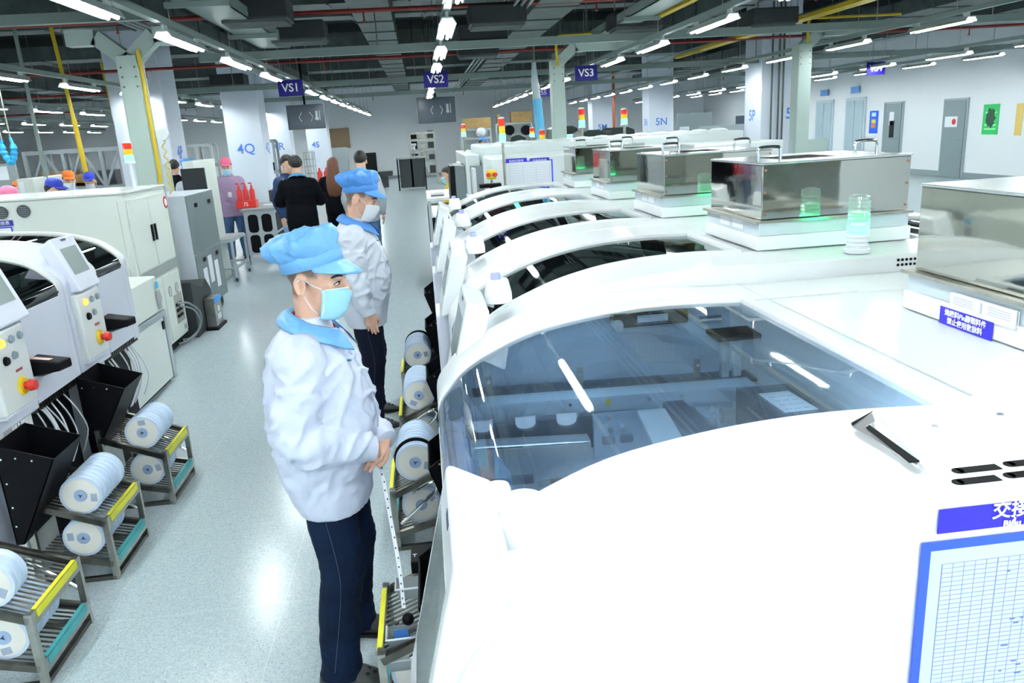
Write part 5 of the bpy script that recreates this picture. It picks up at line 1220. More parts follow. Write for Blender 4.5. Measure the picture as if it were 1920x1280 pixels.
# shelving with pale bins behind the purple shirt man
x0, x1, z0, z1 = prect(335, 275, 418, 420, 24)
t_ = storage_rack('white wire shelving full of small bins behind the man in the purple shirt', x0, x1, 24, .6, z1, [.3, .7, 1.1, 1.5, z1], 2, mat('rack_pale', (.40, .44, .46), .45), False)
for li, z in enumerate((.356, .756, 1.156)):
    n = 6
    for i in range(n):
        x = x0+.1+(x1-x0-.2)*(i+.5)/n
        o = small_box('shelf_bin', 'small %s bin on the %s shelf of the wire shelving behind the purple shirt man' % (['white', 'grey', 'green'][(i+li) % 3], ['lowest', 'second', 'third'][li]), 'bin', (x, 24.2, z), (x1-x0)/n*.75, .35, .2, [WHITEE, mat('tote_grey', (.28, .31, .32), .6), mat('bin_green', (.12, .35, .22), .5)][(i+li) % 3], bev=.01)
        o['group'] = 'bins on the wire shelving'
x0, x1, z0, z1 = prect(488, 266, 530, 400, 24)
storage_rack('narrow steel shelving between the 4Q column and the next column', x0, x1, 24, .6, z1, [.3, .75, 1.2, z1], 1, RKM, False)
for li, (z, m_, lb) in enumerate(((.356, mat('tote_grey', (.28, .31, .32), .6), 'grey crate on the lowest shelf beside the 4Q column'), (.806, STEEL, 'steel tray on the second shelf beside the 4Q column'), (1.256, BLACKM, 'black case on the third shelf beside the 4Q column'))):
    small_box('storage_crate', lb, 'crate', ((x0+x1)/2, 24.25, z), (x1-x0)*.7, .4, .22, m_)
bgbox('dark_stand', 'dark brown low stand beside the white column left of the black suit', 'stand', 503, 357, 526, 400, 20, .5, mat('stand_brown', (.05, .04, .035), .6), True)
# panels at the far end of the aisle
bgbox('notice_board', 'brown cork board panel on the far wall by the long haired woman', 'board', 614, 242, 657, 277, 39.84, .155, mat('cork', (.33, .24, .14), .8), False)
bgbox('partition_panel', 'pale grey partition with dark edge below the cork board', 'partition', 609, 278, 657, 335, 38, .1, mat('partition_pale', (.36, .42, .45), .6), True)
bgbox('laptop_case', 'large black upright display beyond the man in the grey sweatshirt', 'display', 683, 287, 708, 321, 33, .15, BLACKM, False,
      lambda t_, x0, x1, y0, y1, z0, z1: obj('display_stand', (lambda bm: (box(bm, x0, x1+.6, y0-.3, y1+.3, z0-.2, z0-.02), box(bm, x0+.1, x1+.4, y0-.2, y1+.2, 0, z0-.2), bm)[2])(B()), mat('stand_dark', (.03, .035, .04), .5), t_))
x0, x1, z0, z1 = prect(568, 286, 593, 345, 29)
t_ = thing('wire_cart', 'tall wire cart standing by the white column behind the suited man', 'cart', ((x0+x1)/2, 29.2, 0))
bm = B()
for i in range(4):
    for y in (29, 29.5): bar(bm, (x0+(x1-x0)*i/3, y, .1), (x0+(x1-x0)*i/3, y, z1), .02)
for k in range(7): bar(bm, (x0, 29, .15+k*(z1-.15)/6), (x1, 29, .15+k*(z1-.15)/6), .02); bar(bm, (x0, 29.5, .15+k*(z1-.15)/6), (x1, 29.5, .15+k*(z1-.15)/6), .02)
obj('wire_frame', bm, STEEL, t_)
bm = B()
for x in (x0, x1):
    for y in (29, 29.5): cyl(bm, (x-.02, y, .05), (x+.02, y, .05), .05, seg=10)
obj('casters', bm, RUBBER, t_)
q = onz(600, 348, .0); q = ony(600, 328, 27)
t_ = thing('fire_extinguisher_pair', 'small red and yellow extinguisher set beside the wire cart', 'fire extinguisher', (q.x, 27, 0))
for k in (0, 1): bm = B(); lathe(bm, [(0, 0), (.09, 0), (.09, .42), (.03, .52), (.03, .58), (0, .58)], (q.x+k*.22, 27, q.z-.35), 12); obj('cylinder', bm, RED, t_, smooth=True)
bm = B(); box(bm, q.x-.12, q.x+.34, 26.88, 27.12, 0, q.z-.352); obj('yellow_stand', bm, mat('stand_white', (.6, .62, .55), .5), t_)
# desk with instruments at the end of the aisle
x0, x1, z0, z1 = prect(742, 297, 800, 340, 30)
t_ = thing('instrument_desk', 'desk with dark drawers in front of the steel shelf at the aisle end', 'desk', ((x0+x1)/2, 30.4, 0))
bm = B(); box(bm, x0, x1, 30, 30.9, z1-.05, z1); obj('desk_top', bm, mat('desk_grey', (.30, .33, .34), .4), t_)
bm = B(); box(bm, x0+.1, x0+.6, 30.1, 30.85, .1, z1-.051); obj('drawer_unit', bm, DGREY, t_)
bm = B(); box(bm, x1-.55, x1-.05, 30.1, 30.85, .1, z1-.051); obj('drawer_unit', bm, DGREY, t_)
for x in (x0+.04, x1-.02): bm = B(); bar(bm, (x, 30.05, 0), (x, 30.05, z1-.051), .05); obj('leg', bm, BLACK, t_)
t_ = thing('microscope', 'grey bench microscope standing on the instrument desk', 'microscope', ((x0+x1)/2+.15, 30.3, z1))
xm = (x0+x1)/2+.15
bm = B(); box(bm, xm-.15, xm+.15, 30.2, 30.5, z1+.001, z1+.04); obj('foot', bm, STEEL, t_); bm = B(); cyl(bm, (xm, 30.4, z1+.041), (xm, 30.4, z1+.45), .03, seg=10); obj('column', bm, STEEL, t_); bm = B(); cyl(bm, (xm, 30.2, z1+.22), (xm, 30.38, z1+.40), .07, seg=12); cyl(bm, (xm-.1, 30.2, z1+.45), (xm+.1, 30.3, z1+.45), .05, seg=10); obj('eyepiece_head', bm, mat('scope_grey', (.4, .42, .42), .3), t_, smooth=True)
x0, x1, z0, z1 = prect(767, 251, 822, 345, 33)
t_ = storage_rack('steel shelf with instruments against the far wall at the aisle end', x0, x1, 33, .6, z1, [.4, .95, 1.4, 1.8, z1], 1, STEEL, False)
for li, z in enumerate((.456, 1.006, 1.456, 1.856)):
    for i in range(3):
        o = small_box('instrument', '%s instrument on the %s shelf at the aisle end' % (['black', 'steel', 'dark grey'][i], ['lowest', 'second', 'third', 'top'][li]), 'instrument', (x0+(x1-x0)*(i+.5)/3, 33.25, z), (x1-x0)*.24, .35, .2+.05*((i+li) % 3), [BLACK, STEEL, DGREY][i])
        o['group'] = 'instruments on the aisle end shelf'
# shelving with cardboard along the far wall
for (a0, a1, lb) in ((864, 925, 'grey wall shelf under the wide cardboard box'), (930, 1001, 'grey wall shelf with round black fans near the light blue sleeve')):
    x0, x1, z0, z1 = prect(a0, 240 if a0 < 900 else 229, a1, 330, 36); z1 = RZ1 = prect(a0, 240 if a0 < 900 else 229, a0+1, 330, 36)[3]
    SHT = (z1-.05) if a0 < 900 else SHT; SH2 = z1-.05
    storage_rack(lb, x0, x1, 36, .7, z1-.11, [.4, 1.1, 1.7, z1-.11], 1, mat('rack_light', (.42, .47, .48), .45), False)
x0, x1, z0, z1 = prect(866, 224, 923, 240, 36); small_box('cardboard_box', 'wide cardboard box lying on top of the far wall shelf', 'box', ((x0+x1)/2, 36.3, SHT), x1-x0-.1, .6, z1-z0, CARD)
x0, x1, z0, z1 = prect(958, 212, 998, 229, 36); small_box('cardboard_box', 'cardboard box on top of the shelf next to the light blue sleeve', 'box', ((x0+x1)/2, 36.3, SH2), x1-x0, .6, z1-z0, CARD)
x0, x1, z0, z1 = prect(932, 216, 938, 232, 36); small_box('cardboard_box', 'small cardboard box between the two larger ones on the far shelf', 'box', ((x0+x1)/2, 36.3, SH2), x1-x0, .6, z1-z0, CARD)
for px, lb in ((955, 'round black fan on the far shelf, nearer the white oven lamps'), (986, 'round black fan on the far shelf beside the light blue sleeve')):
    q = ony(px, 244, 36); bm = B(); cyl(bm, (q.x, 35.8, q.z), (q.x, 36.2, q.z), .22, seg=18); cyl(bm, (q.x, 35.78, q.z), (q.x, 35.8, q.z), .08, seg=12); o = obj('round_fan', bm, BLACK, at=(q.x, 36, q.z), smooth=True); tag(o, lb, 'fan')
q = ony(902, 248, 36); bm = B(); ellipsoid(bm, (q.x, 36, q.z), (.24, .24, .22)); o = obj('white_dome', bm, WHITEE, at=(q.x, 36, q.z), smooth=True); tag(o, 'white dome shaped helmet on the far wall shelf', 'helmet')

# ================================================================== WHITE OVEN AND LINE BEHIND THE MACHINES
yo = 9.3
x0, x1, z0, z1 = prect(920, 297, 1062, 420, yo)
t = thing('reflow_oven', 'long white oven housing with two blue headed charts behind the placement machines', 'machine', ((x0+x1)/2, yo+1, 0))
bm = B(); box(bm, x0, x0+3.6, yo, yo+1.2, .05, z1); obj('front_housing', bm, mat('oven_white', (.74, .80, .82), .35), t, bev=.02)
bm = B(); box(bm, x0-.0, x0+3.6, yo+1.201, yo+3.7, .05, z1+.12); obj('long_housing', bm, mat('oven_white2', (.68, .75, .76), .35), t, bev=.03)
bm = B()
for i in range(12): ellipsoid(bm, (x0+.3+i*.28, yo+1.6, z1+.125), (.13, .2, .04), 10)
obj('film_ripples', bm, mat('film_white', (.75, .82, .84), .3), t, smooth=True)
for (a0, a1, b0, b1, nm) in ((948, 988, 298, 306, 0), (993, 1030, 297, 305, 1)):
    q = prect(a0, b0, a1, b1, yo); bm = B(); box(bm, q[0], q[1], yo-.006, yo-.001, q[2], q[3]); s = obj('chart_header', bm, BLUEL, t)
    text('header_text', ['點檢記錄表', '交接查檢表'][nm], .035, PM(((q[0]+q[1])/2, yo-.0075, (q[2]+q[3])/2), (1, 0, 0), (0, 0, 1)), TXW, s)
q = prect(946, 304, 1038, 350, yo); bm = B(); box(bm, q[0], q[1], yo-.005, yo-.001, q[2]-.15, q[3]); s = obj('chart_frame', bm, BLUEF, t)
bm = B(); box(bm, q[0]+.006, q[1]-.018, yo-.009, yo-.0055, q[2]-.14, q[3]-.012); s2 = obj('chart_sheet', bm, PAPER, s)
bm = B()
for i in range(14): box(bm, q[0]+.04, q[1]-.05, yo-.0105, yo-.0095, q[3]-.05-i*.03, q[3]-.048-i*.03)
for i in range(5): box(bm, q[0]+.05+i*.16, q[0]+.053+i*.16, yo-.0105, yo-.0095, q[3]-.47, q[3]-.05)
obj('chart_grid', bm, mat('ink_pale', (.50, .58, .78), .6), s2)
# second smaller white machine before it, consoles and desk
x0_, x1_, z0_, z1_ = prect(872, 290, 905, 420, 10.6)
t = thing('white_conveyor', 'white conveyor housing with green reflections beside the seated person in yellow', 'machine', (x0_, 11.2, 0))
bm = B(); box(bm, x0_, x1_+.02, 10.6, 12.3, .0, z1_); obj('housing', bm, mat('oven_white2', (.68, .75, .76), .35), t, bev=.02)
bm = B(); box(bm, x0_+.05, x0_+.3, 10.59, 10.599, .6, z1_-.15); obj('vent_panel', bm, mat('vent_mid', (.22, .25, .28), .5), t)
x0_, x1_, z0_, z1_ = prect(861, 285, 900, 420, 14.5)
t = thing('white_conveyor', 'far white housing with small blue chart behind the stack light', 'machine', (x0_, 15, 0))
bm = B(); box(bm, x0_, x1_, 14.5, 16, 0, z1_); obj('housing', bm, mat('oven_white2', (.68, .75, .76), .35), t, bev=.02)
q = prect(877, 285, 892, 310, 14.49); bm = B(); box(bm, q[0], q[1], 14.48, 14.495, q[2], q[3]); ch = obj('chart_sheet', bm, mat('chart_blue_pale', (.45, .55, .85), .5), t)
bm = B(); box(bm, q[0], q[1], 14.47, 14.478, q[3]-.06, q[3]); obj('chart_header', bm, BLUEL, ch)
t = thing('inspection_console', 'tall slanted dark grey display panel seen from its side beside the first arched hood', 'console', (0, 8, 0))
q0 = ony(866, 392, 8.0); yk = 8.0
a, b_, c, d = ony(852, 310, yk), ony(871, 311, yk), ony(876, 390, yk), ony(860, 392, yk)
bm = B(); hexa(bm, [(d.x-.02, yk, 0), (c.x, yk, 0), (c.x, yk+.6, 0), (d.x-.02, yk+.6, 0)], [(a.x, yk, a.z), (b_.x, yk, b_.z), (b_.x, yk+.6, b_.z), (a.x, yk+.6, a.z)]); obj('panel_slab', bm, mat('slab_grey', (.13, .17, .18), .5), t, bev=.008)
a2, d2_ = ony(843, 308, yk), ony(852, 390, yk); bm = B(); hexa(bm, [(d2_.x-.05, yk+.02, .5), (d.x-.025, yk+.02, .5), (d.x-.025, yk+.58, .5), (d2_.x-.05, yk+.58, .5)], [(a2.x, yk+.02, a2.z-.02), (a.x-.002, yk+.02, a2.z-.02), (a.x-.002, yk+.58, a2.z-.02), (a2.x, yk+.58, a2.z-.02)]); obj('black_display', bm, BLACK, t)
q = prect(886, 316, 896, 372, 8.6); t = thing('white_panel_post', 'narrow bright white upright panel beside the grey console slab', 'panel', (q[0], 8.6, 0)); bm = B(); box(bm, q[0], q[1], 8.6, 8.9, 0, q[3]); obj('upright', bm, WHITE, t, bev=.006)
bm = B()
for i in range(6): box(bm, q[0]-.06, q[0]-.002, 8.62, 8.8, .5+i*.13, .56+i*.13)
obj('side_connectors', bm, BLACK, t)
qa = ony(921, 327, 8.8)
t = thing('emergency_box', 'yellow two button emergency box with red buttons on a thin post', 'control box', (qa.x, 8.8, 0))
bm = B(); box(bm, qa.x-.055, qa.x+.055, 8.75, 8.85, qa.z-.05, qa.z+.05); eb = obj('yellow_box', bm, YELB, t, bev=.015)
for s in (-1, 1): bm = B(); cyl(bm, (qa.x+s*.03, 8.75, qa.z), (qa.x+s*.042, 8.70, qa.z), .022, seg=14); obj('red_button', bm, RED, eb)
bm = B(); cyl(bm, (qa.x, 8.8, 0), (qa.x, 8.8, qa.z-.061), .012, seg=8); obj('post', bm, STEEL, t)
bm = B(); box(bm, qa.x-.14, qa.x+.1, 8.72, 8.88, qa.z-.14, qa.z-.10); box(bm, qa.x-.02, qa.x+.10, 8.78, 8.84, qa.z-.5, qa.z-.141); obj('dark_bracket', bm, BLACK, t)
# white bench with monitor and keyboard
yb_ = 10.4
q = prect(800, 372, 838, 400, yb_)
t = thing('work_bench', 'white bench with lower shelf beside the aisle in front of the seated person', 'bench', (q[0]+.5, yb_, 0))
bx0_, bx1_, bz = q[0], q[0]+.62, q[3]
bm = B(); box(bm, bx0_, bx1_, yb_, yb_+1.5, bz-.04, bz); obj('bench_top', bm, WHITE, t, bev=.005)
bm = B(); box(bm, bx0_+.02, bx1_-.02, yb_+.03, yb_+1.47, bz-.26, bz-.23); box(bm, bx0_+.02, bx1_-.02, yb_+.03, yb_+1.47, .3, .33); obj('lower_shelf', bm, WHITE, t)
for x in (bx0_+.03, bx1_-.03):
    for y in (yb_+.04, yb_+1.46): bm = B(); bar(bm, (x, y, 0), (x, y, bz-.041), .04); obj('leg', bm, ALU, t)
t = thing('desk_monitor', 'monitor seen edge-on leaning on the white bench', 'monitor', (bx0_+.45, yb_+.5, bz))
bm = B(); hexa(bm, [(bx0_+.30, yb_+.3, bz+.01), (bx0_+.40, yb_+.3, bz+.01), (bx0_+.40, yb_+.8, bz+.01), (bx0_+.30, yb_+.8, bz+.01)], [(bx0_+.46, yb_+.3, bz+.42), (bx0_+.50, yb_+.3, bz+.42), (bx0_+.50, yb_+.8, bz+.42), (bx0_+.46, yb_+.8, bz+.42)]); sh_ = obj('shell', bm, WHITEE, t, bev=.008)
bm = B(); hexa(bm, [(bx0_+.405, yb_+.28, bz+.03), (bx0_+.43, yb_+.28, bz+.03), (bx0_+.43, yb_+.82, bz+.03), (bx0_+.405, yb_+.82, bz+.03)], [(bx0_+.505, yb_+.28, bz+.40), (bx0_+.53, yb_+.28, bz+.40), (bx0_+.53, yb_+.82, bz+.40), (bx0_+.505, yb_+.82, bz+.40)]); obj('dark_screen', bm, BLACK, t)
t = small_box('keyboard', 'grey keyboard lying on the white bench', 'keyboard', (bx0_+.15, yb_+.45, bz+.001), .18, .42, .02, mat('key_grey', (.12, .13, .14), .5))
t = small_box('computer_tower', 'black box under the bench edge behind the seated person', 'box', (bx0_+.2, yb_+1.9, 0), .4, .5, .95, BLACKM)
# round stool/cart under bench
t = thing('wheeled_cart', 'chrome wheeled cart at the near end of the white bench', 'cart', (bx0_+.25, yb_-.45, 0))
bm = B(); box(bm, bx0_+.02, bx0_+.5, yb_-.7, yb_-.2, .50, .53); box(bm, bx0_+.02, bx0_+.5, yb_-.7, yb_-.2, .16, .18); obj('shelf', bm, WHITE, t)
for x in (bx0_+.05, bx0_+.47):
    for y in (yb_-.67, yb_-.23): bm = B(); cyl(bm, (x, y, .02), (x, y, .50), .014, seg=8); obj('leg', bm, CHROME, t)

# stack lights in the distance: px of column top/bottom, depth
for i, (px, pt_, pb, y, r, on, lb, zb) in enumerate(((940, 222, 268, 9.2, .038, True, 'tall stack light in front of the white oven, green lit', None),
        (868, 234, 257, 14.8, .045, True, 'small stack light on the far white housing beside the cardboard shelf', None),
        (1055, 207, 238, 15, .05, False, 'stack light beside the grey curved post with dull green segment', None),
        (1090, 204, 240, 15, .06, True, 'stack light with bright green segment, second from the curved post', None),
        (1170, 205, 235, 15.5, .065, True, 'stack light on a white pole in front of the far dark monitors', None),
        (1016, 244, 272, 13.2, .05, True, 'low stack light just past the light blue sleeve', None),
        (997, 240, 258, 16, .05, True, 'low stack light in front of the light blue sleeve', None))):
    a, b_ = ony(px, pt_, y), ony(px, pb, y); h = a.z-b_.z
    gm = GLOWG if on else OFFG
    zb = 0.0 if i != 0 else 1.7
    if i == 0: zb = 0.0
    stack_light((a.x, y, zb), h, r, lb, [(gm, .34), (TOWY, .33), (TOWR, .33)], pole=max(b_.z-zb, .02), group=None)
for i, (px, pt_, pb, y, lb, zb, rr_) in enumerate(((237, 268, 307, 8.0, 'stack light standing on the cream cabinet, red amber and green', 1.681, .042), (266, 270, 305, 12.8, 'thin stack light half hidden behind the tall green post', 1.5, .03))):
    a, b_ = ony(px, pt_, y), ony(px, pb, y)
    stack_light((a.x, y, zb), a.z-b_.z, rr_, lb, [(GLOWG, .34), (TOWY, .33), (TOWR, .33)], pole=max(b_.z-zb, .02), polem=WHITEE)

# far machines with dark tops and blue screens, monitors
for i, (a0, a1, b0, b1, y, lb) in enumerate(((1090, 1140, 245, 268, 16.5, 'dark topped far machine with blue screen, nearer the curved post'), (1143, 1195, 240, 268, 16.8, 'dark topped far machine with blue screen, farther from the curved post'), (1035, 1088, 238, 262, 19, 'dark far monitor bench behind the bright green stack light'), (955, 990, 254, 270, 18, 'low dark far machine before the cardboard shelf'), (1222, 1262, 258, 275, 17, 'pair of dark monitors before the second column'))):
    x0_, x1_, z0_, z1_ = prect(a0, b0, a1, b1, y)
    t = thing('far_machine', lb, 'machine', ((x0_+x1_)/2, y+.5, 0))
    bm = B(); box(bm, x0_, x1_, y, y+1.2, 0, z0_); obj('white_base', bm, mat('oven_white2', (.68, .75, .76), .35), t)
    bm = B(); prism(bm, [(x0_, z0_+.001), (x1_, z0_+.001), (x1_-.05, z1_-.06), (x1_-.18, z1_), (x0_+.16, z1_), (x0_+.04, z1_-.05)], 'y', y+.05, y+1.1); hd = obj('dark_hood', bm, mat('hood_dark', (.012, .02, .02), .25), t)
    if i < 3:
        sc = ony((a0+a1)/2+12, b1-2, y-.05); bm = B(); box(bm, sc.x-.16, sc.x+.16, y-.06, y-.005, sc.z-.1, sc.z+.11); s = obj('screen_housing', bm, WHITEE, t); bm = B(); box(bm, sc.x-.13, sc.x+.13, y-.066, y-.061, sc.z-.07, sc.z+.09); s2 = obj('blue_screen', bm, SCRBLUE, s)
# steel cover row visible behind boxes: tall cabinet screens
t = bgbox('cubicle_board', 'grey pin board with two white papers beyond the second column', 'board', 1271, 213, 1335, 262, 24, .08, mat('partition_grey2', (.24, .30, .32), .6), True, paper_on(1274, 238, 1292, 253))
t = bgbox('partition_panel', 'pale grey partition carrying a black television bracket', 'partition', 1312, 237, 1396, 330, 19, .08, mat('partition_pale', (.36, .42, .45), .6), True,
      lambda t_, x0, x1, y0, y1, z0, z1: obj('tv_bracket', (lambda bm: (box(bm, x0+(x1-x0)*.25, x0+(x1-x0)*.82, y0-.06, y0-.01, z1-.42, z1-.26), [box(bm, x0+(x1-x0)*f, x0+(x1-x0)*f+.07, y0-.05, y0-.01, z1-.62, z1-.15) for f in (.34, .66)], bm)[2])(B()), BLACK, t_))
t = bgbox('partition_panel', 'low pale green partition behind the grey post on the door side', 'partition', 1507, 262, 1548, 330, 17, .08, mat('partition_mint', (.42, .52, .50), .6), True)
t = bgbox('wall_monitor', 'small dark framed screen on the far wall between the columns', 'screen', 1381, 217, 1403, 233, 30, .1, mat('tv_panel', (.06, .08, .11), .3))
t = bgbox('work_table', 'white work table with two dark monitors behind the far steel boxes', 'table', 1205, 276, 1320, 300, 15, .9, WHITE, True)
for i, px in enumerate((1283, 1303)):
    x0_, x1_, z0_, z1_ = prect(px-7, 262, px+8, 274, 16.5)
    t = thing('desk_monitor', ['dark desk monitor by the round blue sticker beyond the second column', 'dark desk monitor closer to the black television bracket'][i], 'monitor', ((x0_+x1_)/2, 16.5, 0))
    bm = B(); box(bm, x0_, x1_, 16.5, 16.56, z0_, z1_); obj('shell', bm, BLACK, t); bm = B(); box(bm, (x0_+x1_)/2-.03, (x0_+x1_)/2+.03, 16.5, 16.55, 0, z0_-.001); obj('stand', bm, BLACK, t)
# ================================================================== PEOPLE
SKIN = mat('skin_warm', (.72, .44, .32), .45, var=.06, vscale=25)
SKINR = mat('skin_hands', (.56, .26, .18), .5, var=.12, vscale=40)
def skin_hair():
    m = mat('skin_with_cropped_hair', (.72, .44, .32), .45); nt = m.node_tree; b = nt.nodes['Principled BSDF']
    at_ = nt.nodes.new('ShaderNodeAttribute'); at_.attribute_name = 'hair_cover'
    n = nt.nodes.new('ShaderNodeTexNoise'); n.inputs['Scale'].default_value = 420; tc = nt.nodes.new('ShaderNodeTexCoord'); nt.links.new(tc.outputs['Object'], n.inputs['Vector'])
    mr = nt.nodes.new('ShaderNodeMapRange'); mr.inputs[1].default_value = .35; mr.inputs[2].default_value = .65; mr.inputs[3].default_value = .55; mr.inputs[4].default_value = 1.0; nt.links.new(n.outputs['Fac'], mr.inputs[0])
    mu = nt.nodes.new('ShaderNodeMath'); mu.operation = 'MULTIPLY'; nt.links.new(at_.outputs['Fac'], mu.inputs[0]); nt.links.new(mr.outputs[0], mu.inputs[1])
    n2 = nt.nodes.new('ShaderNodeTexNoise'); n2.inputs['Scale'].default_value = 22; nt.links.new(tc.outputs['Object'], n2.inputs['Vector'])
    r = nt.nodes.new('ShaderNodeValToRGB'); r.color_ramp.elements[0].position = .35; r.color_ramp.elements[0].color = (.68, .38, .27, 1); r.color_ramp.elements[1].position = .65; r.color_ramp.elements[1].color = (.75, .47, .35, 1); nt.links.new(n2.outputs['Fac'], r.inputs[0])
    mx = nt.nodes.new('ShaderNodeMix'); mx.data_type = 'RGBA'; nt.links.new(mu.outputs[0], mx.inputs[0]); nt.links.new(r.outputs[0], mx.inputs[6]); mx.inputs[7].default_value = (.055, .045, .042, 1); nt.links.new(mx.outputs[2], b.inputs['Base Color'])
    return m
SKINHAIR = skin_hair()
HAIR = mat('hair_black', (.012, .011, .012), .5, bump=.4, bscale=220)
HAIRB = mat('hair_brown', (.13, .045, .018), .45, bump=.5, bscale=90, aniso=(1, 1, .12))
BUZZ = mat('hair_cropped', (.20, .145, .115), .8, var=.25, vscale=160)
JACK = mat('jacket_white', (.62, .68, .84), .34, bump=.85, bscale=14, aniso=(1, 1, .5))
JACKG = mat('jacket_grey_white', (.62, .67, .77), .5, bump=.5, bscale=16)
CAPB = mat('cap_sky_blue', (.17, .44, .80), .36, bump=.6, bscale=26)
CAPB2 = mat('cap_mid_blue', (.08, .30, .76), .5, bump=.25, bscale=30)
JEAN = mat('jeans_indigo', (.004, .013, .038), .8, spec=.15, var=.35, vscale=9, bump=.2, bscale=120)
TROU = mat('trousers_navy_black', (.004, .007, .018), .8, spec=.15)
SHOE = mat('slipper_dark', (.03, .035, .036), .5)
MASKB = mat('mask_light_blue', (.36, .70, .86), .6)
MASKW = mat('mask_white', (.78, .82, .88), .6)
SUIT = mat('suit_black', (.003, .004, .007), .85, spec=.12)

def hand(bm, w_, d, n, side, size=1.0, curl=.6, spread=.1):
    """w_ wrist point, d finger direction, n palm normal (palm faces n), side +1: thumb on d x n"""
    w_ = Vector(w_); d = Vector(d).normalized(); n = (Vector(n)-d*Vector(n).dot(d)).normalized(); t = d.cross(n).normalized()*side
    S = size
    # palm
    rings = []
    for f, hw, ht in ((-.02, .024, .019), (.0, .026, .019), (.03, .036, .018), (.06, .041, .016), (.085, .040, .013)):
        rings.append(ellring(w_+d*f*S, t*hw*S, n*ht*S, 14, .75))
    rings_mesh(bm, rings)
    for i, (off, L, r, ba) in enumerate(((.029, .072, .0088, .084), (.010, .080, .0092, .088), (-.009, .074, .0088, .085), (-.028, .058, .0078, .078))):
        p = w_+d*ba*S*.93+t*off*S; a = -spread*(off/.03)*.0; c = curl*(1+.12*i); pts = [p-d*.012*S]; dr = (d+t*off*spread*8).normalized(); ang = 0
        pts.append(p)
        for k, seg in enumerate((.44, .32, .24)):
            ang += c*(.75 if k == 0 else 1.0)
            q = pts[-1]+(dr*cos(ang)+n*sin(ang))*L*seg*S; pts.append(q)
        tube(bm, smooth_path(pts, 3), [r*S*(1.08-.32*(j/(len(pts)*3-3))) for j in range(len(smooth_path(pts, 3)))], 10)
    # thumb leaves the side near the base
    b0 = w_+d*.018*S+t*.020*S; pts = [b0, b0+(t*.6+d*.7)*.032*S+n*.008*S, b0+(t*.55+d*.9)*.055*S+n*.020*S, b0+(t*.25+d*1.0)*.075*S+n*.034*S]
    sp = smooth_path(pts, 3); tube(bm, sp, [.0125*S*(1-.35*i/len(sp)) for i in range(len(sp))], 10)

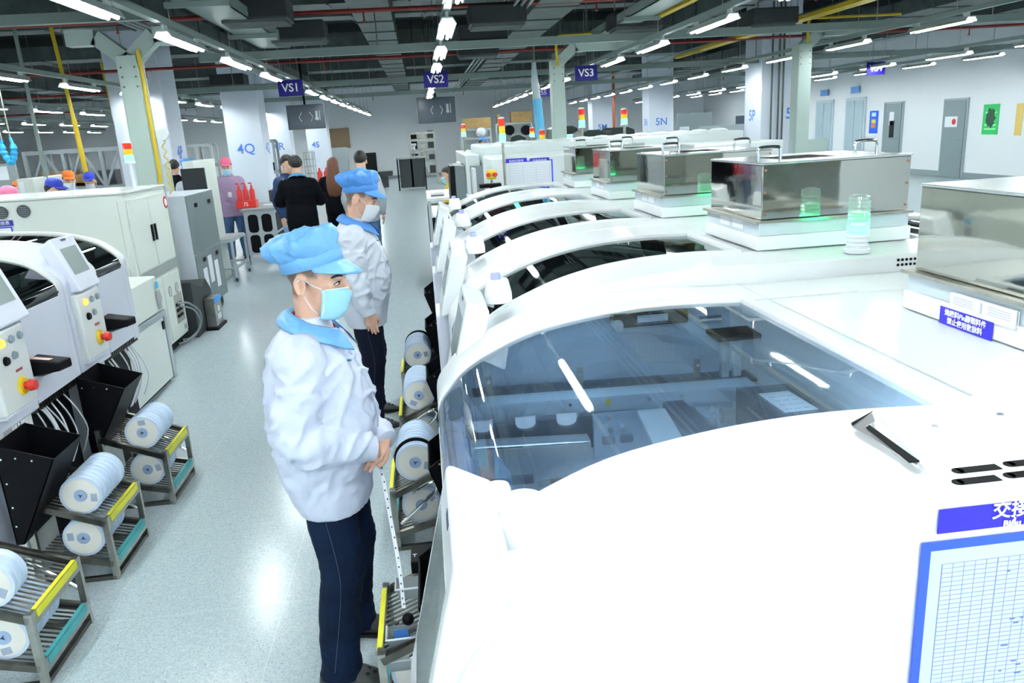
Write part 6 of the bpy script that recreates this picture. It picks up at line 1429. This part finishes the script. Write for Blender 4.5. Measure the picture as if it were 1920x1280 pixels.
def person(lab, loc, facing, height=1.66, top=JACK, bottom=JEAN, shoes=SHOE, hat=None, hair='short', mask=None, pose='down', hero=False, collar=None, jac=None, hairm=None, headpitch=.12, headyaw=0.0, badge=False, skin=None, hands=True, name='person'):
    HM = hairm or HAIR; skin = skin or SKIN
    vox = .0055 if hero else .012
    seated = pose == 'seated'; dz = -.20 if seated else 0
    V3 = lambda x, y, z: Vector((x, y, z+dz))
    # head frame: everything of the head is turned about the neck
    piv = Vector((-.01, 0, 1.46+dz))
    HM_ = Matrix.Translation((-.010, 0, .020) if hero else (0, 0, 0)) @ Matrix.Translation(piv) @ Matrix.Rotation(headyaw, 4, 'Z') @ Matrix.Rotation(headpitch, 4, 'Y') @ Matrix.Translation(-piv)
    def H(x, y, z): return HM_ @ Vector((x, y, z+dz))
    def hell(bm, c, r, seg=20): 
        M = HM_.to_3x3(); ellipsoid(bm, H(*c), r, seg, M.to_4x4())
    # arms: shoulder, elbow, wrist and hand direction / palm normal
    sh = [(-.02, -.175, 1.335), (-.02, .175, 1.335)]
    if pose == 'clasp':
        el = [(-.045, -.250, 1.04), (-.01, .25, 1.05)]; wr = [(.175, -.125, .955), (.205, .0, .935)]
        hd = [((.10, .95, -.35), (-.9, 0, -.3)), ((-.42, -.85, -.28), (-.55, .3, -.8))]; cur = [.55, .55]
    elif pose == 'behind':
        el = [(-.10, -.27, 1.08), (-.10, .27, 1.08)]; wr = [(-.17, -.10, .92), (-.17, .10, .90)]; hd = [((0, 1, -.2), (1, 0, 0)), ((0, -1, -.2), (1, 0, 0))]; cur = [.5, .5]
    elif pose == 'front':
        el = [(.02, -.28, 1.08), (.02, .28, 1.08)]; wr = [(.20, -.06, 1.05), (.20, .06, 1.08)]; hd = [((.1, 1, .1), (-1, 0, 0)), ((.1, -1, .1), (-1, 0, 0))]; cur = [.5, .5]
    elif seated:
        el = [(.03, -.24, 1.08), (.03, .24, 1.08)]; wr = [(.25, -.12, .99), (.25, .12, .99)]; hd = [((1, .2, -.1), (0, 0, -1)), ((1, -.2, -.1), (0, 0, -1))]; cur = [.4, .4]
    else:
        el = [(-.04, -.24, 1.06), (-.04, .24, 1.06)]; wr = [(.03, -.235, .83), (.03, .235, .83)]; hd = [((.12, .03, -1), (0, 1, 0)), ((.12, -.03, -1), (0, -1, 0))]; cur = [.16, .2]
    sh = [V3(*a) for a in sh]; el = [V3(*a) for a in el]; wr = [V3(*a) for a in wr]
    if seated: hip, kn, an = [[V3(-.02, s*.09, .88) for s in (-1, 1)], [V3(.30, s*.11, .90) for s in (-1, 1)], [Vector((.24, s*.11, .33)) for s in (-1, 1)]]
    else: 
        fy_ = .16 if hero else .12
        hip, kn, an = [[V3(-.015, s*.09, .86) for s in (-1, 1)], [V3(.025, s*fy_*.85, .47) for s in (-1, 1)], [V3(-.03 if hero else 0, s*fy_, .09) for s in (-1, 1)]]
    # ---- body (one surface)
    bm = B()
    rings_mesh(bm, [ellring((x, 0, z+dz), (rx, 0, 0), (0, ry, 0), 20, .85) for x, z, rx, ry in ((-.01, .80, .09, .13), (-.01, .90, .105, .155), (0, 1.02, .095, .14), (.0, 1.15, .105, .15), (-.01, 1.26, .11, .165), (-.015, 1.35, .09, .15), (-.015, 1.40, .06, .08))])
    neck = [V3(-.02, 0, 1.36), V3(-.008, 0, 1.43), H(0, 0, 1.50), H(0, 0, 1.54)]
    tube(bm, neck, [.062, .055, .056, .05], 16)
    hell(bm, (.022, 0, 1.578), (.100, .077, .092)); hell(bm, (.055, 0, 1.525), (.070, .060, .098)); hell(bm, (.070, 0, 1.455), (.043, .040, .036))
    hell(bm, (.045, 0, 1.475), (.055, .055, .045)); hell(bm, (.113, 0, 1.562), (.020, .048, .018))
    # nose, cheekbones
    tube(bm, [H(.122, 0, 1.560), H(.136, 0, 1.535), H(.150, 0, 1.512), H(.140, 0, 1.500)], [.007, .010, .015, .012], 10)
    for s in (-1, 1): hell(bm, (.086, s*.038, 1.520), (.028, .020, .020), 12)
    for s in (-1, 1): hell(bm, (.138, s*.012, 1.504), (.012, .009, .009), 10)
    tube(bm, [H(.126, -.02, 1.478), H(.134, 0, 1.480), H(.126, .02, 1.478)], [.005, .008, .005], 8)
    for s in (-1, 1):  # ears
        c = H(.005, s*.080, 1.530); M = HM_.to_3x3().to_4x4() @ Matrix.Rotation(s*.35, 4, 'Z') @ Matrix.Rotation(-.15, 4, 'Y')
        ring = [c+(M @ Vector((.019*cos(a)+.002*sin(2*a), s*.006+s*.004*cos(a+2.6), .031*sin(a)))) for a in [2*pi*i/14 for i in range(14)]]
        tube(bm, ring+[ring[0]], .0062, 8); ellipsoid(bm, c, (.014, .005, .024), 12, M); ellipsoid(bm, c+(M @ Vector((.004, 0, -.029))), (.009, .005, .010), 10, M)
    for i in (0, 1):
        tube(bm, [sh[i]+Vector((0, (.03 if i == 0 else -.03), .01)), sh[i], sh[i].lerp(el[i], .5), el[i], el[i].lerp(wr[i], .4), wr[i]], [.05, .055, .045, .040, .036, .026], 12)
        tube(bm, [hip[i], hip[i].lerp(kn[i], .5), kn[i], kn[i].lerp(an[i], .4), an[i]], [.09, .078, .058, .056, .036], 12)
        f0 = an[i]; tube(bm, [f0+Vector((-.045, 0, -.055)), f0+Vector((.03, 0, -.045)), f0+Vector((.09, 0, -.060)), f0+Vector((.125, 0, -.066))], [.024, .030, .026, .016], 12)
    me = remesh(bm, vox, 6 if hero else 3)
    # fingers stay apart: hands are remeshed finer and joined to the same mesh
    bm2 = bmesh.new(); bm2.from_mesh(me)
    for i in (0, 1):
        hb = B(); hand(hb, wr[i], hd[i][0], hd[i][1], (1 if i == 0 else -1)*(-1 if pose in ('clasp', 'front', 'behind', 'seated') else 1), 1.0, cur[i]); hm_ = remesh(hb, .003 if hero else .005, 3); bm2.from_mesh(hm_); bpy.data.meshes.remove(hm_)
    bm2.to_mesh(me); bm2.free(); me.polygons.foreach_set('use_smooth', [True]*len(me.polygons))
    root = bpy.data.objects.new(name, me); COL.objects.link(root); me.materials.append(SKINHAIR if hair == 'buzz' else skin)
    root.location = loc; root.rotation_euler = (0, 0, facing); sc_ = height/1.66; root.scale = (sc_,)*3
    ORI[root.name] = Vector()
    tag(root, lab, 'person', kind='thing')
    def part(nm, bm_, m_, sm='all', lab_=None, par=None):
        return obj(nm, bm_, m_, par or root, w=False, smooth=sm, label=lab_)
    # ---- trousers
    if not (pose == 'x'):
        bm = B()
        if not seated: rings_mesh(bm, [ellring((x, 0, z), (rx, 0, 0), (0, ry, 0), 20, .85) for x, z, rx, ry in ((-.015, .76, .095, .15), (-.015, .84, .118, .172), (-.005, .93, .112, .165), (0, .99, .105, .155))])
        else: rings_mesh(bm, [ellring((x, 0, z+dz), (rx, 0, 0), (0, ry, 0), 20, .85) for x, z, rx, ry in ((-.0, .79, .10, .15), (-.01, .88, .125, .175), (-.005, .97, .11, .16))])
        lr = [.088, .094, .080, .080, .074, .082] if hero else [.10, .092, .074, .074, .066, .066]
        for i in (0, 1):
            e_ = an[i]+Vector((.005, 0, -.045)); tube(bm, [hip[i]+Vector((0, 0, -.0)), hip[i].lerp(kn[i], .45), kn[i], kn[i].lerp(an[i], .35)+Vector((-.012, 0, 0)), kn[i].lerp(an[i], .8), e_], lr, 14)
        m_ = remesh(bm, .008 if hero else .013, 4)
        wrinkle(m_, lambda co, n: (.006 if hero else .005)*noise.noise(Vector((co.x*8, co.y*8, co.z*13)))+(.005 if (co.z < .22 or .42 < co.z < .56) else .0015)*noise.noise(Vector((co.x*14, co.y*14, co.z*42))))
        tr = part('trousers', m_, bottom)
        if hero:
            bm = B()
            for s in (-1, 1):
                pts = [hip[0 if s < 0 else 1]+Vector((.0, s*.104, -.06)), kn[0 if s < 0 else 1]+Vector((0, s*.083, .1)), kn[0 if s < 0 else 1]+Vector((0, s*.085, -.05)), an[0 if s < 0 else 1]+Vector((0, s*.078, .02))]
                tube(bm, smooth_path(pts, 6), .0011, 5)
            part('side_seam', bm, mat('seam_pale', (.05, .085, .15), .7), par=tr)
    # ---- shoes
    for i in (0, 1):
        f0 = an[i]; bm = B()
        rings = []
        for x, ry, h in ((-.080, .024, .05), (-.062, .040, .095), (-.01, .047, .105 if hero else .09), (.04, .048, .088), (.09, .051, .066), (.14, .045, .040), (.172, .026, .024)):
            rings.append([Vector((f0.x+x, f0.y+ry*cos(t_), f0.z-.09+max(h*(.5+.5*sin(t_)), .0))) for t_ in [2*pi*k/16 for k in range(16)]])
        rings_mesh(bm, rings); so = part('shoe', bm, shoes, 50)
        if hero:
            bm = B(); rr_ = [[Vector((f0.x+x, f0.y+s_*ry, f0.z-.09+zz)) for s_, zz in ((-1, .002), (1, .002), (1, .016), (-1, .016))] for x, ry in ((-.078, .030), (-.05, .042), (.04, .048), (.10, .054), (.15, .045), (.178, .024))]
            rings_mesh(bm, rr_); part('sole', bm, RUBBER, 30, par=so)
            bm = B()
            for (x, y_) in ((.07, -.018), (.07, .018), (.105, -.02), (.105, .012), (.13, 0)): ellipsoid(bm, (f0.x+x, f0.y+y_, f0.z-.09+(.061 if x < .08 else .053 if x < .12 else .045)), (.010, .008, .006), 8)
            part('vent_holes', bm, BLACKM, par=so)
    # ---- jacket / shirt
    if jac is None: jac = [(.0, .73, .120, .185), (-.015, .80, .135, .19), (-.01, .92, .145, .19), (.0, 1.05, .14, .185), (-.01, 1.18, .135, .185), (-.015, 1.28, .125, .185), (-.015, 1.35, .10, .165), (-.015, 1.395, .07, .09), (-.01, 1.425, .060, .066)]
    bm = B(); rings_mesh(bm, [ellring((x, 0, z+dz+(0.1 if (seated and z < .85) else 0)), (rx, 0, 0), (0, ry, 0), 28, .85) for x, z, rx, ry in jac])
    k_ = 1.0 if hero else .84
    for i in (0, 1):
        a, b_, c = sh[i], el[i], wr[i]; inn = Vector((0, .07 if i == 0 else -.07, .0))
        tube(bm, smooth_path([a+inn+Vector((0, 0, -.015)), a+Vector((0, 0, -.022)), a.lerp(b_, .5), b_, b_.lerp(c, .5), c+(c-b_).normalized()*.0], 3), [k_*q for q in ([.066, .072, .078, .082, .080, .077, .075, .074, .076, .078, .076, .070, .064, .056, .048, .042][:16])], 16)
    m_ = remesh(bm, .008 if hero else .013, 5 if hero else 3)
    amp = .0155 if hero else .006
    def wf(co, n):
        c2 = Vector((co.x*7+3+co.z*3, co.y*7, co.z*4.2-co.x*2)); a = 1-abs(noise.noise(c2))*2.2
        b2 = noise.noise(Vector((co.x*16+co.z*9, co.y*15, co.z*13-co.x*8+7)))
        c3 = 1-abs(noise.noise(Vector((co.x*13+co.z*9+1, co.y*9, co.z*17-co.x*12))))*3.4
        fade = min(1, max(0, (1.40+dz-co.z)/.16), max(0.0, (co.z-dz-.72)/.22)) if not seated else .7
        return fade*(-.22*amp+amp*.7*a+amp*.6*b2+amp*.62*max(c3, -.35))
    wrinkle(m_, wf); part_j = part('jacket', m_, top)
    # cuffs
    for i in (0, 1):
        d_ = (wr[i]-el[i]).normalized(); bm = B(); u_, v_ = frame_of(d_); r_ = .043 if hero else .038
        rings_mesh(bm, [ellring(wr[i]+d_*q, u_*rr_, v_*rr_, 18) for q, rr_ in ((-.03, r_*1.02), (-.025, r_*1.12), (.012, r_*1.06), (.016, r_*.9))]); part('cuff', bm, top, 40, par=part_j)
    if collar:
        bm = B(); top_, bot_, ins = [], [], []
        N = 34
        for i in range(N):
            th = radians(16)+(2*pi-radians(32))*i/(N-1); f = (1+cos(th))/2; sp_ = max(0, f-.75)*4
            top_.append(Vector((-.012+.068*cos(th)+.03*f, .070*sin(th), 1.455+dz-.075*f)))
            bot_.append(Vector((-.012+.118*cos(th)+.040*f, (.132-.02*sp_)*sin(th), 1.424+dz-.10*f-.025*sp_)))
            ins.append(Vector((-.012+.066*cos(th)+.03*f, .066*sin(th), 1.400+dz-.085*f)))
        rows = [ins, top_, [t_.lerp(b2, .2)+Vector((0, 0, .006)) for t_, b2 in zip(top_, bot_)], [t_.lerp(b2, .6)+Vector((0, 0, .010)) for t_, b2 in zip(top_, bot_)], bot_, [b2-Vector((0, 0, .006)) for b2 in bot_], [t_.lerp(b2, .5)-Vector((0, 0, .004)) for t_, b2 in zip(top_, bot_)]]
        rings_mesh(bm, rows, False, False, closed=False); part('collar', bm, collar, 'all', lab_='light blue collar')
        if hero and pose == 'clasp':
            bm = B(); R_ = []
            for rr_, zz in ((.062, 1.395), (.064, 1.425), (.060, 1.445), (.056, 1.44), (.056, 1.40)):
                R_.append([Vector((-.012+rr_*cos(2*pi*i/28)+.025*(1+cos(2*pi*i/28))/2, rr_*sin(2*pi*i/28), zz+dz-.065*(1+cos(2*pi*i/28))/2)) for i in range(28)])
            rings_mesh(bm, R_, False, False); part('inner_collar', bm, mat('dark_red_cloth', (.35, .01, .03), .6), 'all', lab_='dark red inner collar')
    if hero:
        bm = B(); tube(bm, smooth_path([V3(.085, 0, 1.33), V3(.135, 0, 1.25), V3(.178, 0, 1.12), V3(.19, 0, 1.02), V3(.165, 0, .9), V3(.13, 0, .74)], 6), .0035, 6); part('zip_line', bm, mat('zip_grey', (.5, .56, .66), .4), 'all', par=part_j)
        bm = B(); tube(bm, [V3(.120, -.085, 1.275), V3(.132, -.075, 1.272)], .004, 6); part('pen_clip', bm, mat('pen_dark', (.03, .15, .25), .4), 'all', par=part_j)
        bm = B(); cyl(bm, (-.035, -.262, 1.262), (-.035, -.270, 1.26), .006, seg=10); part('shoulder_stud', bm, mat('stud_tan', (.55, .42, .30), .4), 'all', par=part_j)
    # ---- face
    EW = mat('eye_white', (.75, .72, .70), .3); EI = mat('eye_dark', (.02, .012, .01), .15)
    for s in (-1, 1):
        bm = B(); M = HM_.to_3x3().to_4x4(); ellipsoid(bm, H(.1145, s*.032, 1.539), (.0105, .0145, .0072), 14, M); ey = part('eye', bm, EW)
        bm = B(); ellipsoid(bm, H(.1222, s*.031, 1.539), (.0040, .0058, .0060), 12, M); part('iris', bm, EI, par=ey)
        if hero:
            bm = B(); tube(bm, smooth_path([H(.111, s*.050, 1.5375), H(.1225, s*.040, 1.5455), H(.1265, s*.030, 1.5465), H(.1225, s*.016, 1.5385)], 4), [.0016]*13, 6); part('eyelash_line', bm, EI, par=ey)
        bm = B(); tube(bm, smooth_path([H(.104, s*.056, 1.560), H(.122, s*.044, 1.5675), H(.1305, s*.030, 1.566), H(.132, s*.014, 1.561)], 4), [.0022, .003, .0036, .004, .0042, .0042, .004, .004, .0038, .0036, .0032, .003, .002], 8); part('eyebrow', bm, HAIR)
    # ---- hair
    bm = B(); R_ = []
    n_t, n_p = 36, 16
    lim = lambda t_: radians(138)-radians(72)*max(0, cos(t_))**.6-radians(42)*(1-abs(cos(t_)))**1.5
    lift = .004 if hair == 'buzz' else .012
    for j in range(n_p+1):
        ring = []
        for i in range(n_t):
            t_ = 2*pi*i/n_t; L_ = lim(t_)
            if hair == 'buzz': L_ = radians(132)-radians(64)*max(0, cos(t_))**.5-radians(30)*(1-abs(cos(t_)))
            ph = L_*j/n_p; lf = lift*(1 if j < n_p else .0)
            if hair != 'buzz': lf += .006*noise.noise(Vector((cos(t_)*3, sin(t_)*3, ph*3)))
            r_ = (.100+lf, .077+lf, .092+lf); s_ = sin(ph) if j else .001
            ring.append(H(.022+r_[0]*s_*cos(t_)-.004, r_[1]*s_*sin(t_), 1.578+r_[2]*cos(ph)))
        R_.append(ring)
    if hair == 'buzz':
        bm.free(); inv = HM_.inverted(); at_ = me.attributes.new('hair_cover', 'FLOAT', 'POINT'); vals = []
        sm = lambda v, e0, e1: max(0.0, min(1.0, (v-e0)/(e1-e0)))
        for v in me.vertices:
            c_ = inv @ v.co; x_, y_, z_ = c_.x, c_.y, c_.z-dz; f = 0.0
            if abs(y_) < .12 and z_ > 1.42:
                n__ = .006*noise.noise(c_*60)
                f = max(sm(z_, 1.600, 1.612), sm(z_, 1.548, 1.566)*sm(-x_, -.064+n__, -.050+n__), sm(z_, 1.522, 1.538)*sm(-x_, -.034+n__, -.024+n__), sm(-x_, .012+n__, .022+n__)*sm(z_, 1.466, 1.500))
                e_ = sqrt(((x_-.004)/.030)**2+((z_-1.530)/.044)**2)
                if abs(y_) > .0705: f *= sm(e_, .92, 1.06)
            vals.append(f)
        at_.data.foreach_set('value', vals)
    else:
        rings_mesh(bm, R_, True, False); part('hair', bm, HM)
    if hair == 'long':
        bm = B(); R_ = []
        for z, rx, ry, xc_ in ((1.66, .05, .05, .0), (1.62, .09, .085, -.01), (1.52, .085, .098, -.035), (1.42, .06, .105, -.075), (1.30, .045, .12, -.115), (1.18, .036, .115, -.13), (1.10, .025, .10, -.13), (1.05, .01, .07, -.13)):
            R_.append([Vector((xc_+rx*cos(t_), ry*sin(t_)*(1+.04*sin(9*t_)), z+dz)) for t_ in [2*pi*k/26 for k in range(26)]])
        rings_mesh(bm, R_); part('long_hair', bm, HM)
    # ---- hats
    if hat:
        kind, hm2 = hat
        def ringp(cx, cz, a, b_, tilt, amp_=0, ph_=0, n=56):
            out = []
            for i in range(n):
                t_ = 2*pi*i/n; m__ = 1+amp_*(.5*sin(7*t_+ph_)+.35*sin(11*t_-ph_*1.7)+.3*sin(17*t_+ph_*2.3))
                x = a*cos(t_)*m__; y = b_*sin(t_)*m__
                out.append(H(cx+x*cos(tilt), y, cz+x*sin(tilt)))
            return out
        if kind == 'bouffant':
            bm = B(); ti = .30
            rr_ = [ringp(.024, 1.585, .106, .086, ti), ringp(.020, 1.587, .113, .093, ti), ringp(.011, 1.622, .115, .095, ti), ringp(.009, 1.630, .112, .091, ti, .02, .4)]
            band = B(); rings_mesh(band, rr_, False, False)
            R2 = [ringp(.009, 1.628, .107, .088, ti, .02, .4), ringp(-.006, 1.643, .116, .100, .32, .05, .6), ringp(-.022, 1.662, .127, .110, .32, .055, .9), ringp(-.026, 1.680, .125, .108, .32, .055, 1.3), ringp(-.018, 1.695, .105, .094, .29, .06, 1.8), ringp(-.006, 1.705, .078, .070, .25, .065, 2.2), ringp(.004, 1.711, .044, .04, .2, .05, 2.5), ringp(.008, 1.713, .01, .01, 0)]
            rings_mesh(bm, R2, False, True); bmesh.ops.subdivide_edges(bm, edges=bm.edges, cuts=1, use_grid_fill=True)
            mm = bpy.data.meshes.new('puff'); bmesh.ops.recalc_face_normals(bm, faces=bm.faces); bm.to_mesh(mm); bm.free()
            wrinkle(mm, lambda co, n: .012*(1-abs(noise.noise(Vector((co.x*16, co.y*16, co.z*11+2))))*2.4)+.005*max(-.5, 1-abs(noise.noise(Vector((co.x*26+co.z*20, co.y*24, co.z*20))))*4))
            cp = part('bouffant_cap', mm, hm2); part('cap_band', band, hm2, par=cp)
            vz = B(); R3 = []
            for j in range(7):
                f = j/6; row = []
                for i in range(25):
                    t_ = radians(-78+156*i/24); ext = .078*(cos(t_*1.05)**.8 if cos(t_*1.05) > 0 else 0)*f
                    x = .020+(.112)*cos(t_)*cos(ti); z = 1.590+.112*cos(t_)*sin(ti); y = .092*sin(t_)
                    row.append(H(x+ext*.92, y*(1+.05*f), z-ext*.55-.006*f*(1-cos(t_))))
                R3.append(row)
            rings_mesh(vz, R3, False, False, closed=False); v = part('visor', vz, hm2, par=cp); md = v.modifiers.new('s', 'SOLIDIFY'); md.thickness = .004
        else:
            bm = B(); R2 = [ringp(.022, 1.600, .108, .086, .12), ringp(.022, 1.635, .108, .086, .08), ringp(.02, 1.668, .095, .077, .04), ringp(.018, 1.690, .068, .056, 0), ringp(.018, 1.700, .03, .025, 0), ringp(.018, 1.702, .004, .004, 0)]
            rings_mesh(bm, R2, False, True); cp = part('cap_crown', bm, hm2)
            vz = B(); R3 = []
            for j in range(5):
                f = j/4; row = []
                for i in range(19):
                    t_ = radians(-62+124*i/18); ext = .085*max(cos(t_*1.3), 0)**.6*f; x = .022+.107*cos(t_); y = .086*sin(t_)
                    row.append(H(x+ext, y, 1.604+.1*.107*cos(t_)-ext*.25-.02*f*abs(sin(t_))))
                R3.append(row)
            rings_mesh(vz, R3, False, False, closed=False); v = part('cap_peak', vz, hm2, par=cp); md = v.modifiers.new('s', 'SOLIDIFY'); md.thickness = .004
    if mask:
        bm = B(); R3 = []; nv = 14
        for j in range(nv+1):
            v = j/nv; row = []
            z = 1.522-.120*v; bulge = sin(pi*min(1, v*1.02))**.6
            for i in range(25):
                t_ = radians(-72+144*i/24); c_, s_ = cos(t_), sin(t_)
                rx = .085+.028*bulge*c_**2+.020*max(0, 1-v*2.2)*c_**6 - .012*v
                x = .046+rx*c_-.012*v*v; y = (.069-.016*v)*s_
                pl = .0022*(1 if (int(v*8) % 2) else 0)*(.4+.6*c_)
                row.append(H(x+pl, y, z+.016*(1-c_)*(v-.5)))
            R3.append(row)
        rings_mesh(bm, R3, False, False, closed=False); mk = part('face_mask', bm, mask, 40); md = mk.modifiers.new('s', 'SOLIDIFY'); md.thickness = .003
        bm = B()
        for s in (-1, 1):
            tube(bm, smooth_path([H(.075, s*.067, 1.520), H(.040, s*.078, 1.537), H(.012, s*.084, 1.557), H(-.012, s*.086, 1.54)], 4), .0017, 6)
            tube(bm, smooth_path([H(.055, s*.056, 1.428), H(.035, s*.070, 1.455), H(.012, s*.082, 1.500), H(-.014, s*.086, 1.515)], 4), .0017, 6)
        tube(bm, [R3[0][i]+Vector((.0015, 0, 0)) for i in range(1, 24)], .0024, 6); tube(bm, [R3[j][1]+Vector((.0, 0, 0)) for j in range(nv)], .0020, 6); tube(bm, [R3[j][23] for j in range(nv)], .0020, 6)
        part('ear_loops', bm, PAPER, par=mk)
    if badge:
        bm = B(); tube(bm, [V3(.05, -.06, 1.39), V3(.135, -.03, 1.25), V3(.150, 0, 1.14), V3(.135, .03, 1.25), V3(.05, .06, 1.39)], .004, 6); lny = part('lanyard', bm, mat('lanyard_grey', (.3, .35, .45), .6))
        bm = B(); box(bm, .152, .156, -.03, .03, 1.06, 1.14); part('id_card', bm, PAPER, None, par=lny)
    return root

JAC1 = [(.003, .712, .132, .205), (-.003, .74, .138, .212), (-.015, .82, .155, .216), (-.012, .92, .178, .215), (-.008, 1.05, .192, .215), (-.016, 1.16, .182, .205), (-.03, 1.25, .162, .198), (-.038, 1.32, .135, .185), (-.035, 1.37, .100, .150), (-.025, 1.41, .072, .085), (-.015, 1.43, .064, .068)]
m1 = person('young man in white jacket, light blue bouffant cap and blue mask, hands clasped', (-.435, 2.75, 0), -.10, 1.655, JACK, JEAN, SHOE, ('bouffant', CAPB), 'buzz', MASKB, 'clasp', True, CAPB, JAC1, headpitch=.10, headyaw=-.12)
m2 = person('second man in white jacket and blue bouffant cap looking down, arm hanging, white mask', (-.49, 5.47, 0), .02, 1.74, JACKG, TROU, SHOE, ('bouffant', CAPB2), 'buzz', MASKW, 'down', True, CAPB2, JAC1, headpitch=.30)

def place(px, py_top, y, hmin=1.58, hmax=1.86):
    q = ony(px, py_top, y); return (q.x, y, 0), max(hmin, min(hmax, q.z))
def bgp(lab, px, py, y, facing, **k):
    loc, h = place(px, py, y); ex = 1.72 if k.get('hat') else 1.69
    return person(lab, loc, facing, h*1.66/ex, **k)
GREYS = mat('sweat_grey', (.42, .46, .50), .7); JB = mat('jeans_blue', (.06, .14, .30), .7, var=.2)
bgp('man in black suit seen from behind with arms folded, standing beside the black window table', 551, 280, 11.6, pi/2+.1, top=SUIT, bottom=SUIT, pose='front', collar=mat('collar_blue', (.08, .28, .5), .6), headyaw=.2, jac=[(-.0, .70, .125, .20)]+[(-.01, .80, .135, .205), (-.01, .92, .135, .20), (0, 1.05, .125, .19), (-.01, 1.18, .135, .20), (-.015, 1.28, .13, .20), (-.015, 1.35, .10, .18), (-.015, 1.395, .07, .10), (-.01, 1.425, .060, .066)])
bgp('person with long brown hair in black clothes seen from behind next to the cork board', 622, 293, 13.6, pi/2-.05, top=SUIT, bottom=SUIT, hair='long', hairm=HAIRB, pose='front')
bgp('dark haired man in grey sweatshirt and blue jeans walking away along the aisle', 673, 279, 11.9, pi/2-.1, top=GREYS, bottom=JB, collar=mat('collar_sky', (.15, .45, .8), .6))
bgp('person in navy top mostly hidden behind the man in the black suit', 533, 287, 12.6, -pi/2+1.0, top=mat('navy_cloth', (.01, .04, .13), .7), bottom=mat('sky_cloth', (.25, .50, .85), .7), hair='short', mask=None)
bgp('man in purple checked shirt with pink cap, blue mask and hanging badge', 419, 277, 14.6, -pi/2+.15, top=mat('shirt_mauve', (.38, .27, .43), .7, var=.15, vscale=60), bottom=JB, hat=('cap', mat('cap_pink', (.85, .16, .32), .6)), mask=MASKB, badge=True)
BLU = mat('cap_royal', (.02, .05, .55), .5); ORA = mat('cap_orange', (.85, .18, .02), .5); PNK = mat('cap_pink2', (.9, .25, .45), .5)
bgp('worker in royal blue cap and white mask facing sideways behind the cream cabinet', 92, 330, 10.6, -.25, top=JACKG, bottom=TROU, hat=('cap', BLU), mask=MASKW, collar=CAPB2)
bgp('worker in orange cap and white mask between the two blue capped workers', 125, 316, 13.6, -pi/2+.5, top=JACKG, bottom=TROU, hat=('cap', ORA), mask=MASKW, collar=CAPB2)
bgp('worker in blue cap facing forward, nearest the tower light on the cream cabinet', 166, 319, 14.0, -pi/2+.1, top=JACKG, bottom=TROU, hat=('cap', BLU), mask=MASKW, collar=CAPB2)
bgp('worker in pink cap and white mask at the picture edge behind the cream cabinet', 8, 344, 9.6, -.5, top=JACKG, bottom=TROU, hat=('cap', PNK), mask=MASKW, collar=CAPB2)
bgp('far worker in orange cap beside the cream machine with taped paper', 28, 336, 16.4, -.3, top=JACKG, bottom=TROU, hat=('cap', ORA), mask=MASKW)
bgp('far worker in blue bouffant cap behind the cream machine beside the green post', 350, 289, 13.9, -pi/2, top=JACKG, bottom=TROU, hat=('bouffant', CAPB2), mask=MASKW)
bgp('far dark haired person behind the cream machine beside the green post', 323, 297, 15.3, pi/2, top=SUIT, bottom=TROU)
bgp('far worker in blue cap standing in front of the wall shelf with cardboard', 902, 253, 25, -.3, top=JACKG, bottom=TROU, hat=('cap', CAPB2), mask=MASKW)
q = ony(838, 277, 13.4)
yv = person('seated person in yellow top with blue sleeves and light blue mask by the white bench', (q.x+.02, 13.4, 0), pi-.2, 1.66, top=mat('vest_yellow', (.80, .50, .02), .7), bottom=mat('jeans_pale', (.25, .32, .42), .7), mask=MASKB, pose='seated', headpitch=.2)
t = thing('stool', 'dark round stool under the seated person in yellow', 'stool', (q.x+.05, 13.4, 0))
bm = B(); lathe(bm, [(0, 0), (.17, 0), (.18, .03), (.16, .05), (0, .05)], (q.x+.05, 13.4, .54), 20); obj('seat', bm, BLACK, t, smooth=True)
bm = B(); cyl(bm, (q.x+.05, 13.4, .04), (q.x+.05, 13.4, .54), .03, seg=10); lathe(bm, [(.20, .22), (.22, .22), (.22, .24), (.20, .24)], (q.x+.05, 13.4, 0), 20); obj('column', bm, STEEL, t)
bm = B()
for i in range(5): a = 2*pi*i/5; bar(bm, (q.x+.05, 13.4, .05), (q.x+.05+.24*cos(a), 13.4+.24*sin(a), .02), .03)
obj('foot_star', bm, BLACK, t)
for o in list(bpy.data.objects):
    if len(o.get('label', '').split()) > 16: print('LONGLABEL', o.name, o['label'])
